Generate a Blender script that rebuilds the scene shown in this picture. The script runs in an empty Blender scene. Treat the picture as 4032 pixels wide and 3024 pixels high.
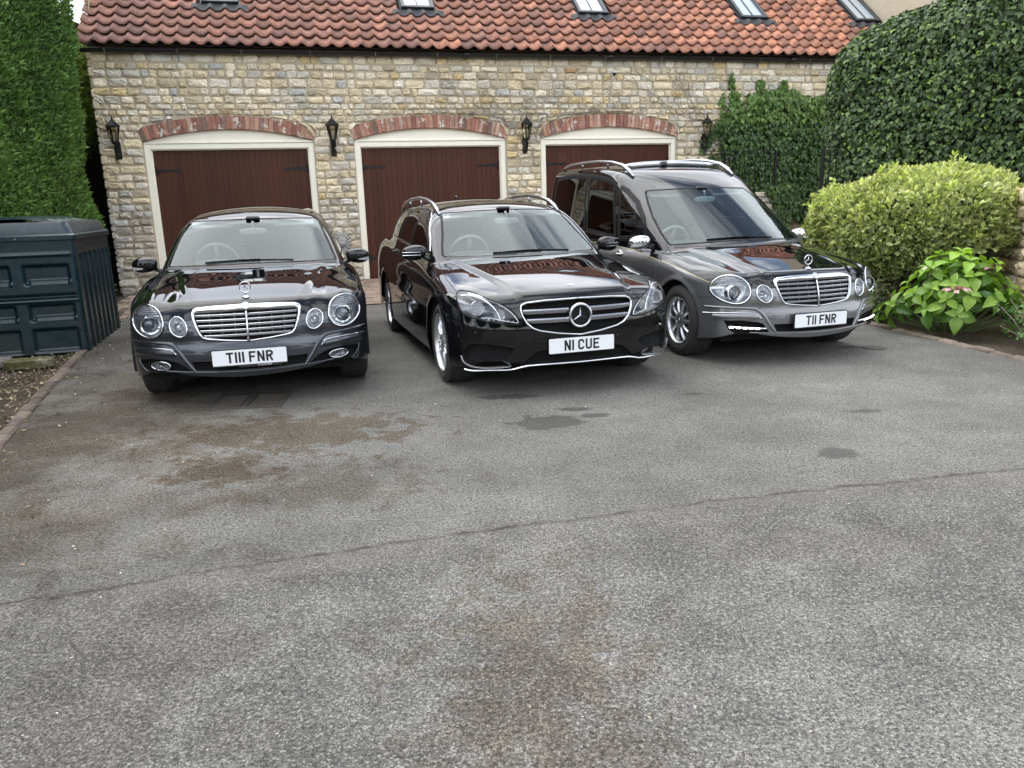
import bpy, bmesh, math, random
import numpy as np
from mathutils import Vector, Matrix
R = math.radians
rng = np.random.default_rng(7)
random.seed(11)
SC = bpy.context.scene
COL = SC.collection

# ------------------------------------------------------------------ camera
cam_d = bpy.data.cameras.new("camera")
cam = bpy.data.objects.new("camera", cam_d)
COL.objects.link(cam)
cam_d.sensor_width = 36.0
cam_d.lens = 27.015
cam_d.clip_start = 0.05
cam_d.clip_end = 3000
cam.matrix_world = Matrix.Translation((0, 0, 1.4264)) @ Matrix.Rotation(R(90 - 13.2736), 4, 'X') @ Matrix.Rotation(R(-1.7374), 4, 'Z')
SC.camera = cam

# ------------------------------------------------------------------ sky, sun, exposure
SUN_EL, SUN_AZ = 56.0, -55.0      # degrees; azimuth measured from +Y towards +X of where the light comes FROM
w = bpy.data.worlds.new("World"); SC.world = w; w.use_nodes = True
nt = w.node_tree; nt.nodes.clear()
def wn_(t, **k):
    n = nt.nodes.new(t)
    for a, b in k.items(): setattr(n, a, b)
    return n
out = wn_('ShaderNodeOutputWorld'); bg = wn_('ShaderNodeBackground'); bg.inputs['Strength'].default_value = 0.12
sky = wn_('ShaderNodeTexSky', sky_type='NISHITA', sun_disc=False)
sky.sun_elevation = R(SUN_EL); sky.sun_rotation = R(SUN_AZ)
sky.air_density = 1.0; sky.dust_density = 1.0; sky.ozone_density = 2.0
tc = wn_('ShaderNodeTexCoord')
sep = wn_('ShaderNodeSeparateXYZ'); nt.links.new(tc.outputs['Generated'], sep.inputs[0])
# project the view direction on a cloud layer overhead
mx = wn_('ShaderNodeMath', operation='MAXIMUM'); mx.inputs[1].default_value = 0.0; nt.links.new(sep.outputs[2], mx.inputs[0])
ad = wn_('ShaderNodeMath', operation='ADD'); ad.inputs[1].default_value = 0.22; nt.links.new(mx.outputs[0], ad.inputs[0])
dx = wn_('ShaderNodeMath', operation='DIVIDE'); nt.links.new(sep.outputs[0], dx.inputs[0]); nt.links.new(ad.outputs[0], dx.inputs[1])
dy = wn_('ShaderNodeMath', operation='DIVIDE'); nt.links.new(sep.outputs[1], dy.inputs[0]); nt.links.new(ad.outputs[0], dy.inputs[1])
cb = wn_('ShaderNodeCombineXYZ'); nt.links.new(dx.outputs[0], cb.inputs[0]); nt.links.new(dy.outputs[0], cb.inputs[1])
mp = wn_('ShaderNodeMapping'); mp.inputs['Scale'].default_value = (0.55, 1.25, 1.0); mp.inputs['Rotation'].default_value = (0, 0, R(14))
mp.inputs['Location'].default_value = (6.3, 2.2, 0)
nt.links.new(cb.outputs[0], mp.inputs[0])
n1 = wn_('ShaderNodeTexNoise'); n1.inputs['Scale'].default_value = 1.9; n1.inputs['Detail'].default_value = 7; n1.inputs['Roughness'].default_value = 0.55; n1.inputs['Distortion'].default_value = 0.5
nt.links.new(mp.outputs[0], n1.inputs[0])
cr = wn_('ShaderNodeValToRGB'); cr.color_ramp.elements[0].position = 0.425; cr.color_ramp.elements[1].position = 0.525; cr.color_ramp.elements[0].color = (.08, .08, .08, 1)
nt.links.new(n1.outputs[0], cr.inputs[0])
n2 = wn_('ShaderNodeTexNoise'); n2.inputs['Scale'].default_value = 3.1; n2.inputs['Detail'].default_value = 5
nt.links.new(mp.outputs[0], n2.inputs[0])
cr2 = wn_('ShaderNodeValToRGB'); cr2.color_ramp.elements[0].position = 0.34; cr2.color_ramp.elements[1].position = 0.66
cr2.color_ramp.elements[0].color = (11.0, 11.5, 12.3, 1); cr2.color_ramp.elements[1].color = (18.6, 19.2, 20.0, 1)
nt.links.new(n2.outputs[0], cr2.inputs[0])
mixc = wn_('ShaderNodeMix', data_type='RGBA')
nt.links.new(cr.outputs[0], mixc.inputs[0]); nt.links.new(sky.outputs[0], mixc.inputs[6]); nt.links.new(cr2.outputs[0], mixc.inputs[7])
nt.links.new(mixc.outputs[2], bg.inputs[0]); nt.links.new(bg.outputs[0], out.inputs[0])

sd = bpy.data.lights.new("sun", 'SUN'); sd.energy = 1.3; sd.angle = R(84); sd.color = (1.0, 0.955, 0.88)
so = bpy.data.objects.new("sun", sd); COL.objects.link(so)
sdir = Vector((math.sin(R(SUN_AZ)) * math.cos(R(SUN_EL)), math.cos(R(SUN_AZ)) * math.cos(R(SUN_EL)), math.sin(R(SUN_EL))))
so.rotation_euler = sdir.to_track_quat('Z', 'Y').to_euler(); so.location = sdir * 30

SC.render.engine = 'CYCLES'
SC.view_settings.view_transform = 'Standard'; SC.view_settings.look = 'None'
SC.view_settings.exposure = 0.84; SC.view_settings.gamma = 1.0
SC.view_settings.use_curve_mapping = False
SC.cycles.max_bounces = 7; SC.cycles.transparent_max_bounces = 12

# ------------------------------------------------------------------ materials
def mat(name, base=(0.5, 0.5, 0.5), rough=0.5, metal=0.0, coat=0.0, spec=0.5, emit=None, ior=1.5, attr=None, build=None, coat_rough=0.02):
    m = bpy.data.materials.new(name); m.use_nodes = True
    b = m.node_tree.nodes['Principled BSDF']
    b.inputs['Base Color'].default_value = (*base, 1); b.inputs['Roughness'].default_value = rough
    b.inputs['Metallic'].default_value = metal; b.inputs['Coat Weight'].default_value = coat; b.inputs['Coat Roughness'].default_value = coat_rough
    b.inputs['Specular IOR Level'].default_value = spec; b.inputs['IOR'].default_value = ior
    if emit: b.inputs['Emission Color'].default_value = (*emit[0], 1); b.inputs['Emission Strength'].default_value = emit[1]
    if build: build(m.node_tree, b)
    return m
class NT:
    """tiny node helper"""
    def __init__(s, t): s.t = t
    def n(s, ty, ins=None, **k):
        n = s.t.nodes.new(ty)
        for a, b in k.items(): setattr(n, a, b)
        for a, b in (ins or {}).items():
            if hasattr(b, 'is_output') or isinstance(b, bpy.types.NodeSocket): s.t.links.new(b, n.inputs[a])
            else: n.inputs[a].default_value = b
        return n
    def l(s, a, b): s.t.links.new(a, b)
    def noise(s, scale, detail=4, rough=0.55, vec=None, dist=0.0):
        n = s.n('ShaderNodeTexNoise', {'Scale': scale, 'Detail': detail, 'Roughness': rough, 'Distortion': dist})
        if vec is not None: s.l(vec, n.inputs['Vector'])
        return n.outputs[0]
    def ramp(s, fac, stops):
        n = s.n('ShaderNodeValToRGB'); s.l(fac, n.inputs[0]); e = n.color_ramp.elements
        while len(e) < len(stops): e.new(0.5)
        for i, (p, c) in enumerate(stops):
            e[i].position = p
            e[i].color = (c, c, c, 1) if isinstance(c, (int, float)) else (*c, 1)
        return n.outputs[0]
    def mix(s, fac, a, b, mode='MIX'):
        n = s.n('ShaderNodeMix', data_type='RGBA', blend_type=mode)
        for i, v in ((0, fac), (6, a), (7, b)):
            if isinstance(v, bpy.types.NodeSocket): s.l(v, n.inputs[i])
            else: n.inputs[i].default_value = v if i == 0 else (*v, 1)
        return n.outputs[2]
    def math(s, op, a, b=None):
        n = s.n('ShaderNodeMath', operation=op)
        for i, v in ((0, a), (1, b)):
            if v is None: continue
            if isinstance(v, bpy.types.NodeSocket): s.l(v, n.inputs[i])
            else: n.inputs[i].default_value = v
        return n.outputs[0]
    def bump(s, h, strength=0.3, dist=0.01, normal=None):
        n = s.n('ShaderNodeBump', {'Strength': strength, 'Distance': dist}); s.l(h, n.inputs['Height'])
        if normal is not None: s.l(normal, n.inputs['Normal'])
        return n.outputs[0]
    def attr(s, name='tint'): return s.n('ShaderNodeAttribute', attribute_name=name).outputs['Color']
    def obj(s): return s.n('ShaderNodeTexCoord').outputs['Object']
    def pos(s): return s.n('ShaderNodeNewGeometry').outputs['Position']

# ------------------------------------------------------------------ mesh helpers
class MB:
    def __init__(s): s.v = []; s.f = []; s.c = []; s.m = []; s.n = 0
    def add(s, V, F, col=None, mi=0):
        V = [tuple(map(float, p)) for p in V]; o = len(s.v)
        s.v += V; s.f += [tuple(int(i) + o for i in f) for f in F]
        s.c += [col] * len(F) if col is not None else [(1, 1, 1)] * len(F); s.m += [mi] * len(F)
        return s
    def box(s, c, d, rz=0.0, col=None, mi=0, M=None):
        x, y, z = d[0] / 2, d[1] / 2, d[2] / 2
        V = [Vector((sx * x, sy * y, sz * z)) for sx in (-1, 1) for sy in (-1, 1) for sz in (-1, 1)]
        if M is None: M = Matrix.Translation(Vector(c)) @ Matrix.Rotation(rz, 4, 'Z')
        else: M = Matrix.Translation(Vector(c)) @ M
        return s.add([M @ v for v in V], [(0, 1, 3, 2), (4, 6, 7, 5), (0, 4, 5, 1), (2, 3, 7, 6), (0, 2, 6, 4), (1, 5, 7, 3)], col, mi)
    def bevbox(s, c, d, b=0.01, rz=0.0, col=None, mi=0, M=None):
        """box with chamfered edges (24 verts)"""
        h = [q / 2 for q in d]; b = min(b, *(q * 0.9 for q in h))
        V = []
        for sx in (-1, 1):
            for sy in (-1, 1):
                for sz in (-1, 1):
                    V += [(sx * h[0], sy * (h[1] - b), sz * (h[2] - b)), (sx * (h[0] - b), sy * h[1], sz * (h[2] - b)), (sx * (h[0] - b), sy * (h[1] - b), sz * h[2])]
        bm = bmesh.new()
        for v in V: bm.verts.new(v)
        r = bmesh.ops.convex_hull(bm, input=bm.verts)
        bm.normal_update(); bmesh.ops.dissolve_limit(bm, angle_limit=0.01, verts=bm.verts, edges=bm.edges)
        bm.verts.index_update()
        if M is None: M = Matrix.Rotation(rz, 4, 'Z')
        M = Matrix.Translation(Vector(c)) @ M
        s.add([M @ v.co for v in bm.verts], [[v.index for v in f.verts] for f in bm.faces], col, mi); bm.free(); return s
    def tube(s, pts, r, n=8, col=None, mi=0, closed=False, caps=True, flat=1.0, up=(0, 0, 1)):
        P = [Vector(p) for p in pts]; N = len(P)
        rr = r if isinstance(r, (list, tuple, np.ndarray)) else [r] * N
        V = []; up = Vector(up)
        for i in range(N):
            a = P[i - 1] if (i > 0 or closed) else P[i]; b = P[(i + 1) % N] if (i < N - 1 or closed) else P[i]
            t = (b - a)
            t = t.normalized() if t.length > 1e-9 else Vector((1, 0, 0))
            x = up.cross(t)
            if x.length < 0.05: x = Vector((0, 1, 0)).cross(t)
            if x.length < 0.05: x = Vector((1, 0, 0)).cross(t)
            x.normalize(); y = t.cross(x)
            for k in range(n):
                an = 2 * math.pi * k / n
                V.append(P[i] + x * math.cos(an) * rr[i] + y * math.sin(an) * rr[i] * flat)
        F = []
        for i in range(N if closed else N - 1):
            j = (i + 1) % N
            for k in range(n): F.append((i * n + k, i * n + (k + 1) % n, j * n + (k + 1) % n, j * n + k))
        if caps and not closed: F.append(tuple(range(n))[::-1]); F.append(tuple((N - 1) * n + k for k in range(n)))
        return s.add(V, F, col, mi)
    def lathe(s, prof, n=24, M=None, col=None, mi=0, cap=True):
        """prof list of (r, z) round z"""
        V = []; F = []
        for r_, z in prof:
            for k in range(n):
                a = 2 * math.pi * k / n; V.append(Vector((r_ * math.cos(a), r_ * math.sin(a), z)))
        for i in range(len(prof) - 1):
            for k in range(n): F.append((i * n + k, i * n + (k + 1) % n, (i + 1) * n + (k + 1) % n, (i + 1) * n + k))
        if cap and prof[0][0] > 1e-5: F.append(tuple(range(n))[::-1])
        if cap and prof[-1][0] > 1e-5: F.append(tuple((len(prof) - 1) * n + k for k in range(n)))
        if M: V = [M @ v for v in V]
        return s.add(V, F, col, mi)
    def prism(s, poly, z0, z1, M=None, col=None, mi=0):
        n = len(poly); V = [Vector((p[0], p[1], z0)) for p in poly] + [Vector((p[0], p[1], z1)) for p in poly]
        F = [tuple(range(n))[::-1], tuple(range(n, 2 * n))] + [(i, (i + 1) % n, n + (i + 1) % n, n + i) for i in range(n)]
        if M: V = [M @ v for v in V]
        return s.add(V, F, col, mi)
    def mesh(s, name, mats, smooth=False):
        me = bpy.data.meshes.new(name); me.from_pydata(s.v, [], s.f)
        mats = mats if isinstance(mats, (list, tuple)) else [mats]
        for m in mats: me.materials.append(m)
        if len(mats) > 1: me.polygons.foreach_set('material_index', s.m)
        ca = me.color_attributes.new('tint', 'FLOAT_COLOR', 'CORNER')
        ls = np.array([len(f) for f in s.f]); C = np.ones((int(ls.sum()), 4), np.float32); C[:, :3] = np.repeat(np.array(s.c, np.float32), ls, axis=0)
        ca.data.foreach_set('color', C.ravel())
        if smooth: me.polygons.foreach_set('use_smooth', [True] * len(me.polygons))
        if smooth == 'auto':
            me.update()
            try: me.set_sharp_from_angle(angle=R(40))
            except Exception: pass
        me.update(); return me
    def build(s, name, mats, parent=None, smooth=False, **props):
        return link(name, s.mesh(name, mats, smooth), parent, **props)
def link(name, me, parent=None, **props):
    o = bpy.data.objects.new(name, me); COL.objects.link(o)
    if parent is not None: o.parent = parent
    for k, v in props.items(): o[k] = v
    return o
def empty(name, loc=(0, 0, 0), rz=0.0, label=None, cat=None, group=None):
    o = bpy.data.objects.new(name, None); COL.objects.link(o); o.location = loc; o.rotation_euler = (0, 0, rz); o.empty_display_size = 0.2
    tag(o, label, cat, group); return o
def tag(o, label=None, cat=None, group=None, kind=None):
    if label: o['label'] = label
    if cat: o['category'] = cat
    if group: o['group'] = group
    if kind: o['kind'] = kind
    return o
def npmesh(name, V, F, mats, tint=None, smooth=False, normals=None, mi=None):
    """V (n,3), F (m,k) arrays; tint (m,3) per face"""
    me = bpy.data.meshes.new(name); V = np.asarray(V, np.float32); F = np.asarray(F, np.int32); m, k = F.shape
    me.vertices.add(len(V)); me.vertices.foreach_set('co', V.ravel())
    me.loops.add(m * k); me.loops.foreach_set('vertex_index', F.ravel())
    me.polygons.add(m); me.polygons.foreach_set('loop_start', np.arange(0, m * k, k, dtype=np.int32))
    try: me.polygons.foreach_set('loop_total', np.full(m, k, np.int32))
    except Exception: pass
    for q in (mats if isinstance(mats, (list, tuple)) else [mats]): me.materials.append(q)
    if mi is not None: me.polygons.foreach_set('material_index', np.asarray(mi, np.int32))
    me.update(calc_edges=True); me.validate()
    if tint is not None:
        ca = me.color_attributes.new('tint', 'FLOAT_COLOR', 'CORNER'); C = np.ones((m * k, 4), np.float32); C[:, :3] = np.repeat(np.asarray(tint, np.float32), k, axis=0)
        ca.data.foreach_set('color', C.ravel())
    if smooth: me.polygons.foreach_set('use_smooth', np.ones(m, bool))
    if normals is not None: me.normals_split_custom_set_from_vertices([tuple(n) for n in normals])
    me.update(); return me

# ================================================================== SETTING
WA, WROT = 15.7525, R(13.6964)                      # garage wall line: passes (0, WA), turned WROT
wdir = Vector((math.cos(WROT), math.sin(WROT), 0)); wnrm = Vector((-math.sin(WROT), math.cos(WROT), 0))
def WP(s, z=0.0, off=0.0): return Vector((0, WA, z)) + wdir * s - wnrm * off
DOORS = (-5.10, -1.44, 2.197)                       # door centres along the wall
DH = 1.462                                           # half width of an opening
SPR, SAG = 2.66, 0.205
RI = (DH * DH + SAG * SAG) / (2 * SAG); RE = RI + 0.235; ZC = SPR + SAG - RI
S0, S1, ZT = -7.24, 9.3, 4.22

# ---------- ground materials
def asphalt_nodes(t, b):
    k = NT(t); P = k.pos(); sx = k.n('ShaderNodeSeparateXYZ'); k.l(P, sx.inputs[0]); X, Y = sx.outputs[0], sx.outputs[1]
    big = k.noise(0.55, 5, 0.6, P); med = k.noise(2.6, 6, 0.65, P); fine = k.noise(70, 3, 0.6, P); grit = k.noise(210, 2, 0.5, P)
    vor = k.n('ShaderNodeTexVoronoi', {'Scale': 165.0, 'Randomness': 1.0}); k.l(P, vor.inputs['Vector'])
    vs = k.n('ShaderNodeSeparateColor'); k.l(vor.outputs['Color'], vs.inputs[0]); vr = vs.outputs[0]
    # joint between the two lays of asphalt
    x2 = k.math('MULTIPLY', X, X)
    yj = k.math('ADD', k.math('ADD', k.math('MULTIPLY', X, 0.255), 3.235), k.math('MULTIPLY', x2, -0.02))
    wob = k.math('MULTIPLY', k.math('SUBTRACT', k.noise(3.5, 6, 0.7, P), 0.5), 0.16)
    dj = k.math('SUBTRACT', k.math('ADD', Y, wob), yj)
    near = k.ramp(k.math('MULTIPLY_ADD', dj, -2.2) if False else k.math('ADD', k.math('MULTIPLY', dj, -1.4), 0.5), [(0.35, 0), (0.65, 1)])
    base = k.ramp(big, [(0.33, (0.122, 0.115, 0.103)), (0.5, (0.172, 0.163, 0.147)), (0.68, (0.232, 0.220, 0.200))])
    base = k.mix(k.math('MULTIPLY', near, 0.55), base, k.ramp(med, [(0.35, (0.106, 0.100, 0.091)), (0.65, (0.184, 0.175, 0.160))]))
    base = k.mix(0.75, base, k.ramp(med, [(0.3, 0.58), (0.7, 1.0)]), 'MULTIPLY')
    base = k.mix(0.8, base, k.ramp(fine, [(0.33, 0.28), (0.66, 1.45)]), 'MULTIPLY')
    base = k.mix(0.8, base, k.ramp(grit, [(0.35, 0.4), (0.65, 1.5)]), 'MULTIPLY')
    chips = k.ramp(vr, [(0.84, 0), (0.92, 1)])
    base = k.mix(k.math('MULTIPLY', chips, k.math('MULTIPLY_ADD', near, 0.45) if False else k.math('ADD', k.math('MULTIPLY', near, 0.16), 0.10)), base, (0.58, 0.555, 0.51))
    holes = k.ramp(vr, [(0.10, 1), (0.17, 0)])
    base = k.mix(k.math('MULTIPLY', holes, 0.7), base, (0.03, 0.03, 0.03))
    # joint line
    jl = k.ramp(k.math('ABSOLUTE', dj), [(0.0, 1), (0.007, 0.8), (0.022, 0)])
    jl = k.math('MULTIPLY', jl, k.ramp(k.noise(9, 5, 0.7, P), [(0.38, 0.25), (0.6, 1.0)]))
    base = k.mix(jl, base, (0.035, 0.028, 0.020))
    js = k.ramp(k.math('ABSOLUTE', k.math('ADD', dj, 0.10)), [(0.0, 0.30), (0.18, 0)])
    base = k.mix(k.math('MULTIPLY', js, k.ramp(k.noise(1.3, 4, 0.6, P), [(0.4, 0), (0.62, 1)])), base, (0.10, 0.085, 0.065))
    # soil and leaf stains before the left car, hedge shade painted along the left
    def spot(cx, cy, rx, ry, soft=0.5, sc=3.2, amt=0.75):
        ex = k.math('DIVIDE', k.math('SUBTRACT', X, cx), rx); ey = k.math('DIVIDE', k.math('SUBTRACT', Y, cy), ry)
        d = k.math('SQRT', k.math('ADD', k.math('MULTIPLY', ex, ex), k.math('MULTIPLY', ey, ey)))
        d = k.math('ADD', d, k.math('MULTIPLY', k.math('SUBTRACT', k.noise(sc, 10, 0.72, P, .6), 0.5), amt * 3.6))
        return k.math('MULTIPLY', k.ramp(d, [(1 - soft, 1), (1.0, 0)]), k.ramp(fine, [(.35, 1), (.75, .55)]))
    def add(m, f, c): return k.mix(f, m, tuple(min(1, q / .115) for q in c), 'MULTIPLY')
    for a in ((-2.9, 4.9, 1.6, 1.7, .7, 2.2, 1.1, .85, (.070, .060, .048)), (-1.45, 4.85, .85, .50, .35, 5.0, 1.5, 1.0, (.062, .050, .036)), (-1.0, 3.85, .60, .40, .5, 5.0, 1.4, .75, (.068, .058, .044)),
              (-1.65, 4.1, .40, .22, .3, 7.0, 1.5, 1.0, (.060, .048, .035)), (0.05, 2.05, .40, .85, .6, 6.0, 1.5, .75, (.072, .060, .046)), (-1.3, 2.2, .9, .8, .7, 3.0, 1.2, .75, (.066, .063, .058)),
              (-4.4, 8.0, 1.1, 3.4, .8, 1.5, 1.0, 1.0, (.045, .040, .034)), (-3.0, 5.2, .8, 1.9, .7, 3.0, 1.2, .9, (.058, .050, .040)), (-2.6, 3.0, .7, 1.0, .8, 3.0, 1.2, .8, (.065, .060, .053)), (-2.2, 3.4, .8, .6, .6, 2.5, 1.2, .8, (.072, .062, .050)), (-3.3, 6.5, 1.5, 1.4, .8, 2.0, 1.0, .8, (.070, .062, .052)), (1.1, 3.0, 1.6, .25, .6, 3.0, 1.4, .5, (.08, .076, .07))):
        base = add(base, k.math('MULTIPLY', spot(*a[:7]), a[7]), a[8])
    # oil and water marks
    wet = None
    for a in ((0.20, 4.90, .25, .19, .10, 5, .75), (0.44, 5.22, .15, .055, .2, 7, .8), (0.56, 5.04, .12, .06, .2, 7, .8), (-0.02, 5.63, .24, .085, .3, 6, .8), (1.81, 4.12, .12, .11, .15, 7, .7), (2.35, 4.95, .20, .06, .5, 7, .7), (3.25, 7.15, .22, .10, .5, 5, .7),
              (0.33, 5.02, .10, .05, .4, 8, .6), (1.35, 5.55, .1, .04, .5, 7, .7)):
        s_ = spot(*a); wet = s_ if wet is None else k.math('MAXIMUM', wet, s_)
    base = k.mix(k.math('MULTIPLY', wet, 0.88), base, (0.034, 0.031, 0.027))
    # hairline cracks
    vc = k.n('ShaderNodeTexVoronoi', {'Scale': 0.75}, feature='DISTANCE_TO_EDGE'); pv = k.mix(0.12, P, k.n('ShaderNodeTexNoise', {'Scale': 4.0, 'Detail': 6.0}).outputs['Color']); k.l(pv, vc.inputs['Vector'])
    ck = k.math('MULTIPLY', k.ramp(vc.outputs['Distance'], [(0.0, 1), (0.006, 0)]), k.ramp(k.noise(0.9, 2, 0.5, P), [(0.60, 0), (0.66, 0.35)]))
    base = k.mix(ck, base, (0.04, 0.035, 0.03))
    k.l(base, b.inputs['Base Color'])
    k.l(k.math('SUBTRACT', 0.93, k.math('MULTIPLY', wet, 0.25)), b.inputs['Roughness'])
    hgt = k.math('ADD', k.math('MULTIPLY', vr, 0.6), k.math('ADD', k.math('MULTIPLY', fine, 1.0), k.math('MULTIPLY', grit, 0.5)))
    k.l(k.bump(hgt, 0.55, 0.006), b.inputs['Normal'])
M_asph = mat('asphalt', rough=0.93, spec=0.3, build=asphalt_nodes)
def soil_nodes(t, b):
    k = NT(t); P = k.pos(); a = k.noise(1.6, 5, 0.6, P); f = k.noise(28, 5, 0.7, P); g = k.noise(95, 3, 0.6, P)
    c = k.ramp(a, [(0.3, (0.045, 0.034, 0.024)), (0.7, (0.105, 0.082, 0.058))]); c = k.mix(0.8, c, k.ramp(f, [(0.3, 0.4), (0.7, 1.5)]), 'MULTIPLY')
    c = k.mix(k.math('MULTIPLY', k.ramp(g, [(0.64, 0), (0.70, 1)]), 0.55), c, (0.33, 0.28, 0.20)); k.l(c, b.inputs['Base Color'])
    k.l(k.bump(k.math('ADD', f, g), 0.8, 0.03), b.inputs['Normal'])
M_soil = mat('soil', rough=0.97, spec=0.2, build=soil_nodes)

def sheet(name, poly, z, m, kind='structure'):
    o = MB().add([(x, y, z) for x, y in poly], [tuple(range(len(poly)))]).build(name, m); o['kind'] = kind; return o
big = [(400 * math.cos(2 * math.pi * i / 48), 400 * math.sin(2 * math.pi * i / 48)) for i in range(48)]
sheet('ground', big, -0.03, M_soil)
KL = [(-2.40, 2.36), (-3.238, 4.64), (-3.876, 6.298), (-4.40, 7.72), (-4.98, 9.36), (-5.495, 10.775), (-6.15, 12.65), (-6.72, 14.05)]
KR = [(4.75, 1.5), (4.60, 3.6), (4.45, 5.2), (4.298, 6.286), (4.138, 7.283), (3.954, 8.259), (3.75, 9.4), (3.60, 11.0), (3.85, 13.2)]
pe0, pe1 = WP(-6.75, 0, 3.55), WP(4.2, 0, 3.55)
drive = [(-7.5, -11), (9, -11), (4.9, -1)] + KR[:-1] + [(pe1.x - .35, pe1.y + .0)] + [(pe1.x - .3, pe1.y)] + [(pe0.x + .9, pe0.y)] + [p for p in KL[::-1][2:]] + [(-4.2, -1)]
sheet('driveway', drive, 0.0, M_asph)

def tinted(name, rough=0.85, nscale=40, bstr=0.4, bdist=0.006, spec=0.3, var=(0.7, 1.2), extra=None):
    def f(t, b):
        k = NT(t); P = k.pos(); c = k.mix(1.0, k.attr(), k.n('ShaderNodeObjectInfo').outputs['Color'], 'MULTIPLY')
        n = k.noise(nscale, 5, 0.65, P); c = k.mix(1.0, c, k.ramp(n, [(0.28, var[0]), (0.72, var[1])]), 'MULTIPLY')
        if extra: c = extra(k, c, P)
        k.l(c, b.inputs['Base Color']); k.l(k.bump(n, bstr, bdist), b.inputs['Normal'])
    return mat(name, rough=rough, spec=spec, build=f)
M_edge = tinted('edging_brick', nscale=30, var=(0.55, 1.25))
def paver_x(k, c, P): return k.mix(k.ramp(k.noise(1.4, 4, .6, P), [(.45, 0), (.7, .5)]), c, (0.10, 0.085, 0.06))
M_paver = tinted('block_paving', nscale=25, var=(0.6, 1.2), extra=paver_x)

def polyline_at(P, step):
    out = []; carry = 0
    for (x0, y0), (x1, y1) in zip(P, P[1:]):
        L = math.hypot(x1 - x0, y1 - y0); d = carry
        while d < L: out.append((x0 + (x1 - x0) * d / L, y0 + (y1 - y0) * d / L, math.atan2(y1 - y0, x1 - x0))); d += step
        carry = d - L
    return out
def edging(name, line, side, base_col, label):
    root = empty(name, (line[0][0], line[0][1], 0)); tag(root, label, 'edging'); root.location = (0, 0, 0)
    meshes = []
    for q in range(6):
        mb = MB(); mb.bevbox((0, 0, 0), (0.213, 0.10, 0.10), 0.012 + .004 * (q % 3))
        mb.v = [(x + random.uniform(-.003, .003), y + random.uniform(-.003, .003), z + random.uniform(-.003, .003)) for x, y, z in mb.v]
        meshes.append(mb.mesh('edging_brick', M_edge))
    for i, (x, y, a) in enumerate(polyline_at(line, 0.222)):
        o = link('brick', meshes[i % 6], root); nx, ny = -math.sin(a) * side, math.cos(a) * side
        o.location = (x + nx * 0.05, y + ny * 0.05, -0.028 + random.uniform(-.006, .008)); o.rotation_euler = (random.uniform(-.03, .03), random.uniform(-.02, .02), a + random.uniform(-.02, .02))
        v = random.uniform(.65, 1.25); o.color = (base_col[0] * v, base_col[1] * v * random.uniform(.92, 1.06), base_col[2] * v, 1)
    return root
edging('brick_edging', KL, 1, (0.13, 0.10, 0.08), 'worn brown edging bricks along the soil bed beside the green tank')
edging('brick_edging', KR, -1, (0.19, 0.15, 0.12), 'row of pale pinkish edging bricks along the flower bed with the hydrangea')

# block paving in front of the doors (rises slightly to the wall)
pav = MB(); z1 = 0.062
c = [WP(-7.0, 0.001, 3.56), WP(9.0, 0.001, 3.56), WP(9.0, z1 - .006, -0.02), WP(-7.0, z1 - .006, -0.02)]
pav.add(c, [(0, 1, 2, 3)], (0.12, 0.10, 0.075)); pv_o = pav.build('block_paving', M_paver, kind='structure')
rows = 14; rd = 3.55 / rows; pts = []
for r_ in range(rows):
    s = -6.95 + (0.09 if r_ % 2 else 0) + random.uniform(-.02, .02)
    while s < 8.8:
        wd_ = random.uniform(.14, .185); pts.append((r_, s + wd_ / 2, wd_)); s += wd_ + 0.006
def dist_vis(p):
    return abs(p[1] - (-1.95 - 0.25 * 0)) + 0.0 * p[0]
pts.sort(key=dist_vis); rest = MB()
pmesh = []
for q in range(5):
    mb = MB(); mb.bevbox((0, 0, 0), (1, rd - .012, 0.05), 0.010)
    pmesh.append(mb.mesh('paver', M_paver))
for i, (r_, s, wd_) in enumerate(pts):
    off = 3.55 - (r_ + .5) * rd; z = z1 * (1 - off / 3.55) - 0.022 + random.uniform(-.003, .004); p = WP(s, z, off)
    v = random.uniform(.7, 1.2); col = (0.36 * v, 0.26 * v * random.uniform(.93, 1.08), 0.20 * v)
    if i < 290:
        o = link('paver', pmesh[i % 5], pv_o); o.location = p; o.rotation_euler = (0, 0, WROT + random.uniform(-.01, .01)); o.scale = (wd_, 1, 1); o.color = (*col, 1)
    else: rest.bevbox(p, (wd_, rd - .012, 0.05), 0.010, WROT, col)
rest.build('paver_field', M_paver, pv_o, kind='stuff')

# drain grate under the front of the left car
M_iron = mat('cast_iron', (0.035, 0.034, 0.033), 0.8, 0.2, build=lambda t, b: (lambda k: k.l(k.mix(k.noise(18, 5, .7, k.pos()), (0.035, 0.033, 0.03), (0.11, 0.095, 0.078)), b.inputs['Base Color']))(NT(t)))
dg = empty('drain_grate', (-2.02, 5.73, 0.0), R(4), 'dark slotted iron drain grate in the asphalt below the leftmost car', 'drain grate')
fb = MB(); W_, H_ = 0.56, 0.46
for x in (-1, 1): fb.box((x * (W_ / 2 - .02), 0, 0.004), (.04, H_, .012)); 
for y in (-1, 1): fb.box((0, y * (H_ / 2 - .02), 0.004), (W_ - .081, .04, .0115))
fb.box((0, 0, .004), (.04, H_ - .081, .011))
fb.build('frame', M_iron, dg)
MB().box((0, 0, -0.006), (W_ - .06, H_ - .06, .016)).build('pit', mat('pit_dark', (0.02, 0.018, 0.016), 0.9), dg)
bar = MB().box((0, 0, 0), (0.196, .012, .008)).mesh('bar', M_iron)
for sx in (-1, 1):
    for i in range(14): o = link('bar', bar, dg); o.location = (sx * .135, -H_ / 2 + .055 + i * .027, .0065)
ml = MB()
dc = empty('drain_cover', (3.405, 7.07, 0), 0, 'small round black drain cover in the asphalt near the hydrangea bed', 'drain cover')
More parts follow.
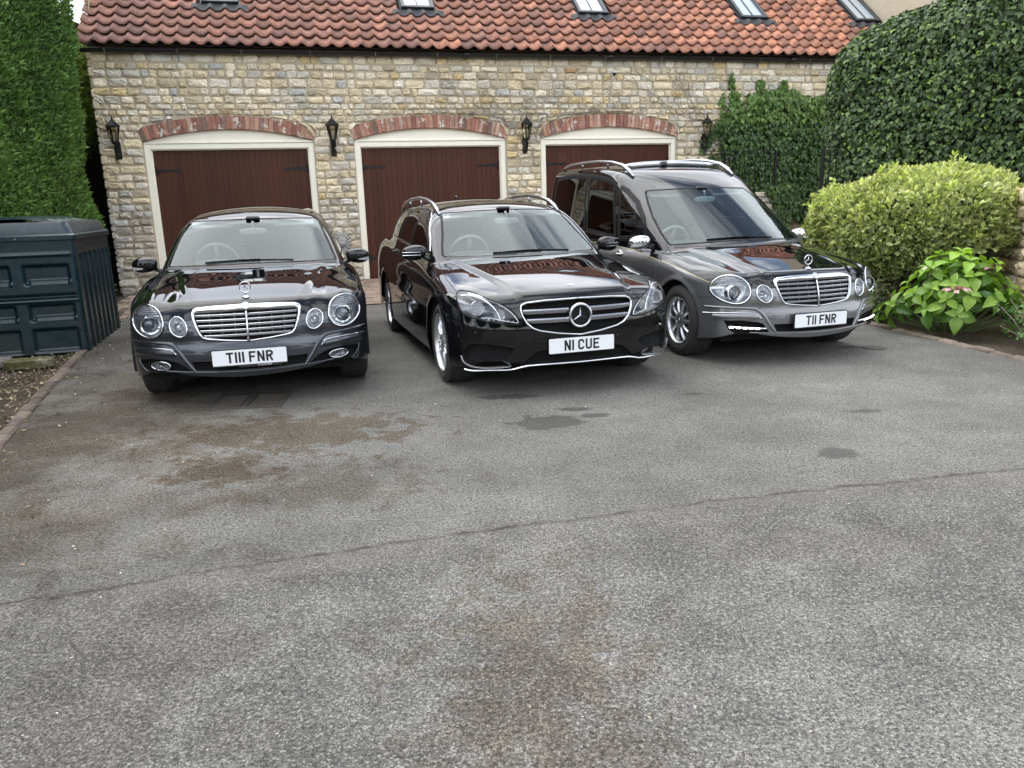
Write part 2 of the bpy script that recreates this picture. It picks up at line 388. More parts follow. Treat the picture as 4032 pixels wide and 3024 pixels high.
MB().lathe([(0.05, .006), (.062, .008), (.098, .008), (.105, .003)], 28).build('rim', M_iron, dc, True)
MB().lathe([(0.0, .0045), (.05, .0045)], 24).build('lid', mat('cover_dark', (0.012, 0.012, 0.012), .5), dc)

# ---------- garage building
G = empty('garage_building', WP(0, 0, 0), WROT, 'long stone garage block with red tiled roof and three brown boarded doors', 'garage')
def mortar_nodes(t, b):
    k = NT(t); P = k.pos(); n = k.noise(14, 5, .6, P); f = k.noise(60, 4, .6, P)
    k.l(k.mix(n, (0.36, 0.31, 0.225), (0.54, 0.47, 0.355)), b.inputs['Base Color']); k.l(k.bump(k.math('ADD', n, f), .6, .012), b.inputs['Normal'])
M_mort = mat('mortar', rough=0.95, spec=0.2, build=mortar_nodes)
def door_of(s):
    for c in DOORS:
        if abs(s - c) < DH: return c
    return None
def zlow(s):
    c = door_of(s)
    return 0.0 if c is None else ZC + math.sqrt(RI ** 2 - (s - c) ** 2) + 0.10
cols = {S0, S1}
for c in DOORS:
    for q in (-DH, DH): cols.add(c + q - 1e-4); cols.add(c + q + 1e-4)
    for i in range(1, 20): cols.add(c - DH + 2 * DH * i / 20)
for i in range(1, 20): cols.add(S0 + (S1 - S0) * i / 20)
cols = sorted(cols); mb = MB()
for a_, b_ in zip(cols, cols[1:]):
    za, zb_ = zlow(a_), zlow(b_)
    mb.add([(a_, 0, za - .05), (b_, 0, zb_ - .05), (b_, 0, ZT), (a_, 0, ZT)], [(0, 1, 2, 3)])
mb.box(((S0 + S1) / 2, 2.6, ZT / 2), (S1 - S0 - .004, 4.6, ZT - .01)) if False else None
for c in DOORS:      # reveals
    for q, d in ((-DH, 1), (DH, -1)): mb.add([(c + q, 0, 0), (c + q, .35, 0), (c + q, .35, 2.8), (c + q, 0, 2.8)], [(0, 1, 2, 3)])
mb.add([(S0, 0, 0), (S0, 4.8, 0), (S0, 4.8, ZT + 1.9), (S0, 2.4, ZT + 3.6), (S0, 0, ZT)], [(0, 1, 2, 3, 4)])
mb.add([(S1, 0, 0), (S1, 4.8, 0), (S1, 4.8, ZT + 1.9), (S1, 2.4, ZT + 3.6), (S1, 0, ZT)], [(0, 1, 2, 3, 4)])
mb.add([(S0, .4, 0), (S1, .4, 0), (S1, .4, ZT), (S0, .4, ZT)], [(0, 1, 2, 3)], (.1, .1, .1))
wall = mb.build('stone_wall', M_mort, G)

def stone_extra(k, c, P):
    n2 = k.noise(7, 5, .65, P)
    c = k.mix(k.ramp(n2, [(.55, 0), (.75, .5)]), c, (0.50, 0.47, 0.40))
    return k.mix(k.ramp(k.noise(16, 6, .75, P), [(.58, 0), (.72, .4)]), c, (0.22, 0.20, 0.165))
M_stone = tinted('limestone', rough=.92, nscale=34, bstr=.7, bdist=.02, var=(.6, 1.25), extra=stone_extra)
PAL = [((0.68, 0.60, 0.44), 6), ((0.74, 0.68, 0.56), 6), ((0.60, 0.52, 0.37), 3), ((0.58, 0.56, 0.51), 3), ((0.50, 0.505, 0.51), .8), ((0.62, 0.50, 0.29), .9), ((0.68, 0.65, 0.58), 4), ((0.50, 0.44, 0.34), 1.2), ((0.50, 0.34, 0.20), .12)]
PALW = np.array([p[1] for p in PAL]); PALW = PALW / PALW.sum()
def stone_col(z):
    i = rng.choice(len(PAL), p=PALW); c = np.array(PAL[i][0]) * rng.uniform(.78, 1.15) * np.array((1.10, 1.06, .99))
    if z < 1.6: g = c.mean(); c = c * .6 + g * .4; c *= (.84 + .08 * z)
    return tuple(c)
def stone_mesh_data(s0, s1, z0, z1_, col, rough=1.0, clipper=None, proud=0.03):
    """irregular rounded block on the wall plane (x = s, -y outwards)"""
    w_, h_ = s1 - s0, z1_ - z0; cx, cz = (s0 + s1) / 2, (z0 + z1_) / 2
    rr = min(w_, h_) * rng.uniform(.12, .34); pts = []
    nx = 2 if w_ > h_ * 1.2 else 1
    base = [(s0 + rr * .35, z0 + rr * .35)] + [(s0 + rr + (w_ - 2 * rr) * i / nx, z0) for i in range(nx + 1)] + [(s1 - rr * .35, z0 + rr * .35)] + [(s1, cz)] + \
           [(s1 - rr * .35, z1_ - rr * .35)] + [(s1 - rr - (w_ - 2 * rr) * i / nx, z1_) for i in range(nx + 1)] + [(s0 + rr * .35, z1_ - rr * .35)] + [(s0, cz)]
    j = min(.011, h_ * .10) * rough
    for x, z in base: pts.append((x + rng.uniform(-j, j), z + rng.uniform(-j, j)))
    if clipper:
        q = [clipper(*p) for p in pts]
        if q is None: return None
        pts = q
        A = 0.5 * abs(sum(pts[i][0] * pts[(i + 1) % len(pts)][1] - pts[(i + 1) % len(pts)][0] * pts[i][1] for i in range(len(pts))))
        if A < 0.30 * w_ * h_ or A < .0012: return None
        cx = sum(p[0] for p in pts) / len(pts); cz = sum(p[1] for p in pts) / len(pts)
    n = len(pts); V = []; pr = proud * rng.uniform(.55, 1.15)
    tx, tz = rng.uniform(-.10, .10), rng.uniform(-.14, .08)
    for x, z in pts: V.append((x, 0.004, z))
    for x, z in pts: V.append((cx + (x - cx) * .95, -pr * rng.uniform(.45, .75), cz + (z - cz) * .90))
    for x, z in pts: V.append((cx + (x - cx) * rng.uniform(.55, .72), -pr * rng.uniform(.75, 1.25) + (x - cx) * tx + (z - cz) * tz, cz + (z - cz) * rng.uniform(.45, .66)))
    V.append((cx, -pr * rng.uniform(.8, 1.3), cz))
    F = []
    for a_ in (0, n):
        for i in range(n): F.append((a_ + i, a_ + (i + 1) % n, a_ + n + (i + 1) % n, a_ + n + i))
    for i in range(n): F.append((2 * n + i, 2 * n + (i + 1) % n, 3 * n))
    return V, F, col
def arch_clip(x, z):
    for c in DOORS:
        if abs(x - c) < DH * 1.2:
            r_ = math.hypot(x - c, z - ZC); th = math.atan2(x - c, z - ZC); tm = math.asin(DH / RI) + .004
            if z > SPR - .35 and r_ < RE + .014 and abs(th) < tm and r_ > RI - 1.2:
                if abs(th) > tm - .022: th = math.copysign(tm, th)
                else: r_ = RE + .014
                return (c + r_ * math.sin(th), ZC + r_ * math.cos(th))
    return (x, z)
stones = []
z = 0.0; zs_ = []
while z < 3.92:
    h_ = rng.choice([.085, .105, .118, .130, .145], p=[.14, .24, .28, .22, .12]); zs_.append((z, z + h_)); z += h_ + .016
zs_[-1] = (zs_[-1][0], 3.965); zs_.append((3.985, 4.19))
for z0, z1_ in zs_:
    zm = (z0 + z1_) / 2; segs = []
    if zm < SPR - .02:
        e = S0 + .0
        for c in DOORS: segs.append((e, c - DH - .006)); e = c + DH + .006
        segs.append((e, S1))
    else: segs = [(S0, S1)]
    top = z0 > 3.97
    for a_, b_ in segs:
        s = a_ + rng.uniform(-.004, .004)
        while s < b_ - .05:
            w_ = rng.uniform(.95, 2.5) * (z1_ - z0) if not top else rng.uniform(.20, .42)
            if rng.random() < .08: w_ *= 1.4
            w_ = max(w_, .07)
            if b_ - (s + w_) < .09: w_ = b_ - s
            zz0, zz1 = z0, z1_
            if not top: zz0 += rng.uniform(-.007, .010); zz1 += rng.uniform(-.012, .007)
            if not top and rng.random() < .10 and z1_ - z0 > .1: zz1 = z1_ - rng.uniform(.012, .03)
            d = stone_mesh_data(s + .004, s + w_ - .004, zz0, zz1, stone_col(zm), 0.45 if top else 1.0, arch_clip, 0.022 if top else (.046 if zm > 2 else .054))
            if d: stones.append((d, w_ * (z1_ - z0), s + w_ / 2, zm))
            s += w_ + .012
# visible part of the wall, largest first
def vis(st): return (3.0 if (-7.3 < st[2] < 4.6 and (st[3] > 1.0 or st[2] < -5.9 or abs(st[2] + 3.26) < .4)) else 0.2) * st[1]
stones.sort(key=vis, reverse=True); rest = MB()
for i, (d, a_, s, zm) in enumerate(stones):
    if i < 298:
        mb = MB(); V, F, col = d; cx = s; cz = zm; mb.add([(x - cx, y, z - cz) for x, y, z in V], F, col); o = mb.build('stone', M_stone, wall, smooth=False); o.location = (cx, 0, cz)
    else: rest.add(*d)
rest.build('stone_field', M_stone, wall, kind='stuff')
# quoin returns on the left corner (seen past the hedge)
qs = MB(); z = 0.02
while z < 4.1:
    h_ = random.uniform(.09, .2); qs.bevbox((S0 + .02, .12, z + h_ / 2), (.10, random.uniform(.2, .34), h_ - .012), .02, 0, stone_col(z)); z += h_
qs.build('corner_stones', M_stone, wall, kind='stuff')

# arches of brick
def brick_x(k, c, P):
    c = k.mix(k.ramp(k.noise(11, 5, .7, P), [(.5, 0), (.66, .75)]), c, (0.14, 0.095, 0.075))
    return k.mix(k.ramp(k.noise(6.5, 5, .75, P), [(.575, 0), (.60, .8)]), c, (0.72, 0.69, 0.62))
M_brick = tinted('red_brick', rough=.9, nscale=50, bstr=.5, bdist=.008, var=(.65, 1.25), extra=brick_x)
BC = [(0.40, 0.185, 0.13), (0.47, 0.265, 0.19), (0.31, 0.14, 0.105), (0.22, 0.145, 0.12), (0.46, 0.30, 0.23)]
for c in DOORS:
    ar = MB(); TM = math.asin(DH / RI) ; n = 37; seg = []
    for i in range(n + 1):
        th = -TM + 2 * TM * i / n; seg += [(c + RI * math.sin(th), 0.01, ZC + RI * math.cos(th)), (c + RE * math.sin(th), 0.01, ZC + RE * math.cos(th)), (c + RI * math.sin(th), 0.16, ZC + RI * math.cos(th))]
    F = []
    for i in range(n): F += [(3 * i, 3 * i + 3, 3 * i + 4, 3 * i + 1), (3 * i, 3 * i + 2, 3 * i + 5, 3 * i + 3)]
    ar.add([(x, y - .012, z) for x, y, z in seg], F); ao = ar.build('brick_arch', M_mort, G)
    for i in range(n):
        t0 = -TM + 2 * TM * i / n; t1 = t0 + 2 * TM / n; g_ = .004 / RI; tm = (t0 + t1) / 2
        V = []; pr = random.uniform(.016, .026); j = lambda: random.uniform(-.002, .002); r0, r1 = RI - .003, RE - random.uniform(0, .012)
        for y, e in ((.15, 0), (-pr + .005, 0), (-pr, .005)):
            for tt, r_ in ((t0 + g_, r0), (t1 - g_, r0), (t1 - g_, r1), (t0 + g_, r1)):
                rr_ = r_ + (e if r_ < RI + .1 else -e); ttt = tt + (e / RI if tt < tm else -e / RI)
                V.append((c + rr_ * math.sin(ttt) + j(), y, ZC + rr_ * math.cos(ttt) + j()))
        F = [(8, 9, 10, 11)] + [(a_ + q, a_ + (q + 1) % 4, a_ + 4 + (q + 1) % 4, a_ + 4 + q) for a_ in (0, 4) for q in range(4)]
        v = random.uniform(.75, 1.2); cc = random.choices(BC, (4, 4, 3, 2, 2))[0]
        cx, cz = c + (RI + .1) * math.sin(tm), ZC + (RI + .1) * math.cos(tm)
        o = MB().add([(x - cx, y, z - cz) for x, y, z in V], F, tuple(q * v for q in cc)).build('brick', M_brick, ao); o.location = (cx, 0, cz)

# door frames and doors
def paint_nodes(t, b):
    k = NT(t); P = k.obj(); n = k.noise(5, 4, .6, P); k.l(k.mix(n, (0.80, 0.76, 0.63), (0.88, 0.84, 0.72)), b.inputs['Base Color'])
M_cream = mat('cream_paint', rough=.45, build=paint_nodes)
def wood_nodes(t, b):
    k = NT(t); P = k.obj(); mp = k.n('ShaderNodeMapping'); mp.inputs['Scale'].default_value = (22, 22, 1.3); k.l(P, mp.inputs[0])
    oi = k.n('ShaderNodeObjectInfo'); n = k.noise(2.2, 5, .65, mp.outputs[0], .8); c = k.mix(n, (0.034, 0.011, 0.0062), (0.092, 0.031, 0.016))
    c = k.mix(1.0, c, k.ramp(oi.outputs['Random'], [(0, .88), (1, 1.12)]), 'MULTIPLY'); k.l(c, b.inputs['Base Color']); k.l(k.bump(n, .12, .004), b.inputs['Normal'])
M_wood = mat('stained_wood', rough=.5, spec=.22, build=wood_nodes)
M_black = mat('black_ironwork', (0.007, 0.007, 0.008), .55, spec=.35, build=lambda t, b: (lambda k: k.l(k.bump(k.noise(60, 3, .6, k.obj()), .25, .003), b.inputs['Normal']))(NT(t)))
M_dark = mat('dark_gap', (0.006, 0.004, 0.003), .9)
plank = MB().bevbox((0, 0, 0), (.0968, .03, 2.44), .0025).mesh('plank', M_wood)
def hinge_mesh():
    mb = MB(); mb.add([(0, -.008, -.025), (.36, -.008, -.016), (.36, -.008, .016), (0, -.008, .025), (0, .004, -.028), (.36, .004, -.019), (.36, .004, .019), (0, .004, .028)],
           [(0, 1, 2, 3), (0, 4, 5, 1), (1, 5, 6, 2), (2, 6, 7, 3), (3, 7, 4, 0)])
    mb.prism([(.345, 0), (.375, -.036), (.40, -.032), (.445, 0), (.40, .032), (.375, .036)], -.005, .010, Matrix.Rotation(R(90), 4, 'X'))
    for sg in (-1, 1):
        mb.tube([(.008 + .026 * math.cos(t), -.006, sg * (.042 + .026 * math.sin(t))) for t in np.linspace(-2.2, 2.9, 14)], .0125, 5, flat=.8)
        mb.box((-.012, -.002, sg * .03), (.02, .012, .10))
    for x in (.06, .15, .25, .33): mb.lathe([(0, .006), (.006, .004), (.007, 0)], 6, Matrix.Translation((x, -.006, 0)) @ Matrix.Rotation(R(90), 4, 'X'))
    return mb.mesh('hinge', M_black)
hm = hinge_mesh()
for c in DOORS:
    fr = MB(); y0 = 0.03
    for sg in (-1, 1):
        fr.bevbox((c + sg * (DH - .052), y0 + .05, 1.31), (.10, .10, 2.62), .004)
        fr.box((c + sg * (DH - .112), y0 + .075, 1.27), (.0195, .06, 2.53))
    fr.bevbox((c, y0 + .05, 2.575), (2 * DH - .205, .098, .088), .004)
    fr.box((c, y0 + .075, 2.522), (2 * DH - .235, .06, .0195))
    fr.bevbox((c, y0 + .035, 2.637), (2 * DH - .012, .10, .028), .006)
    fr.bevbox((c, y0 + .044, 2.660), (2 * DH - .03, .08, .016), .004)
    n = 24; top = [(c + (RI - .004) * math.sin(t), (ZC + (RI - .004) * math.cos(t))) for t in np.linspace(-.262, .262, n)]
    poly = [(c - 1.425, 2.667)] + [p for p in top if p[1] > 2.668] + [(c + 1.425, 2.667)]
    m_ = len(poly); V = [(x, y0 + .03, z) for x, z in poly] + [(x, y0 + .09, z) for x, z in poly]
    fr.add(V, [tuple(range(m_))]); fr.build('door_frame', M_cream, G)
    dr = empty('garage_door', (c, y0 + .10, 0)); dr.parent = G
    MB().box((0, .03, 1.27), (2.74, .02, 2.50)).build('backing', M_dark, dr)
    for i in range(28):
        o = link('plank', plank, dr); o.location = (-1.325 + i * .0981, .0 + random.uniform(-.0012, .0012), 1.285)
    for z in (2.165, .45):
        for sg in (-1, 1):
            o = link('hinge', hm, dr); o.location = (sg * 1.335, -.018, z); o.rotation_euler = (0, 0, 0)
            if sg > 0: o.scale = (-1, 1, 1)

# roof: pantiles
PITCH = R(40); TW, TG = 0.258, 0.30
def RP(s, t, n=0.0):      # point on the roof plane in the building's frame
    return Vector((s, -.25 + t * math.cos(PITCH) - n * math.sin(PITCH), 4.25 + t * math.sin(PITCH) + n * math.cos(PITCH)))
def tile_x(k, c, P):
    c = k.mix(k.ramp(k.noise(5.5, 5, .7, P), [(.42, 0), (.62, .75)]), c, (0.135, 0.078, 0.065))
    c = k.mix(k.ramp(k.noise(9, 6, .75, P), [(.66, 0), (.70, .55)]), c, (0.52, 0.42, 0.34))
    v = k.n('ShaderNodeTexVoronoi', {'Scale': 13.0}); k.l(P, v.inputs['Vector'])
    sp = k.math('MULTIPLY', k.ramp(v.outputs['Distance'], [(.16, 1), (.24, 0)]), k.ramp(k.noise(1.1, 3, .6, P), [(.44, 0), (.56, .9)]))
    return k.mix(sp, c, (0.035, 0.03, 0.016))
M_tile = tinted('clay_pantile', rough=.85, nscale=22, bstr=.4, bdist=.006, var=(.5, 1.3), extra=tile_x, spec=.35)
def tile_profile(x): q = 2 * math.pi * x / TW; return .034 * math.cos(q + .60 * math.sin(q))
def tile_geo(jit=0.0):
    NX = 8; xs = [-.006 + (TW + .022) * i / NX for i in range(NX + 1)]; V = []; F = []
    rows_ = ((0.0, .052), (.17, .030), (.34, .004))
    for t, l in rows_:
        for x in xs: V.append((x, t, tile_profile(x) + l + (.004 if x > TW else 0) + jit))
    for x in xs: V.append((x, 0.004, tile_profile(x) + .052 - .020 + jit))
    for x in xs: V.append((x, 0.06, tile_profile(x) + .046 - .024 + jit))
    for i in range(NX):
        F.append((i, i + 1, NX + 2 + i, NX + 1 + i)); F.append((NX + 1 + i, NX + 2 + i, 2 * NX + 3 + i, 2 * NX + 2 + i))
        F.append((3 * (NX + 1) + i, 3 * (NX + 1) + i + 1, i + 1, i)); F.append((4 * (NX + 1) + i, 4 * (NX + 1) + i + 1, 3 * (NX + 1) + i + 1, 3 * (NX + 1) + i))
    F.append((2 * NX, NX, 3 * (NX + 1) + NX)) if False else None
    return V, F
RM = Matrix(((1, 0, 0, 0), (0, math.cos(PITCH), -math.sin(PITCH), 0), (0, math.sin(PITCH), math.cos(PITCH), 0), (0, 0, 0, 1)))
rb = MB(); q0 = [RP(S0 + .02, -.02, -.05), RP(S1, -.02, -.05), RP(S1, 3.45, -.05), RP(S0 + .02, 3.45, -.05)]
rb.add(q0, [(0, 1, 2, 3)]); q1 = [Vector((p.x, 4.8 + .25 - (p.y + .25) + .0, p.z)) for p in q0]; 
rb.add([(S0, 2.39, 6.46), (S1, 2.39, 6.46), (S1, 5.0, 4.3), (S0, 5.0, 4.3)], [(0, 1, 2, 3)])
M_felt = mat('roof_underlay', (0.05, 0.035, 0.03), .9)
roof = rb.build('roof', M_felt, G)
SKY = (-5.08, -1.47, 2.11, 5.765, 8.585); SW = .64; SB, ST_ = 1.27, 2.45
def in_sky(s, t):
    return any(abs(s - c) < SW / 2 + .02 and t + .15 > SB - .02 and t < ST_ for c in SKY)
tgeo = tile_geo(); tm_ = MB().add(*tgeo).mesh('roof_tile', M_tile, smooth=True); tl = []
ncol = int((S1 - S0 + .1) / TW)
for r_ in range(12):
    for ci in range(ncol):
        s = S0 - .07 + ci * TW; t = -.06 + r_ * TG
        if in_sky(s + TW / 2, t): continue
        f = (s + 7.2) / 14.0; f = min(1, max(0, f + random.uniform(-.25, .25)))
        a_ = np.array((0.28, 0.140, 0.105)) * (1 - f) + np.array((0.52, 0.225, 0.135)) * f
        a_ = a_ * random.uniform(.62, 1.15)
        if random.random() < .12: a_ = a_ * .6 + np.array((.10, .07, .07)) * .5
        tl.append((s, t, tuple(a_), r_))
def tkey(q):
    if q[3] > 6: return 99
    return q[3] * 1.0 - (0 if q[3] > 2 else 0) + (0.0 if -7.5 < q[0] < 7.3 else 50)
tl.sort(key=tkey); rest = MB()
for i, (s, t, col, r_) in enumerate(tl):
    p = RP(s, t, random.uniform(-.003, .004)); rz = random.uniform(-.012, .012)
    if i < 298:
        o = link('roof_tile', tm_, roof); o.matrix_local = Matrix.Translation(p) @ RM @ Matrix.Rotation(rz, 4, 'Z'); o.color = (*col, 1)
    else:
        Mx = Matrix.Translation(p) @ RM @ Matrix.Rotation(rz, 4, 'Z'); rest.add([Mx @ Vector(v) for v in tgeo[0]], tgeo[1], col)
rest.build('tile_field', M_tile, roof, smooth=True, kind='stuff')
rd_ = MB()
for i in range(38): rd_.tube([RP(S0 - .05 + i * .44, 3.5, .03), RP(S0 + .38 + i * .44, 3.5, .03)], [.125, .115], 12, (0.42, .16, .1))
rd_.build('ridge_tiles', M_tile, roof, smooth=True, kind='stuff')
# moss tufts on the tiles
M_moss = mat('moss', (0.045, 0.04, 0.012), .95)
ms = MB()
for i in range(150):
    s = random.uniform(-7, 8.6); r_ = random.randrange(0, 8); t = -.06 + r_ * TG + random.uniform(-.012, .02)
    if random.random() > .25 + .6 * (s + 7) / 15 or in_sky(s, t): continue
    p = RP(s, t + random.choice((0, 0, .12)), .036 + tile_profile((s - S0 + .07) % TW)); a_ = random.uniform(.006, .017)
    ms.add([p + Vector((dx * a_ * 1.6, dy * a_, dz * a_ * .6)) for dx, dy, dz in ((1, 0, 0), (-1, 0, 0), (0, 1, 0), (0, -1, 0), (0, 0, 1), (0, 0, -1))], [(0, 2, 4), (2, 1, 4), (1, 3, 4), (3, 0, 4), (2, 0, 5), (1, 2, 5), (3, 1, 5), (0, 3, 5)])
ms.build('moss', M_moss, roof, kind='stuff')
# skylights
M_alu = mat('dark_grey_metal', (0.022, 0.025, 0.029), .38, .3)
M_skyg = mat('skylight_glass', (0.38, 0.43, 0.48), .03, 0, 1.0, .9)
M_lead = mat('black_flashing', (0.03, 0.03, 0.033), .7, build=lambda t, b: (lambda k: k.l(k.bump(k.n('ShaderNodeTexWave', {'Scale': 18.0}).outputs['Fac'], .4, .004), b.inputs['Normal']))(NT(t)))
for c in SKY:
    sk = empty('skylight', RP(c, SB, 0)); sk.parent = G; sk.rotation_euler = (PITCH, 0, 0); hh = ST_ - SB; hw = SW / 2
    f = MB()
    for sg in (-1, 1): f.bevbox((sg * (hw - .035), hh / 2, .045), (.07, hh, .11), .008)
    f.bevbox((0, .04, .045), (SW - .145, .08, .105), .008); f.bevbox((0, hh - .04, .045), (SW - .145, .08, .105), .008)
    for sg in (-1, 1): f.bevbox((sg * (hw + .012), hh / 2, .01), (.022, hh + .02, .08), .004)
    f.bevbox((0, -.015, .012), (SW + .05, .026, .06), .004)
    f.build('frame', M_alu, sk)
    MB().box((0, hh / 2, .06), (.022, hh - .17, .02)).build('glazing_bar', M_alu, sk)
    MB().box((0, hh / 2, .048), (SW - .142, hh - .162, .012)).build('glass', M_skyg, sk)
    fl = MB(); NX = 34; V = []
    for j, (t, l) in enumerate(((-.02, .05), (-.10, .050), (-.19, .047))):
        for i in range(NX + 1):
            x = -hw - .17 + (SW + .34) * i / NX; sc_ = 1 - .6 * (j == 0); edge = 0
            V.append((x, t, tile_profile((c + x - S0 + .07) % TW) * sc_ + l + .004))
    F = [(j * (NX + 1) + i, j * (NX + 1) + i + 1, (j + 1) * (NX + 1) + i + 1, (j + 1) * (NX + 1) + i) for j in range(2) for i in range(NX)]
    fl.add(V, F).build('flashing', M_lead, sk, smooth=True)
# gutter
M_gut = mat('black_gutter', (0.014, 0.014, 0.015), .35)
gt = MB(); n = 9; V = []
for s in (S0 - .08, 9.2):
    for i in range(n): a_ = math.pi * (1 + i / (n - 1)); V.append((s, -.105 + .06 * math.cos(a_), 4.165 + .062 * math.sin(a_)))
    for i in range(n): a_ = math.pi * (2 - i / (n - 1)); V.append((s, -.105 + .055 * math.cos(a_), 4.165 + .057 * math.sin(a_)))
m2 = 2 * n; F = [(i, (i + 1) % m2, m2 + (i + 1) % m2, m2 + i) for i in range(m2)] + [tuple(range(m2)), tuple(range(m2, 2 * m2))]
gt.add(V, F); go = gt.build('gutter', M_gut, G, smooth='auto')
M_galv = mat('galvanised_bracket', (0.30, 0.29, 0.28), .5, .6)
bk = MB(); bk.tube([(0, -.05, .02), (0, -.045, -.10), (0, -.01, -.16), (0, .0, -.165)], .009, 6); bk.tube([(0, -.172 + .0, .0), (0, -.165, -.045), (0, -.13, -.072), (0, -.10, -.076), (0, -.06, -.065)], .006, 5); bk.lathe([(0, .012), (.012, .008), (.014, 0)], 6, Matrix.Translation((0, -.03, -.155)))
bkm = bk.mesh('bracket', M_galv)
for i in range(15):
    o = link('bracket', bkm, go); o.location = (S0 + .28 + i * 1.13 + random.uniform(-.04, .04), 0, 4.17)
col_ = MB()
for s in (-.72, 2.15, 6.2): col_.tube([(s - .05, -.105, 4.157), (s + .05, -.105, 4.157)], .069, 12)
col_.build('gutter_union', M_gut, go, smooth='auto')
# solid back of the building so light does not leak
MB().box(((S0 + S1) / 2, 4.82, 2.1), (S1 - S0, .06, 4.2)).build('rear_wall', M_mort, G)

# neighbouring pale stone building on the right, with black downpipe
NB = empty('stone_house', WP(8.95, 0, .75), WROT, 'pale yellow stone house end behind the ivy hedge with a black downpipe', 'house')
nb = MB(); nb.box((3.2, 1.5, 3.4), (6.4, 4.4, 6.8)); nb.build('wall', M_mort, NB)
ns = MB(); z = 3.6
while z < 6.7:
    h_ = random.uniform(.12, .2); s = 0
    while s < 3.6:
        w_ = random.uniform(.2, .45); d = stone_mesh_data(s + .004, s + w_ - .004, z, z + h_ - .012, (0.56 * random.uniform(.8, 1.1), .50 * random.uniform(.8, 1.1), .36), .6, None, .018)
        V, F, cl = d; ns.add([(x, y - .70, zz) for x, y, zz in V], F, cl); s += w_
    s = 0
    z += h_
ns.build('stone_field', M_stone, NB, kind='stuff')
MB().tube([(.52, -.78, 3.3), (.52, -.78, 6.8)], .055, 12).build('downpipe', M_gut, NB, smooth='auto')

# ================================================================== CAR BODY SHAPES (x lateral, y back from the nose, z up)
def smax(a, b, k):
    h = np.clip(.5 + .5 * (a - b) / k, 0, 1); return b * (1 - h) + a * h + k * h * (1 - h)
def smin(a, b, k): return -smax(-a, -b, k)
def sstep(a, b, x): t = np.clip((x - a) / (b - a), 0, 1); return t * t * (3 - 2 * t)
def softp(x, k=.05): return .5 * (x + np.sqrt(x * x + k * k)) - .5 * k * 0
def interp(x, pts):
    """smooth interpolation through points (Catmull style, monotone x)"""
    X = np.array([p[0] for p in pts], float); Y = np.array([p[1] for p in pts], float)
    m = np.gradient(Y, X); x = np.clip(x, X[0], X[-1]); i = np.clip(np.searchsorted(X, x) - 1, 0, len(X) - 2); h = X[i + 1] - X[i]; t = (x - X[i]) / h
    return (2 * t**3 - 3 * t**2 + 1) * Y[i] + (t**3 - 2 * t**2 + t) * h * m[i] + (-2 * t**3 + 3 * t**2) * Y[i + 1] + (t**3 - t**2) * h * m[i + 1]

SALOON = dict(L=4.82, g2=.30, g8=.50, fz=.50, fs=.32, W=[(0, .885), (.8, .900), (1.6, .908), (3.4, .908), (4.3, .895), (4.82, .85)],
    H=[(0, .735), (.1, .768), (.25, .800), (.5, .852), (.8, .905), (1.15, .965), (1.4, .985), (2.2, .985), (3.6, 1.02), (4.3, 1.06), (4.82, 1.03)],
    lamps=[(.704, .655, .125, .020, .028), (.483, .614, .085, .012, .016)], ridge=(.40, .235, .012),
    ws=(1.10, 1.80, .45), R=[(1.2, 1.30), (1.75, 1.375), (2.1, 1.435), (2.6, 1.474), (3.2, 1.474), (3.8, 1.41), (4.3, 1.30)], rx=.17,
    S=[(.9, .835), (1.0, .800), (1.2, .715), (1.4, .590), (1.6, .46)], St=.05, rw=(4.40, 1.75), wheels=(.84, 3.694), wr=.325, arch=.365, yb=None, plan_r=3.6)
ESTATE = dict(L=4.905, g2=.24, g8=.36, fz=.55, fs=.26, W=[(0, .905), (.8, .918), (1.6, .925), (3.6, .925), (4.5, .905), (4.905, .86)],
    H=[(0, .735), (.1, .765), (.25, .800), (.5, .850), (.8, .900), (1.15, .955), (1.4, .985), (2.2, 1.02), (3.6, 1.075), (4.905, 1.10)],
    lamps=[], ridge=(.44, .22, .016),
    ws=(1.24, 1.83, .42), R=[(1.3, 1.30), (1.9, 1.385), (2.3, 1.445), (2.8, 1.482), (3.5, 1.485), (4.2, 1.46), (4.6, 1.425), (4.9, 1.38)], rx=.15,
    S=[(.9, .865), (1.0, .835), (1.1, .805), (1.25, .750), (1.4, .665), (1.55, .56)], St=.05, rw=(5.02, .62), wheels=(.84, 3.714), wr=.325, arch=.37, yb=None, plan_r=3.3)
HEARSE = dict(SALOON); HEARSE.update(L=4.95, W=[(0, .885), (.8, .900), (1.6, .908), (3.6, .908), (4.5, .885), (4.95, .83)],
    H=[(0, .735), (.1, .768), (.25, .800), (.5, .852), (.8, .905), (1.15, .965), (1.4, .985), (2.2, 1.005), (3.1, 1.06), (4.4, 1.08), (4.95, 1.08)],
    ws=(1.10, 1.62, .40), R=[(1.3, 1.44), (1.7, 1.50), (2.05, 1.612), (2.4, 1.722), (2.9, 1.800), (3.6, 1.832), (4.2, 1.838), (4.6, 1.825), (4.95, 1.77)], rx=.05,
    S=[(.9, .866), (1.0, .855), (1.2, .832), (1.4, .800), (1.6, .765), (1.75, .735), (1.9, .69)], St=.075, rw=(4.98, .30), wheels=(.84, 3.694), plan_r=3.5, r6=.12)

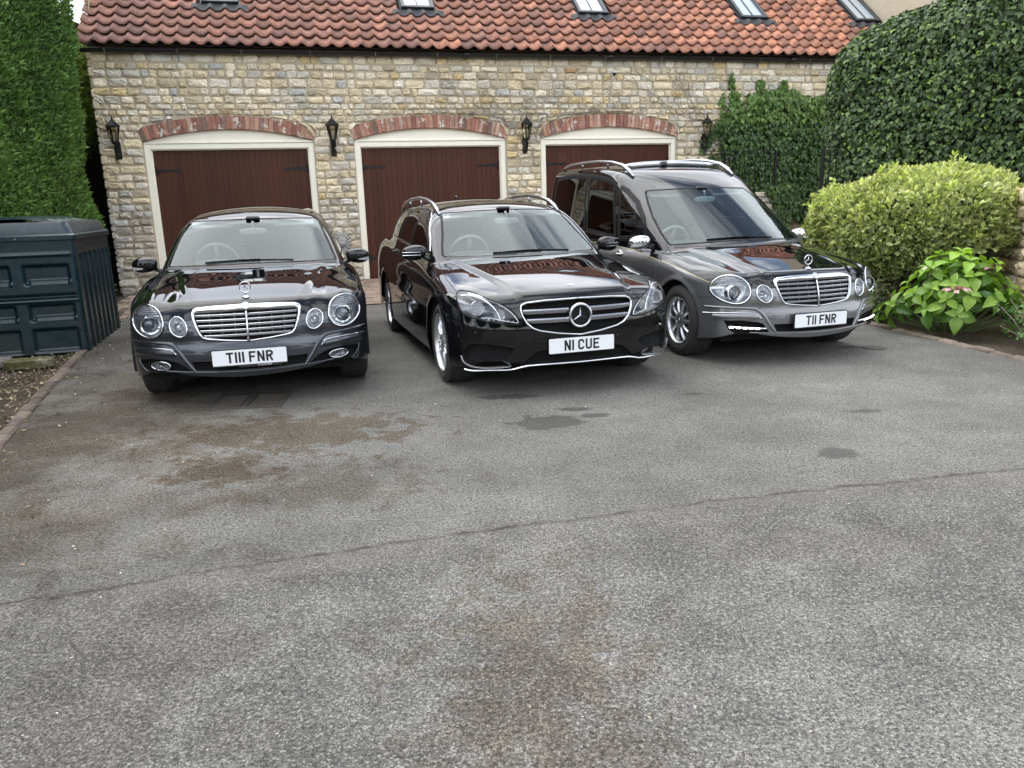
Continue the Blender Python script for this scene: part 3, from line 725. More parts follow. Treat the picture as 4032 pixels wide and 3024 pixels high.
def car_F(p, X, Y, Z):
    ax = np.sqrt(X * X + 1e-4)
    # --- lower body
    g = p['g2'] * ax**2 + p['g8'] * ax**8; gp = 2 * p['g2'] * ax + 8 * p['g8'] * ax**7
    yf = g + p['fs'] * softp(Z - p['fz'], .08) + .35 * softp(.25 - Z, .03)
    yf = yf + .012 * np.exp(-((Z - .50) / .05)**2) * sstep(.9, .55, ax) * (p['L'] != 4.905)
    for lx, lz, lr, pf, ph in p['lamps']: yf = yf - pf * np.exp(-(((ax - lx)**2 + (Z - lz)**2) / lr**2)**2)
    f_front = (yf - Y) / np.sqrt(1 + gp**2 * .7)
    W = interp(Y, p['W']) - .80 * np.maximum(0, Z - .70)**2 - .30 * np.maximum(0, .34 - Z)**1.5 + .006 * np.exp(-((Z - .60) / .05)**2)
    for wy in p['wheels']:
        d = np.sqrt((Y - wy)**2 + (Z - p['wr'])**2); W = W + .012 * np.exp(-((d - p['arch'] - .01) / .035)**2)
    f_side = ax - W
    H = interp(Y, p['H']) - .075 * ax**2 - .06 * ax**6
    rx, rg, rh = p['ridge']; xc = rx + rg * np.clip((Y - .15) / 1.15, 0, 1.2)
    H = H + rh * sstep(.035, -.035, ax - xc) * sstep(1.7, 1.2, Y)
    for lx, lz, lr, pf, ph in p['lamps']: H = H + ph * np.exp(-((ax - lx) / (lr * .85))**2) * sstep(1.3, .25, Y)
    f_top = (Z - H) * .97
    f = smax(f_side, f_front, .09); f = smax(f, f_top, .075)
    f = smax(f, (Y - p['L'] + .18 * ax**2 + .5 * ax**8) * .9, .12); f = smax(f, .185 - Z, .03)
    # --- greenhouse
    y0, sl, cv = p['ws']; f_ws = (y0 + (Z - .99) * sl + cv * X * X - Y) / math.sqrt(1 + sl * sl)
    Rr = interp(Y, p['R']) - p['rx'] * X * X - p.get('r6', .25) * ax**6
    f_roof = Z - Rr
    S = interp(Z, p['S']) - p['St'] * np.maximum(0, 2.4 - Y) - .09 * np.maximum(0, Y - p['plan_r'])**1.5
    f_sg = (ax - S) * .93
    yr, rs = p['rw']; f_rw = (Y - (yr - (Z - 1.0) * rs) + .12 * X * X) / math.sqrt(1 + rs * rs)
    gh = smax(f_roof, f_ws, .06); gh = smax(gh, f_sg, .07); gh = smax(gh, f_rw, .09); gh = np.maximum(gh, .86 - Z)
    return smin(f, gh, .018)

def march(p, P0, P1, n=56, it=18):
    """first crossing from P0 (outside) towards P1 (inside)"""
    P0 = np.asarray(P0, float); P1 = np.asarray(P1, float); D = P1 - P0; N0 = len(P0); lo = np.zeros(N0); hi = np.ones(N0); found = np.zeros(N0, bool)
    act = np.arange(N0); t = np.zeros(N0); L = np.linalg.norm(D, axis=1); mn = 1.0 / n
    for k in range(n * 2):        # sphere-trace like steps bounded below by 1/n
        Q = P0[act] + D[act] * t[act, None]; f = car_F(p, Q[:, 0], Q[:, 1], Q[:, 2]); ins = f < 0
        hit = act[ins]; hi[hit] = t[hit]; found[hit] = True
        keep = ~ins; act = act[keep]
        lo[act] = t[act]; t[act] += np.maximum(mn, .55 * f[keep] / L[act]); act = act[t[act] <= 1.0]
        if not len(act): break
    ix = np.where(found)[0]; l2, h2 = lo[ix], hi[ix]; A, B = P0[ix], D[ix]
    for _ in range(it):
        m = (l2 + h2) / 2; Q = A + B * m[:, None]; ins = car_F(p, Q[:, 0], Q[:, 1], Q[:, 2]) < 0; h2 = np.where(ins, m, h2); l2 = np.where(ins, l2, m)
    lo[ix] = l2; hi[ix] = h2
    return P0 + D * ((lo + hi) / 2)[:, None], found
def car_N(p, P, e=.002):
    P = np.asarray(P, float); g = []
    for k in range(3):
        a = P.copy(); b = P.copy(); a[:, k] += e; b[:, k] -= e
        g.append(car_F(p, a[:, 0], a[:, 1], a[:, 2]) - car_F(p, b[:, 0], b[:, 1], b[:, 2]))
    g = np.stack(g, 1); return g / np.maximum(np.linalg.norm(g, axis=1, keepdims=True), 1e-9)
def on_front(p, pts):      # (x, z) -> surface
    a = np.array([(x, -.15, z) for x, z in pts]); b = np.array([(x, 2.5, z) for x, z in pts]); return march(p, a, b, 110)[0]
def on_side(p, pts, sg):   # (y, z)
    a = np.array([(sg * 1.1, y, z) for y, z in pts]); b = np.array([(sg * .05, y, z) for y, z in pts]); return march(p, a, b, 60)[0]
def on_top(p, pts):        # (x, y)
    a = np.array([(x, y, 2.1) for x, y in pts]); b = np.array([(x, y, .3) for x, y in pts]); return march(p, a, b, 90)[0]

# ================================================================== CARS
def glass_mat(name, tint, ior=1.55, rough=0.0, f0=None):
    m = bpy.data.materials.new(name); m.use_nodes = True; t = m.node_tree; t.nodes.clear(); k = NT(t)
    o = k.n('ShaderNodeOutputMaterial'); tr = k.n('ShaderNodeBsdfTransparent', {'Color': (*tint, 1)}); gl = k.n('ShaderNodeBsdfGlossy', {'Roughness': rough}, distribution='GGX'); gl.inputs['Color'].default_value = (.90, .97, .98, 1) if 'windscreen' in name else (1, 1, 1, 1)
    fr = k.n('ShaderNodeFresnel', {'IOR': ior}); mx_ = k.n('ShaderNodeMixShader'); k.l(fr.outputs[0], mx_.inputs[0]); k.l(tr.outputs[0], mx_.inputs[1]); k.l(gl.outputs[0], mx_.inputs[2]); k.l(mx_.outputs[0], o.inputs[0]); return m
def paint(name, base, metal=0.0, rough=.25, flake=False):
    def f(t, b):
        k = NT(t)
        if flake: k.l(k.mix(k.noise(900, 2, .5, k.obj()), tuple(q * .75 for q in base), tuple(min(1, q * 1.3) for q in base)), b.inputs['Base Color'])
        # faint dust film
        d = k.noise(3.0, 6, .7, k.obj()); k.l(k.ramp(d, [(.3, .004), (.8, .02)]), b.inputs['Coat Roughness'])
    return mat(name, base, rough, metal, 1.0, .5 if metal else 0.0, build=f, ior=1.5)
M_blk = paint('black_lacquer', (0.0035, 0.0036, 0.0045), 0, .3)
M_gun1 = paint('dark_gunmetal', (0.034, 0.038, 0.048), .75, .38, True)
M_gun3 = paint('mid_grey_metallic', (0.15, 0.152, 0.158), .75, .38, True)
M_chr = mat('chrome', (0.62, 0.63, 0.65), .07, 1.0)
M_chrb = mat('satin_chrome', (0.46, 0.47, 0.49), .24, 1.0)
M_sil = mat('silver_wheel', (0.50, 0.51, 0.53), .28, .85, .4)
M_refl = mat('lamp_reflector', (0.80, 0.82, 0.84), .22, .75)
M_refd = mat('lamp_housing_dark', (0.17, 0.175, 0.185), .28, .8)
M_lens = glass_mat('lamp_glass', (.97, .98, 1.0), 1.42)
M_proj = mat('projector_lens', (0.10, 0.12, 0.14), .03, .2, 1.0)
M_ws = glass_mat('windscreen_glass', (.84, .91, .89), 1.50)
M_wsh = glass_mat('windscreen_tinted_glass', (.76, .92, .91), 1.45)
M_sg = glass_mat('side_glass', (.40, .44, .43), 1.48)
M_pg = glass_mat('privacy_glass', (.16, .12, .10), 1.38)
M_rub = mat('black_rubber', (0.005, 0.005, 0.0055), .6, spec=.2)
M_plas = mat('black_plastic', (0.016, 0.016, 0.017), .5)
M_meshb = mat('mesh_black', (0.005, 0.005, 0.005), .7, spec=.25)
M_void = mat('shadow_black', (0.004, 0.004, 0.004), .9)
def tyre_nodes(t, b):
    k = NT(t); n = k.noise(40, 4, .6, k.obj()); k.l(k.mix(n, (0.014, 0.014, 0.014), (0.034, 0.033, 0.031)), b.inputs['Base Color'])
M_tyre = mat('tyre_rubber', rough=.8, build=tyre_nodes)
M_seat = mat('seat_fabric', (0.06, 0.062, 0.066), .8); M_seatg = mat('grey_trim', (0.26, 0.26, 0.26), .7)
M_white = mat('plate_white', (0.74, 0.75, 0.77), .35); M_char = mat('plate_character', (0.006, 0.006, 0.007), .4)
M_disc = mat('brake_disc', (0.25, 0.25, 0.25), .35, .9)
M_amb = mat('clear_lens', (0.42, 0.43, 0.43), .12, .2, 1.0)
M_drl = mat('daytime_light', (1, 1, 1), .3, emit=((1, 1, 1), 2.2))
M_coach = mat('coachline', (0.50, 0.46, 0.24), .4)

def resample(poly, step, closed=True):
    P = [np.array(p, float) for p in poly]; P = P + [P[0]] if closed else P; out = []
    for a, b in zip(P, P[1:]):
        n = max(1, int(np.linalg.norm(b - a) / step)); out += [a + (b - a) * i / n for i in range(n)]
    if not closed: out.append(P[-1])
    return np.array(out)
def smooth_poly(poly, it=2, closed=True):
    P = np.array(poly, float)
    for _ in range(it):
        A = np.roll(P, -1, 0) if closed else P[1:]; B = P if closed else P[:-1]; Q = np.empty((2 * len(B), P.shape[1])); Q[0::2] = .75 * B + .25 * A; Q[1::2] = .25 * B + .75 * A
        P = Q if closed else np.vstack([P[:1], Q, P[-1:]])
    return P
def in_poly(P, x, y):
    r = np.zeros(len(x), bool); n = len(P); j = n - 1
    for i in range(n):
        xi, yi = P[i]; xj, yj = P[j]; c = ((yi > y) != (yj > y)) & (x < (xj - xi) * (y - yi) / (yj - yi + 1e-12) + xi); r ^= c; j = i
    return r
def near_poly(P, q):
    A = P; B = np.roll(P, -1, 0); D = B - A; L = (D**2).sum(1) + 1e-12
    t = np.clip(((q[:, None, :] - A[None]) * D[None]).sum(2) / L[None], 0, 1); C = A[None] + D[None] * t[..., None]; d = ((C - q[:, None, :])**2).sum(2); i = d.argmin(1)
    return C[np.arange(len(q)), i], np.sqrt(d[np.arange(len(q)), i])

class CarMesh:
    def __init__(s, p):
        s.p = p; L = p['L']; zt = max(q[1] for q in p['R']) + .06
        xs = np.linspace(-1, 1, 131); ys = np.concatenate([np.arange(0, 1.3, .0145), np.arange(1.3, L + .12, .021)]); ny = len(ys); nx = len(xs)
        def ztop(y): return np.interp(y, [0, .05, 1.0, 1.7, 2.4, L], [.90, .92, 1.10, 1.62 if zt < 1.7 else 1.75, zt, zt])
        zs = np.linspace(0, 1, 86); nz = len(zs); V = []; Q = []
        def C(P):
            x, y, z = P[..., 0], P[..., 1], P[..., 2]; return np.stack([.25 * x, np.clip(y, .42, L - .5), .58 + (z - .58) * .25], -1)
        def patch(P):
            n, m = P.shape[:2]; o = sum(len(v) for v in V); V.append(P.reshape(-1, 3)); i = np.arange(n * m).reshape(n, m) + o
            Q.append(np.stack([i[:-1, :-1], i[1:, :-1], i[1:, 1:], i[:-1, 1:]], -1).reshape(-1, 4))
        X0 = .99; yy = -.10 + ys * (L + .22) / ys[-1]
        zb = .17
        # front
        g = np.zeros((nx, nz, 3)); g[..., 0] = xs[:, None] * X0; g[..., 1] = yy[0]; g[..., 2] = zb + zs[None] * (ztop(0) - zb); patch(g)
        for sg in (-1, 1):
            g = np.zeros((ny, nz, 3)); g[..., 0] = sg * X0; g[..., 1] = yy[:, None]; g[..., 2] = zb + zs[None] * (ztop(ys)[:, None] - zb); patch(g[::-sg])
        g = np.zeros((nx, ny, 3)); g[..., 0] = xs[:, None] * X0; g[..., 1] = yy[None]; g[..., 2] = ztop(ys)[None]; patch(g)
        g = np.zeros((nx, nz, 3)); g[..., 0] = xs[:, None] * X0; g[..., 1] = yy[-1]; g[..., 2] = zb + zs[None] * (ztop(L) - zb); patch(g[::-1])
        P = np.vstack(V); Q = np.vstack(Q)
        # weld
        key = np.round(P * 5000).astype(np.int64); _, idx, inv = np.unique(key, axis=0, return_index=True, return_inverse=True); inv = inv.ravel(); P = P[idx]; Q = inv[Q]
        S, ok = march(p, P, C(P), 45, 15)
        keep = ok[Q].all(1); s.V = S; Q = Q[keep]
        fn = np.cross(S[Q[:, 2]] - S[Q[:, 0]], S[Q[:, 3]] - S[Q[:, 1]]); gn = car_N(p, S[Q].mean(1)); fl = (fn * gn).sum(1) < 0; Q[fl] = Q[fl][:, ::-1]; Q = Q[~((gn[:, 2] < -.75) & (S[Q].mean(1)[:, 2] < .25))]; s.Q = Q; s.tag = np.array(['body'] * len(s.Q), dtype='U24'); s.mi = np.zeros(len(s.Q), int)
    def cen(s): return s.V[s.Q].mean(1)
    def carve(s, poly, ax, cond, tag=None, mi=None, only=None, lim=.022):
        """faces inside poly (2D in axes ax) and satisfying cond(centroid) get the tag; the border is pulled on to the polygon"""
        P = np.asarray(poly, float); c = s.cen(); ins = in_poly(P, c[:, ax[0]], c[:, ax[1]]) & cond(c[:, 0], c[:, 1], c[:, 2])
        if only is not None: ins &= np.isin(s.tag, only)
        a = np.zeros(len(s.V), bool); b = a.copy(); a[s.Q[ins].ravel()] = True; b[s.Q[~ins].ravel()] = True; bd = np.where(a & b)[0]
        if len(bd):
            q = s.V[bd][:, ax]; n, d = near_poly(P, q); m = d < lim; bd = bd[m]; W = s.V[bd]; W[:, ax[0]] = n[m, 0]; W[:, ax[1]] = n[m, 1]
            for _ in range(3):
                f = car_F(s.p, W[:, 0], W[:, 1], W[:, 2]); N = car_N(s.p, W); 
                k = [i for i in range(3) if i not in ax][0]; st = np.where(np.abs(N[:, k]) > .35, f / np.where(np.abs(N[:, k]) < .2, 1, N[:, k]), 0); W[:, k] -= np.clip(st, -.03, .03)
                wk = np.abs(N[:, k]) <= .35; W[wk] -= N[wk] * f[wk][:, None]
            s.V[bd] = W
        if tag is not None: s.tag[ins] = tag
        if mi is not None: s.mi[ins] = mi
        return ins
    def setif(s, cond, tag=None, mi=None, only=None):
        c = s.cen(); i = cond(c[:, 0], c[:, 1], c[:, 2])
        if only is not None: i &= np.isin(s.tag, only)
        if tag is not None: s.tag[i] = tag
        if mi is not None: s.mi[i] = mi
    def part(s, sel, name, mats, parent, off=None, flip=False, smooth=True):
        Q = s.Q[sel]; u, inv = np.unique(Q, return_inverse=True); V = s.V[u]; N = car_N(s.p, V)
        if off is not None: V = V + np.array(off)
        me = npmesh(name, V, inv.reshape(-1, 4), mats, None, True, N, s.mi[sel] if isinstance(mats, (list, tuple)) and len(mats) > 1 else None)
        return link(name, me, parent)

def ribbon(mb, P, N, wd, lift=.0015, col=None):
    P = np.asarray(P, float); T = np.gradient(P, axis=0); T /= np.linalg.norm(T, axis=1, keepdims=True) + 1e-9; B = np.cross(T, N); B /= np.linalg.norm(B, axis=1, keepdims=True) + 1e-9
    n = len(P); w_ = (np.asarray(wd) * np.ones(n))[:, None] / 2; V = np.vstack([P + B * w_ + N * lift * .2, P + B * w_ * .5 + N * lift, P - B * w_ * .5 + N * lift, P - B * w_ + N * lift * .2])
    F = [(k * n + i, k * n + i + 1, (k + 1) * n + i + 1, (k + 1) * n + i) for k in range(3) for i in range(n - 1)]; mb.add(V, F, col); return mb
def surf(p, pts, plane, sg=1, step=.03, closed=False):
    q = resample(pts, step, closed)
    if closed: q = np.vstack([q, q[:1]])
    P = on_front(p, q) if plane == 'f' else on_side(p, q, sg) if plane == 's' else on_top(p, q); return P, car_N(p, P)
def line(p, name, mt, parent, pts, plane, wd, lift=.0015, sgs=(1,), step=.03, closed=False, sm=0):
    pts = smooth_poly(pts, sm, closed) if sm else pts
    for sg in sgs:
        mb = MB(); pp = [(q[0] * sg, q[1]) for q in pts] if plane != 's' else pts
        P, N = surf(p, pp, plane, sg, step, closed); ribbon(mb, P, N, wd, lift); o = mb.build(name, mt, parent, smooth=True)
    return o
def rounded_ring(mb, P, N, r, flat=.6, lift=0.0):
    mb.tube([tuple(a) for a in (np.asarray(P) + N * lift)[:-1]], r, 8, closed=True, up=tuple(N.mean(0)), flat=flat)
def slat(mb, p, z, x0, x1, h, d, fwd=0.0, back=.02, n=14):
    xs = np.linspace(x0, x1, n); P = on_front(p, [(x, z) for x in xs]); V = []
    for q in P: V += [(q[0], q[1] - fwd, z - h * .5), (q[0], q[1] - fwd - d * .35, z - h * .15), (q[0], q[1] - fwd - d * .35, z + h * .25), (q[0], q[1] - fwd, z + h * .5), (q[0], q[1] + back, z + h * .45), (q[0], q[1] + back, z - h * .45)]
    F = [(i * 6 + k, i * 6 + (k + 1) % 6, (i + 1) * 6 + (k + 1) % 6, (i + 1) * 6 + k) for i in range(n - 1) for k in range(6)] + [tuple(range(6)), tuple(range((n - 1) * 6, n * 6))]
    mb.add(V, F)
def hspan(P, z):     # x range of polygon at height z (right half)
    xs = []
    for (x0, z0), (x1, z1_) in zip(P, np.roll(P, -1, 0)):
        if (z0 - z) * (z1_ - z) < 0: xs.append(x0 + (x1 - x0) * (z - z0) / (z1_ - z0))
    return (min(xs), max(xs)) if len(xs) > 1 else None
def lattice(mb, p, poly, sp, ang, wd, back):
    P = np.asarray(poly, float); c, s_ = math.cos(ang), math.sin(ang); Rr = P @ np.array([[c, -s_], [s_, c]]); lo, hi = Rr[:, 1].min(), Rr[:, 1].max(); v = lo + sp * .6
    while v < hi:
        xs = []
        for a, b in zip(Rr, np.roll(Rr, -1, 0)):
            if (a[1] - v) * (b[1] - v) < 0: xs.append(a[0] + (b[0] - a[0]) * (v - a[1]) / (b[1] - a[1]))
        xs.sort()
        for x0, x1 in zip(xs[::2], xs[1::2]):
            n = max(2, int((x1 - x0) / .04) + 1); q = np.array([(x, v) for x in np.linspace(x0, x1, n)]) @ np.array([[c, s_], [-s_, c]]); S = on_front(p, q) + np.array([0, back, 0]); mb.tube([tuple(a) for a in S], wd, 4, caps=False)
        v += sp
def mir(P): P = np.asarray(P, float); return np.vstack([P, (P * [-1, 1])[::-1]])

# ---------- lettering for the plates (79 mm high, 50 mm wide, 14 mm strokes)
def glyph(ch):
    a, H_, W_ = .014, .079, .050; h = a / 2
    def arc(cx, cy, r, t0, t1, n=7, ry=None): return [(cx + r * math.cos(R(t0 + (t1 - t0) * i / n)), cy + (ry or r) * math.sin(R(t0 + (t1 - t0) * i / n))) for i in range(n + 1)]
    S = {'T': ([[(0, H_ - h), (W_, H_ - h)], [(W_ / 2, H_ - h), (W_ / 2, 0)]], W_), '1': ([[(h, 0), (h, H_)]], a),
         'F': ([[(h, 0), (h, H_)], [(h, H_ - h), (W_ - .002, H_ - h)], [(h, .040), (W_ - .010, .040)]], W_ - .002),
         'N': ([[(h, 0), (h, H_)], [(W_ - h, 0), (W_ - h, H_)], [(h + .001, H_ - .002), (W_ - h - .001, .002)]], W_),
         'R': ([[(h, 0), (h, H_)], [(h, H_ - h), (W_ - .020, H_ - h)] + arc(W_ - .020, H_ - h - .0145, .0135, 80, -90, 8, .0145) + [(h, .036)], [(W_ - .024, .036), (W_ - h, 0)]], W_),
         'C': ([[(W_ - h, .058)] + arc(W_ - .022, H_ - .022, .015, 0, 90, 5) + arc(.022, H_ - .022, .015, 90, 180, 5) + arc(.022, .022, .015, 180, 270, 5) + arc(W_ - .022, .022, .015, 270, 360, 5) + [(W_ - h, .022)]], W_),
         'U': ([[(h, H_)] + arc(.022, .022, .015, 180, 270, 5) + arc(W_ - .022, .022, .015, 270, 360, 5) + [(W_ - h, H_)]], W_),
         'E': ([[(h, 0), (h, H_)], [(h, H_ - h), (W_ - .002, H_ - h)], [(h, .0405), (W_ - .008, .0405)], [(h, h), (W_ - .002, h)]], W_ - .002)}[ch]
    return S
def stroke(mb, pts, wd, z0, z1_, M):
    P = [Vector((x, y)) for x, y in pts]; n = len(P); L = []; Rr = []
    for i in range(n):
        d0 = (P[i] - P[i - 1]).normalized() if i > 0 else (P[1] - P[0]).normalized(); d1 = (P[i + 1] - P[i]).normalized() if i < n - 1 else d0
        d = (d0 + d1).normalized(); nn = Vector((-d.y, d.x)); k = 1 / max(.5, d.dot(d0)); L.append(P[i] + nn * wd / 2 * k); Rr.append(P[i] - nn * wd / 2 * k)
    for i in range(n - 1): mb.prism([Rr[i], Rr[i + 1], L[i + 1], L[i]], z0, z1_, M)
PM = Matrix(((1, 0, 0, 0), (0, 0, -1, 0), (0, 1, 0, 0), (0, 0, 0, 1)))      # text plane (x, y, out) -> (x, -out, up)
def plate(parent, text, zc, y, frame=True, extra=None):
    r = empty('number_plate', (0, y, zc)); r.parent = parent
    b = MB(); rr = .008; q = [(.26 - rr + rr * math.cos(t), .0555 - rr + rr * math.sin(t)) for t in np.linspace(0, math.pi / 2, 5)]
    out_ = q + [(-x, z) for x, z in q[::-1]] + [(-x, -z) for x, z in q] + [(x, -z) for x, z in q[::-1]]
    if frame: MB().prism([(x * 1.022, z * 1.10 + (.002 if z > 0 else -.004)) for x, z in out_], -.012, .000, PM).build('plate_surround', M_plas, r)
    b.prism(out_, 0.0012, .0045, PM).build('plate_blank', M_white, r)
    wds = [(glyph(c)[1] if c != ' ' else .030) for c in text]; tot = sum(wds) + .011 * (len(text) - 1) - .022 * text.count(' ') + 0.0
    tot = 0; xs = []
    for i, c in enumerate(text):
        if c == ' ': tot += .033 - .011; continue
        xs.append((c, tot)); tot += glyph(c)[1] + .011
    tot -= .011; ch = MB()
    for c, x in xs:
        for st in glyph(c)[0]: stroke(ch, [(px_ + x - tot / 2, py_ - .0395) for px_, py_ in st], .014, .0046, .0060, PM)
    ch.build('lettering', M_char, r)
    if extra:
        cu = bpy.data.curves.new('small_print', 'FONT'); cu.body = extra; cu.size = .016; cu.align_x = 'CENTER'; cu.extrude = .0005; to = bpy.data.objects.new('small_print', cu); COL.objects.link(to)
        dgp = bpy.context.evaluated_depsgraph_get(); me = bpy.data.meshes.new_from_object(to.evaluated_get(dgp)); bpy.data.objects.remove(to); me.materials.clear(); me.materials.append(M_white)
        MB().box((.07, .002, -.0665), (.30, .006, .016)).build('dealer_strip', M_plas, r); o = link('small_print', me, r); o.matrix_local = Matrix.Translation((.10, -.0022, -.071)) @ PM
    return r

def star_geo(mb, M, ro, rt, tr, rp=None, depth=.006, ring=True):
    """three pointed star in a ring, facing -y"""
    if ring: mb.tube([M @ Vector((ro * math.cos(t), 0, ro * math.sin(t))) for t in np.linspace(0, 2 * math.pi, 36, endpoint=False)], tr, 8, closed=True, up=(0, 1, 0))
    V = [Vector((0, -depth, 0)), Vector((0, depth, 0))]; rin = rt * .13
    for i in range(3):
        a = R(90 + 120 * i); V.append(Vector((rt * math.cos(a), 0, rt * math.sin(a)))); a += R(60); V.append(Vector((rin * math.cos(a), 0, rin * math.sin(a))))
    F = []
    for i in range(6): j = 2 + i; k = 2 + (i + 1) % 6; F += [(0, j, k), (1, k, j)]
    mb.add([M @ v for v in V], F)

def make_wheel(parent, x, y, r, w_, rimr, spokes, sg, style):
    wl = empty('wheel', (x, y, r)); wl.parent = parent; wl.rotation_euler = (0, R(90) if sg > 0 else R(-90), 0)   # local +z = outwards
    hw = w_ / 2; ty = MB(); prof = [(rimr + .002, -hw + .02), (rimr + .02, -hw + .004), ((r + rimr) / 2, -hw - .002), (r - .02, -hw + .012), (r - .003, -hw + .03), (r, 0), (r - .003, hw - .03), (r - .020, hw - .012), ((r + rimr) / 2, hw + .002), (rimr + .02, hw - .004), (rimr + .002, hw - .02)]
    ty.lathe([(a, b - hw) for a, b in prof], 56, cap=False).build('tyre', M_tyre, wl, smooth='auto')
    tr = MB()
    for i in range(60):
        a = 2 * math.pi * i / 60; M = Matrix.Rotation(a, 4, 'Z')
        for j, zz in enumerate((-.8, -.4, 0, .4, .8)):
            ww = w_ * .17; tr.box((0, 0, 0), (.014, r * 2 * math.pi / 60 * .78, ww), M=M @ Matrix.Translation((r - .0055 - (.006 if abs(zz) > .6 else 0), 0, zz * (hw - .022) - hw)))
    tr.build('tread', M_tyre, wl, kind='stuff')
    rm = MB(); lip = [(rimr + .004, -.10), (rimr - .004, -.02), (rimr + .006, -.001), (rimr - .004, .001), (rimr - .012, -.006), (rimr - .02, -.03), (rimr - .026, -.12)]
    rm.lathe([(a, b - .004) for a, b in lip], 56, cap=False)
    def spoke(a, wi, wo, curve=0.0):
        M = Matrix.Rotation(a, 4, 'Z'); n = 7; V = []
        for i in range(n):
            t = i / (n - 1); rr = .045 + (rimr - .062 + .012) * t if True else 0; rr = .045 + (rimr - .045 - .012) * t; ww = wi + (wo - wi) * t; z = -.020 - .018 * math.sin(t * math.pi * .9) * -1 - .022 * t; z = -.028 + .016 * math.sin(math.pi * t) - .012 * t; yo = curve * math.sin(math.pi * t)
            V += [M @ Vector((rr, yo - ww, z - .016)), M @ Vector((rr, yo - ww * .55, z)), M @ Vector((rr, yo + ww * .55, z)), M @ Vector((rr, yo + ww, z - .016)), M @ Vector((rr, yo, z - .045))]
        F = [(i * 5 + k, i * 5 + (k + 1) % 5, (i + 1) * 5 + (k + 1) % 5, (i + 1) * 5 + k) for i in range(n - 1) for k in range(5)]; rm.add(V, F)
    for i in range(spokes):
        a = 2 * math.pi * (i + .5) / spokes
        if style == 'twin': spoke(a - .13, .013, .012, -.006); spoke(a + .13, .013, .012, .006)
        else: spoke(a, .012, .019)
    rm.lathe([(.075, -.055), (.072, -.022), (.05, -.014), (.034, -.012), (.032, -.020)], 30)
    rm.build('rim', M_sil, wl, smooth='auto')
    hc = MB().lathe([(.031, -.016), (.028, -.011), (0, -.009)], 24); hc.build('centre_cap', M_plas, wl, smooth=True)
    sb = MB(); star_geo(sb, Matrix.Translation((0, 0, -.009)) @ Matrix.Rotation(R(90), 4, 'X') @ Matrix.Rotation(R(180), 4, 'X'), .024, .021, .002, depth=.003); sb.build('cap_star', M_chr, wl)
    MB().lathe([(rimr * .80, -.075), (rimr * .80, -.068), (.06, -.066)], 36).build('brake_disc', M_disc, wl, smooth='auto')
    MB().lathe([(rimr * .99, -.13), (.01, -.125)], 30).build('wheel_back', M_void, wl)
    return wl

def blob(c, s, e=2.6, n=20, m=14, M=None):
    """superellipsoid"""
    V = []; F = []
    def pw(v, k): return math.copysign(abs(v)**k, v)
    for j in range(m + 1):
        ph = -math.pi / 2 + math.pi * j / m
        for i in range(n):
            th = 2 * math.pi * i / n; k = 2 / e; V.append(Vector((pw(math.cos(ph), k) * pw(math.cos(th), k) * s[0], pw(math.cos(ph), k) * pw(math.sin(th), k) * s[1], pw(math.sin(ph), k) * s[2])))
    for j in range(m):
        for i in range(n): F.append((j * n + i, j * n + (i + 1) % n, (j + 1) * n + (i + 1) % n, (j + 1) * n + i))
    T = Matrix.Translation(Vector(c)); M = T @ M if M is not None else T
    return [M @ v for v in V], F

def mirror_part(root, sg, c, s, shell, style):
    m = empty('door_mirror', (sg * c[0], c[1], c[2])); m.parent = root
    V, F = blob((0, 0, 0), s, 2.7, 26, 18); V2 = []
    for v in V:
        t = v.x * sg / s[0]          # +1 outwards
        k = 1 - .22 * max(0, t)**2 - .10 * max(0, -t) ; zz = v.z * k + (.10 * s[2] * (-t)); yy = v.y + .018 * t + .02 * (1 if v.y < 0 else 0) * t * t * .5
        if v.y > s[1] * .55: yy = s[1] * .55 + (v.y - s[1] * .55) * .3
        V2.append((v.x, yy, zz))
    MB().add(V2, F).build('mirror_shell', shell, m, smooth=True)
    MB().bevbox((sg * -.0, s[1] * .66, 0), (s[0] * 1.25, .006, s[2] * 1.15), .003).build('mirror_glass', M_chr, m)
    ar = MB(); ar.tube([(-sg * (s[0] * .75), .01, -s[2] * .55), (-sg * (s[0] * 1.05), .0, -s[2] * .78), (-sg * (s[0] * 1.25 + .015), -.02, -s[2] * .95)], [.024, .022, .026], 10, flat=.8); ar.build('mirror_arm', M_plas, m, smooth=True)
    ind = MB(); zz = -s[2] * .42 if style == 'low' else -s[2] * .28
    if style == 'low':
        n = 7; V = []
        for i in range(n):
            t = i / (n - 1); x = sg * (s[0] * (.02 + .90 * t)); th = 1 - .75 * (1 - t) ; yb = -s[1] * (1 - .55 * t * t * t) * .985 + .018 * t - .002; h_ = s[2] * .24 * th
            V += [(x, yb - .004, zz + h_), (x, yb - .003, zz - h_), (x, yb + .02, zz + h_), (x, yb + .02, zz - h_)]
        F = []
        for i in range(n - 1): a = i * 4; b = a + 4; F += [(a, a + 1, b + 1, b), (a, b, b + 2, a + 2), (a + 1, a + 3, b + 3, b + 1)]
        ind.add(V, F + [(0, 2, 3, 1), (4 * n - 4, 4 * n - 3, 4 * n - 1, 4 * n - 2)]); ind.build('side_indicator', M_amb, m)
    else:
        for dz in (.012, -.014): ind.tube([(sg * (s[0] * q), -s[1] * (1 - .45 * max(0, q)**3) * .99 + .018 * max(0, q) - .003, dz + zz * .3) for q in (-.45, -.1, .3, .6, .85, .97)], .0035, 5)
        ind.build('side_indicator', M_chrb, m)
    return m

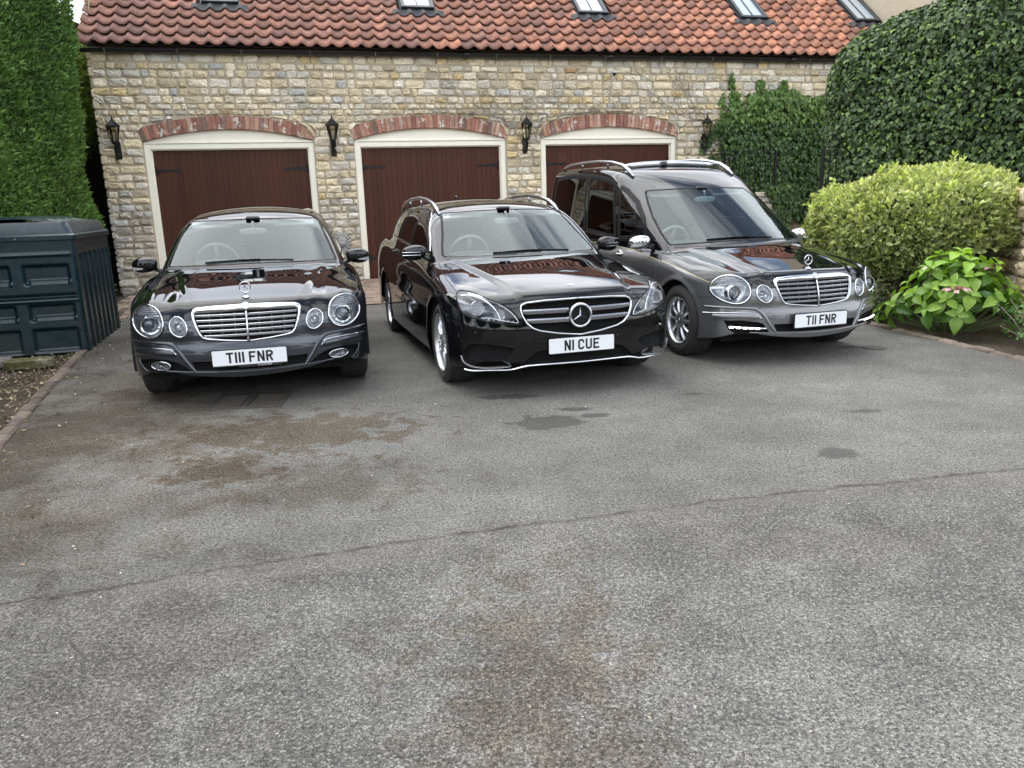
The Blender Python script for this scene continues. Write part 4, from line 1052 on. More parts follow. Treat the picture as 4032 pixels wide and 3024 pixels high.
def lamp_bowl(cm, sel_tag, root, name, p, poly, mt, depth=.05):
    """housing behind the carved lens: walls and floor"""
    P, N = surf(p, poly, 'f', 1, .012, True); P = P[:-1]; n = len(P); c = P.mean(0); V = list(P + [0, .004, 0]); ring = lambda k, d: [c + (q - c) * k + np.array([0, d, 0]) for q in P]
    V += ring(.97, .02) + ring(.90, depth) + ring(.55, depth * 1.35); V.append(c + [0, depth * 1.35, 0]); F = []
    for j in range(3): F += [(j * n + i, j * n + (i + 1) % n, (j + 1) * n + (i + 1) % n, (j + 1) * n + i) for i in range(n)]
    F += [(3 * n + i, 3 * n + (i + 1) % n, 4 * n) for i in range(n)]; mb = MB().add(V, F); return mb.build(name, mt, root, smooth='auto'), c

def interior(root, p, roof_z, dark, rhd_x=-.36, two_rows=True):
    it = empty('interior', (0, 0, 0)); it.parent = root; L = p['L']
    MB().box((0, (1.2 + L - .6) / 2, .45), (1.50, L - 1.9, .25)).build('cabin_floor', M_void, it)
    d = MB(); V, F = blob((0, 1.66, .885), (.66, .30, .085), 3.0, 24, 12); d.add(V, F); d.build('dashboard', M_seat, it, smooth=True)
    d = MB(); V, F = blob((rhd_x, 1.70, .955), (.20, .12, .05), 2.5, 18, 10); d.add(V, F); d.build('binnacle', M_seat, it, smooth=True)
    Mx = Matrix.Translation((rhd_x, 1.93, .965)) @ Matrix.Rotation(R(-64), 4, 'X'); sw = MB(); sw.tube([Mx @ Vector((.185 * math.cos(t), .185 * math.sin(t), 0)) for t in np.linspace(0, 2 * math.pi, 32, endpoint=False)], .015, 8, closed=True)
    for a in (0, 180, 270): sw.tube([Mx @ Vector((0, 0, .01)), Mx @ Vector((.18 * math.cos(R(a)), .18 * math.sin(R(a)), 0))], [.03, .012], 6)
    sw.build('steering_wheel', M_seatg, it, smooth=True)
    for x in (-.36, .36):
        s_ = empty('seat', (x, 2.38, .4)); s_.parent = it; Mr = Matrix.Rotation(R(-14), 4, 'X')
        b = MB(); V, F = blob((0, .08, .40), (.235, .085, .33), 3.0, 18, 12, Mr); b.add(V, F); b.build('seat_back', dark, s_, smooth=True)
        b = MB(); V, F = blob((0, .17, .80), (.135, .055, .095), 2.8, 16, 10, Mr); b.add(V, F); b.tube([(.05, .14, .68), (.05, .16, .76)], .007, 6); b.tube([(-.05, .14, .68), (-.05, .16, .76)], .007, 6); b.build('head_restraint', dark, s_, smooth=True)
        b = MB(); V, F = blob((0, -.18, .10), (.24, .26, .08), 3.0, 16, 10); b.add(V, F); b.build('seat_cushion', dark, s_, smooth=True)
    if two_rows:
        b = MB(); V, F = blob((0, 3.30, .78), (.62, .11, .30), 3.4, 24, 12, Matrix.Rotation(R(-16), 4, 'X')); b.add(V, F)
        for x in (-.38, .38): V, F = blob((x, 3.42, 1.14), (.12, .05, .07), 2.8, 14, 8); b.add(V, F)
        b.build('rear_bench', dark, it, smooth=True)
    y0, sl, cv = p['ws']; zm = roof_z - .16; ym = y0 + (zm - .99) * sl + .12
    b = MB(); V, F = blob((0, ym, zm), (.12, .02, .032), 3.2, 18, 10); b.add(V, F); b.tube([(0, ym, zm + .02), (0, ym + .02, zm + .09)], .012, 6); b.build('rear_view_mirror', M_seatg, it, smooth=True)
    b = MB(); b.bevbox((0, ym + .09, zm + .12), (.12, .08, .03), .012); b.build('sensor_housing', M_plas, it)
    for x in (-.36, .36): b = MB(); b.bevbox((x, ym + .20, zm + .070), (.36, .13, .016), .006, M=Matrix.Rotation(R(24), 4, 'X')); b.build('sun_visor', M_seatg, it)
    return it

def car_common(root, p, cm, WSP, ws_mat, bonnet_x, front_z, plate_z):
    """wheel arches, windscreen, bonnet, doors, seams, wipers"""
    for wy in p['wheels']:
        t = np.linspace(0, 2 * math.pi, 60, endpoint=False); C = np.stack([wy + p['arch'] * np.cos(t), p['wr'] + .012 + p['arch'] * np.sin(t)], 1); cm.carve(C, (1, 2), lambda x, y, z: np.abs(x) > .55, 'hole')
    front = lambda x, y, z: (y < 2.3)
    cm.carve(WSP, (0, 2), lambda x, y, z: (y < 2.4) & (y > 1.0) & (z > .93), 'windscreen')

def panel_lines(root, p, specs):
    for name, pts, plane, sgs, wd in specs: line(p, name, M_void, root, pts, plane, wd, .0012, sgs, .025)

def underbody(root, p):
    L = p['L']; b = MB(); b.box((0, L / 2, .235), (1.42, L - .75, .10)); b.box((0, L / 2, .3), (1.1, L - .5, .1)); b.build('underbody', M_void, root)
    for i, wy in enumerate(p['wheels']):
        for sg in (-1, 1):
            b = MB(); n = 24; V = []; r_ = p['arch'] + .004
            for x in (.895, .52):
                for k in range(n + 1): a = math.pi * (-.08 + 1.16 * k / n); V.append((sg * x, wy + r_ * math.cos(a), p['wr'] + .012 + r_ * math.sin(a)))
            F = [(k, k + 1, n + 2 + k, n + 1 + k) for k in range(n)] + [tuple(range(n + 1, 2 * n + 2))]; b.add(V, F).build('wheel_arch_liner', M_void, root)

def split_sides(cm, tg, sel):
    if tg in ('front_wing', 'front_door', 'rear_door') or tg.startswith('window_'):
        x = cm.cen()[:, 0]; return [q for q in (sel & (x < 0), sel & (x > 0)) if q.any()]
    return [sel]
def finish_parts(cm, root, names, mats, glassm):
    for tg in sorted(set(cm.tag.tolist())):
        sel = cm.tag == tg
        if tg == 'hole' or tg.startswith('cut_') or not sel.any(): continue
        if tg in glassm:
            for sel_ in split_sides(cm, tg, sel): cm.part(sel_, glassm[tg][0], glassm[tg][1], root)
        else:
            nm = names.get(tg, tg)
            for sel_ in split_sides(cm, tg, sel):
                used = sorted(set(cm.mi[sel_].tolist())); cm.part(sel_, nm, mats if len(used) > 1 else mats[used[0]], root)

def door_handle(root, p, y, z, sg, mt):
    P = on_side(p, [(y, z)], sg)[0]; h = MB(); V, F = blob((P[0] - sg * .002, y, z), (.014, .095, .030), 2.2, 18, 10); h.add(V, F); o = h.build('handle_recess', M_blk if mt is M_blk else M_chrb, root, smooth=True)
    h = MB(); h.tube([(P[0] + sg * .006, y - .09, z), (P[0] + sg * .026, y - .06, z + .002), (P[0] + sg * .030, y, z + .003), (P[0] + sg * .026, y + .06, z + .002), (P[0] + sg * .006, y + .09, z)], [.010, .012, .013, .012, .010], 8, flat=.7, up=(0, 0, 1)); h.build('door_handle', mt, root, smooth=True)

# ---- shared front end of the saloon and the hearse
BIG = smooth_poly([(.587, .660), (.608, .728), (.667, .770), (.742, .773), (.806, .737), (.838, .675), (.826, .602), (.762, .552), (.690, .535), (.628, .556), (.592, .608)], 3)
SML = smooth_poly([(.418, .608), (.434, .660), (.472, .690), (.510, .688), (.541, .652), (.545, .612), (.527, .572), (.490, .547), (.458, .545), (.428, .565)], 3)
GRO = [(0, .760), (.23, .755), (.345, .747), (.380, .735), (.391, .712), (.386, .675), (.365, .607), (.345, .556), (.322, .528), (.290, .517), (.17, .502), (0, .488)]
GRI = [(0, .716), (.345, .709), (.363, .700), (.362, .672), (.342, .602), (.326, .562), (.308, .541), (.280, .531), (.17, .517), (0, .502)]
FOGI = [(.800, .372), (.700, .386), (.600, .382), (.532, .366), (.485, .345), (.412, .291), (.690, .281), (.765, .300), (.800, .332)]
DRLI = [(.775, .398), (.66, .398), (.545, .386), (.497, .370), (.445, .287), (.70, .285), (.745, .32)]
CIN = [(.413, .362), (.20, .362), (0, .362)]; CIN = CIN[::-1] + [(.385, .298), (.20, .292), (0, .289)]
CREASE = [(.387, .283), (.455, .372), (.500, .452), (.540, .492), (.62, .502), (.77, .506), (.86, .508)]
COACH = [(.20, .665), (.35, .702), (.47, .730), (.69, .780), (1.02, .829), (1.35, .866), (1.87, .921), (2.6, .955), (3.6, .985), (5.0, 1.0)]

def a_class_front(root, p, cm, drl):
    fr = lambda x, y, z: (y < 1.0)
    pos = lambda x, y, z: (y < 1.0) & (x > 0); neg = lambda x, y, z: (y < 1.0) & (x < 0)
    for sg, cd in ((1, pos), (-1, neg)):
        cm.carve(BIG * [sg, 1], (0, 2), cd, 'headlamp_lens' + ('a' if sg > 0 else 'b')); cm.carve(SML * [sg, 1], (0, 2), cd, 'inner_lens' + ('a' if sg > 0 else 'b'))
        cm.carve(np.array(DRLI if drl else FOGI) * [sg, 1], (0, 2), cd, 'cut_fog' + ('a' if sg > 0 else 'b'))
    cm.carve(mir(GRI), (0, 2), fr, 'cut_grille'); cm.carve(mir(CIN), (0, 2), fr, 'cut_intake')
    # two tone: everything below the coachline and the bumper joint is the second colour
    low = [(-.5, 0)] + [(-.5, .663), (.05, .663)] + COACH + [(5.4, 1.0), (5.4, 0)]
    cm.carve(low, (1, 2), lambda x, y, z: (np.abs(x) > .5) & (y > .22), None, 1)
    cm.carve([(-1.2, 0), (1.2, 0), (1.2, .663), (-1.2, .663)], (0, 2), lambda x, y, z: (y < .40), None, 1)
    L = p['L']
    cm.setif(lambda x, y, z: (y < .60) & (z < np.where(np.abs(x) < .58, .664, .60 - .0 * y)) & (y < .56), 'bumper', None, ['body'])
    cm.setif(lambda x, y, z: (np.abs(x) < interp(y, [(.1, .74), (.37, .753), (.72, .765), (1.08, .763), (1.34, .744)])) & (y < 1.36) & (z > .66) & (z < 1.1), 'bonnet', None, ['body'])
    cm.setif(lambda x, y, z: (y > .30) & (y < 1.30) & (np.abs(x) > .70) & (z < .99), 'front_wing', None, ['body'])

def a_class_details(root, p, drl, low_mat, sat):
    for sg in (1, -1):
        for nm, poly, dep, mt in (('headlamp', BIG, .075, M_refl), ('inner_headlamp', SML, .05, M_refl)):
            h = empty(nm, (0, 0, 0)); h.parent = root; pl = poly * [sg, 1]
            o, c = lamp_bowl(None, None, h, 'reflector', p, pl, mt, dep)
            P, N = surf(p, pl, 'f', 1, .012, True); rg = MB(); rounded_ring(rg, P, N, .0068 if nm == 'headlamp' else .0056, .9, .001); rg.build('bezel', M_chr, h, smooth=True)
            P2 = P + (P - P.mean(0)) * .055; rg = MB(); Q = on_front(p, P2[:, [0, 2]]); rounded_ring(rg, Q, N, .0045, .6, -.001); rg.build('lamp_seal', M_rub, h, smooth=True)
            if nm == 'headlamp':
                pc = Vector((c[0] - sg * .012, c[1] + .005, c[2] - .028)); MM = Matrix.Translation(pc) @ Matrix.Rotation(R(90), 4, 'X')
                MB().lathe([(.074, -.02), (.072, .018), (.066, .026), (.056, .022), (.053, .0)], 36, MM).build('projector_ring', M_chr, h, smooth='auto')
                MB().lathe([(.052, .002), (.045, .016), (.03, .026), (.012, .030), (0, .031)], 30, MM).build('projector_lens', M_proj, h, smooth=True)
                ib = MB()
                for k in range(5):
                    z = .700 + k * .0135; hs = hspan(poly, z)
                    if hs: x0, x1 = hs[0] + .014, hs[1] - .016; ib.tube([(sg * x, on_front(p, [(sg * x, z)])[0][1] + .022, z) for x in np.linspace(x0, x1, 7)], .0048, 6)
                ib.build('indicator_ribs', M_amb, h, smooth=True)
                pb = MB(); hs = hspan(poly, .693); pb.tube([(sg * x, on_front(p, [(sg * x, .693)])[0][1] + .018, .693) for x in np.linspace(hs[0] + .01, hs[1] - .01, 8)], .004, 6); pb.build('lamp_divider', M_chr, h, smooth=True)
            else:
                MB().lathe([(.034, 0), (.031, .016), (.02, .008), (.010, -.01), (.009, .02), (0, .022)], 24, Matrix.Translation(Vector(c) + Vector((0, .03, 0))) @ Matrix.Rotation(R(90), 4, 'X')).build('bulb_cowl', M_chr, h, smooth='auto')
        # headlamp washer flap outline
        wsh = smooth_poly([(.548, .545), (.575, .532), (.598, .510), (.590, .498), (.550, .496), (.512, .500), (.508, .512), (.528, .534)], 1) * [sg, 1]
        line(p, 'washer_flap_gap', M_void, root, wsh, 'f', .0035, .001, (1,), .01, True)
        # bumper rub strip with bright trim
        st = [(.515, .418), (.545, .452), (.60, .461), (.70, .463), (.80, .460), (.868, .450)]
        P, N = surf(p, np.array(st) * [sg, 1], 'f', 1, .02); mb = MB(); ribbon(mb, P, N, .009, .006); mb.build('bright_trim', M_chr, root, smooth=True)
        line(p, 'rub_strip_gap', M_void, root, np.array([(.500, .408), (.55, .403), (.70, .398), (.84, .392)]) * [sg, 1], 'f', .0035, .001, (1,), .02)
        P, N = surf(p, np.array([(.83, .425), (.70, .431), (.60, .431), (.53, .424)]) * [sg, 1], 'f', 1, .02); mb = MB(); ribbon(mb, P, N, [.044] * len(P), .010); mb.build('rub_strip', low_mat, root, smooth=True)
        # sculpted crease that runs up from the centre intake
        P, N = surf(p, np.array(smooth_poly(CREASE, 2, False)) * [sg, 1], 'f', 1, .02); mb = MB(); ribbon(mb, P, N, np.interp(np.arange(len(P)), [0, len(P) * .4, len(P) - 1], [.018, .034, .012]), .011); mb.build('bumper_crease', low_mat, root, smooth=True)
        # fog opening
        poly = np.array(DRLI if drl else FOGI) * [sg, 1]; P, N = surf(p, poly, 'f', 1, .02, True); P = P[:-1]; n = len(P); c = P.mean(0); V = list(P) + list(P + [0, .06, 0]) + [c + [0, .06, 0]]
        fo = MB().add(V, [(i, (i + 1) % n, n + (i + 1) % n, n + i) for i in range(n)] + [(n + i, n + (i + 1) % n, 2 * n) for i in range(n)]).build('fog_recess', M_void, root)
        lt = MB(); lattice(lt, p, poly * [1, 1], .022, R(32), .0016, .018); lattice(lt, p, poly, .022, R(-32), .0016, .018); lt.build('mesh_insert', M_meshb, fo, kind='stuff')
        if not drl:
            e = empty('fog_lamp', (0, 0, 0)); e.parent = root; t = np.linspace(0, 2 * math.pi, 28, endpoint=False); q = np.stack([sg * .643 + .072 * np.cos(t), .333 + .031 * np.sin(t)], 1); P, N = surf(p, q, 'f', 1, .02, True)
            rg = MB(); rounded_ring(rg, P, N, .0055, .9, -.004); rg.build('bezel', M_chr, e, smooth=True); P = P[:-1] + [0, .006, 0]; n = len(P); c = P.mean(0)
            MB().add(list(P) + list(c + (P - c) * .7 + [0, .03, 0]) + [c + [0, .035, 0]], [(i, (i + 1) % n, n + (i + 1) % n, n + i) for i in range(n)] + [(n + i, n + (i + 1) % n, 2 * n) for i in range(n)]).build('reflector', M_refl, e, smooth='auto')
            fb_ = MB()
            for k in (-.035, -.012, .012, .035): fb_.tube([(c[0] + k, c[1] + .012, c[2] - .024), (c[0] + k * 1.1, c[1] + .012, c[2] + .024)], .004, 5)
            fb_.build('flutes', M_refd, e); MB().add(list(P) + [c], [(i, (i + 1) % n, n) for i in range(n)]).build('lens', M_lens, e)
            bl = [(.805, .385), (.798, .345), (.770, .305), (.745, .288)]; P, N = surf(p, np.array(bl) * [sg, 1], 'f', 1, .015); mb = MB(); ribbon(mb, P, N, .008, .006); mb.build('intake_edge', low_mat, root, smooth=True)
        else:
            e = empty('daytime_light', (0, 0, 0)); e.parent = root; xs = np.linspace(.46, .742, 9); zc_ = lambda x: .327 + (x - .46) * .055
            hb = MB(); P = on_front(p, [(sg * x, zc_(x)) for x in xs]); hb.tube([tuple(q + np.array([0, -.001, 0])) for q in P], [.008] + [.0125] * 7 + [.010], 8, flat=.9); hb.build('chrome_bar', M_chr, e, smooth=True)
            led = MB().bevbox((0, 0, 0), (.040, .008, .016), .004).mesh('led', M_drl)
            for x in np.linspace(.545, .725, 5):
                q = on_front(p, [(sg * x, zc_(x))])[0]; N = car_N(p, q[None])[0]; o = link('led', led, e); o.location = q + N * .016; o.rotation_euler = (0, 0, math.atan2(N[0], -N[1]))
    # grille
    g = empty('grille', (0, 0, 0)); g.parent = root
    P, N = surf(p, mir(GRI), 'f', 1, .02, True); P = P[:-1]; n = len(P); c = P.mean(0) + [0, .05, 0]
    MB().add(list(P) + list(P + [0, .05, 0]) + [c], [(i, (i + 1) % n, n + (i + 1) % n, n + i) for i in range(n)] + [(n + i, n + (i + 1) % n, 2 * n) for i in range(n)]).build('grille_recess', M_void, g)
    # chrome surround between outer and inner outline
    O = resample(mir(GRO)[:-1] if False else mir(GRO), .02); A = on_front(p, O); NA = car_N(p, A); I, _ = near_poly(mir(GRI), O); Bp = on_front(p, I)
    n = len(O); V = list(A + NA * .002) + list(A + (Bp - A) * .35 + NA * .013) + list(A + (Bp - A) * .75 + NA * .012) + list(Bp + [0, .004, 0]); F = [(j * n + i, j * n + (i + 1) % n, (j + 1) * n + (i + 1) % n, (j + 1) * n + i) for j in range(3) for i in range(n)]
    MB().add(V, F).build('chrome_surround', M_chr, g, smooth=True)
    gi = np.array(GRI); zs_ = [.690 - .0365 * k for k in range(5)]
    for z in zs_:
        hs = hspan(mir(GRI), z)
        for s2 in (-1, 1):
            sl = MB(); slat(sl, p, z, s2 * .004, s2 * (hs[1] - .004), .013, .010, -.004, .016); slat(sl, p, z - .0085, s2 * .004, s2 * (hs[1] - .006), .0035, .006, -.001, .010)
            sl.build('slat', M_chrb, g, smooth='auto')
    dv = MB()
    for x in (.085, .175, .262):
        for z0, z1_ in zip(zs_ + [.532], [.712] + zs_):
            if hspan(mir(GRI), (z0 + z1_) / 2) and hspan(mir(GRI), min(z0 + .004, .9))[1] > x + .01:
                for s2 in (-1, 1): q = on_front(p, [(s2 * x, (z0 + z1_) / 2)])[0]; dv.box((q[0], q[1] + .016, (z0 + z1_) / 2), (.003, .012, z1_ - z0 - .008))
    dv.build('divider', M_chrb, g)
    q = on_front(p, [(0, .500), (0, .56), (0, .62), (0, .68), (0, .722)]); MB().tube([tuple(a + np.array([0, -.006, 0])) for a in q], [.006, .0065, .007, .0075, .008], 8).build('centre_bar', M_chr, g, smooth=True)
    q = on_front(p, [(0, .742)])[0]; NN = car_N(p, q[None])[0]; MM = Matrix.Translation(Vector(q) + Vector(NN) * .013) @ Vector(NN).to_track_quat('Z', 'Y').to_matrix().to_4x4()
    MB().lathe([(.030, -.006), (.029, .002), (.025, .004), (.024, .002), (0, .0035)], 30, MM).build('badge', M_chrb, g, smooth='auto')
    # mascot: ring and star on a stem
    m = empty('bonnet_star', (0, 0, 0)); m.parent = root; q = on_top(p, [(0, .185)])[0]
    MB().lathe([(.027, .0), (.026, .006), (.018, .010), (.007, .014), (.0055, .030), (.006, .034)], 24, Matrix.Translation(Vector(q))).build('stem', M_chr, m, smooth='auto')
    sb = MB(); star_geo(sb, Matrix.Translation((0, q[1], q[2] + .075)), .0395, .037, .0034, depth=.006); sb.build('star_ring', M_chr, m, smooth='auto')
    # lower intake
    P, N = surf(p, mir(CIN), 'f', 1, .02, True); P = P[:-1]; n = len(P); c = P.mean(0) + [0, .07, 0]
    it = MB().add(list(P) + list(P + [0, .05, 0]) + [c], [(i, (i + 1) % n, n + (i + 1) % n, n + i) for i in range(n)] + [(n + i, n + (i + 1) % n, 2 * n) for i in range(n)]).build('lower_intake', M_void, root)
    lt = MB(); lattice(lt, p, mir(CIN), .021, R(30), .0018, .012); lattice(lt, p, mir(CIN), .021, R(-30), .0018, .012); lt.build('mesh_insert', M_meshb, it, kind='stuff')
    P, N = surf(p, [(x, .276 + .02 * x * x * 3) for x in np.linspace(-.60, .60, 20)], 'f', 1, .03); mb = MB(); ribbon(mb, P, N, .012, .008); mb.build('chin_edge', low_mat, root, smooth=True)
    for x, z in ((-.305, .428), (.305, .428), (.66, .432), (-.66, .432)):
        q = on_front(p, [(x, z)])[0]; NN = Vector(car_N(p, q[None])[0]); MB().lathe([(.0115, -.001), (.011, .003), (.0085, .0035), (.008, .001), (0, .002)], 16, Matrix.Translation(Vector(q) + NN * (.001 if abs(x) < .5 else .011)) @ NN.to_track_quat('Z', 'Y').to_matrix().to_4x4()).build('parking_sensor', low_mat, root, smooth='auto')
    line(p, 'tow_flap_gap', M_void, root, [(-.500, .452), (-.425, .452), (-.385, .415), (-.46, .412)], 'f', .0035, .001, (1,), .02, True)
    # seams
    line(p, 'bumper_seam', M_void, root, [(.393, .664), (.425, .663)], 'f', .006, .0012, (1, -1), .01)
    line(p, 'bumper_seam', M_void, root, [(.540, .667), (.590, .664)], 'f', .006, .0012, (1, -1), .01)
    line(p, 'bumper_side_seam', M_void, root, [(.36, .592), (.40, .582), (.47, .580), (.50, .582)], 's', .005, .0012, (1, -1), .02)
    line(p, 'bonnet_side_seam', M_void, root, [(.750, .40), (.765, .72), (.763, 1.08), (.744, 1.33)], 't', .0055, .0012, (1, -1), .03)

def wiper(root, p, ax, bx, z):
    w_ = MB(); xs = np.linspace(ax, bx, 9); P = on_front(p, [(x, z + .012 * math.sin(math.pi * i / 8)) for i, x in enumerate(xs)]); N = car_N(p, P); w_.tube([tuple(q) for q in P + N * .005], .0045, 6); w_.tube([tuple(q) for q in (P + N * .010)[:6]], .005, 6); w_.build('wiper', M_rub, root, smooth=True)
def glass_edge(root, p, poly, nm, plane, sgs=(1,), wd=.022, mt=None, lift=.003, step=.03):
    for sg in sgs:
        pp = np.array(poly) * [sg, 1] if plane == 'f' else np.array(poly); P, N = surf(p, pp, plane, sg, step, True); mb = MB(); ribbon(mb, P, N, wd, lift); mb.build(nm, mt or M_rub, root, smooth=True)

# ------------------------------------------------------------------ car 1: dark saloon
CX = {1: (-1.9188, 5.5596, 0.24434), 2: (0.5261, 5.6638, 0.29234), 3: (2.634, 6.4806, 0.29754)}
def car_root(name, i, label, cat): return empty(name, (CX[i][0], CX[i][1], 0), CX[i][2], label, cat)

def make_saloon():
    p = SALOON; r = car_root('saloon_car', 1, 'black and gunmetal saloon with round twin headlamps, leftmost car, plate T111 FNR', 'car'); cm = CarMesh(p)
    WS = mir([(0, .990), (.33, .985), (.60, .978), (.700, .976), (.706, .990), (.662, 1.12), (.600, 1.285), (.580, 1.322), (.545, 1.341), (.25, 1.349), (0, 1.353)])
    car_common(r, p, cm, WS, None, None, None, None); a_class_front(r, p, cm, False)
    W1 = [(1.66, .995), (2.00, 1.17), (2.30, 1.31), (2.46, 1.355), (2.52, 1.35), (2.52, 1.005)]; W2 = [(2.60, 1.008), (2.60, 1.36), (3.0, 1.375), (3.35, 1.31), (3.62, 1.16), (3.70, 1.045)]
    cm.carve(W1, (1, 2), lambda x, y, z: (np.abs(x) > .45) & (z > .95), 'window_front'); cm.carve(W2, (1, 2), lambda x, y, z: (np.abs(x) > .45) & (z > .95), 'window_rear')
    cm.setif(lambda x, y, z: (y > 1.86) & (y < 4.0) & (z > 1.36) & (np.abs(x) < .56), 'roof', None, ['body'])
    cm.setif(lambda x, y, z: (np.abs(x) > .6) & (y > 1.30) & (y < 2.56) & (z < 1.3) & (z > .27), 'front_door', None, ['body']); cm.setif(lambda x, y, z: (np.abs(x) > .6) & (y > 2.56) & (y < 3.45) & (z < 1.3) & (z > .27), 'rear_door', None, ['body'])
    finish_parts(cm, r, {}, [M_blk, M_gun1], {'windscreen': ('windscreen', M_ws), 'window_front': ('side_window', M_sg), 'window_rear': ('side_window', M_sg), 'headlamp_lensa': ('headlamp_lens', M_lens), 'headlamp_lensb': ('headlamp_lens', M_lens), 'inner_lensa': ('inner_headlamp_lens', M_lens), 'inner_lensb': ('inner_headlamp_lens', M_lens)})
    a_class_details(r, p, False, M_gun1, None); underbody(r, p); interior(r, p, 1.40, M_seat)
    glass_edge(r, p, WS, 'windscreen_seal', 'f'); 
    for W in (W1, W2): glass_edge(r, p, W, 'window_trim', 's', (1, -1), .02, M_rub)
    line(p, 'cowl', M_plas, r, [(x, 1.055 + .45 * x * x) for x in np.linspace(-.70, .70, 15)], 't', .05, .004, (1,), .04); wiper(r, p, -.38, .34, .999)
    for sg in (1, -1): mirror_part(r, sg, (.908, 1.43, .996), (.106, .072, .068), M_blk, 'low')
    for wy in p['wheels']:
        for sg in (1, -1): make_wheel(r, sg * .880, wy, .325, .225, .213, 10, sg, 'plain')
    panel_lines(r, p, [('door_seam', [(1.30, .94), (1.33, .80), (1.34, .30)], 's', (1, -1), .005), ('door_seam', [(2.56, 1.0), (2.58, .5), (2.56, .28)], 's', (1, -1), .005)])
    plate(r, 'T111 FNR', .386, on_front(p, [(0, .386)])[0][1] - .022, True, '0115 977 4444')
    MB().tube([(0, 3.6, 1.44), (0, 3.66, 1.50)], [.007, .003], 6).build('aerial', M_plas, r); return r
make_saloon()

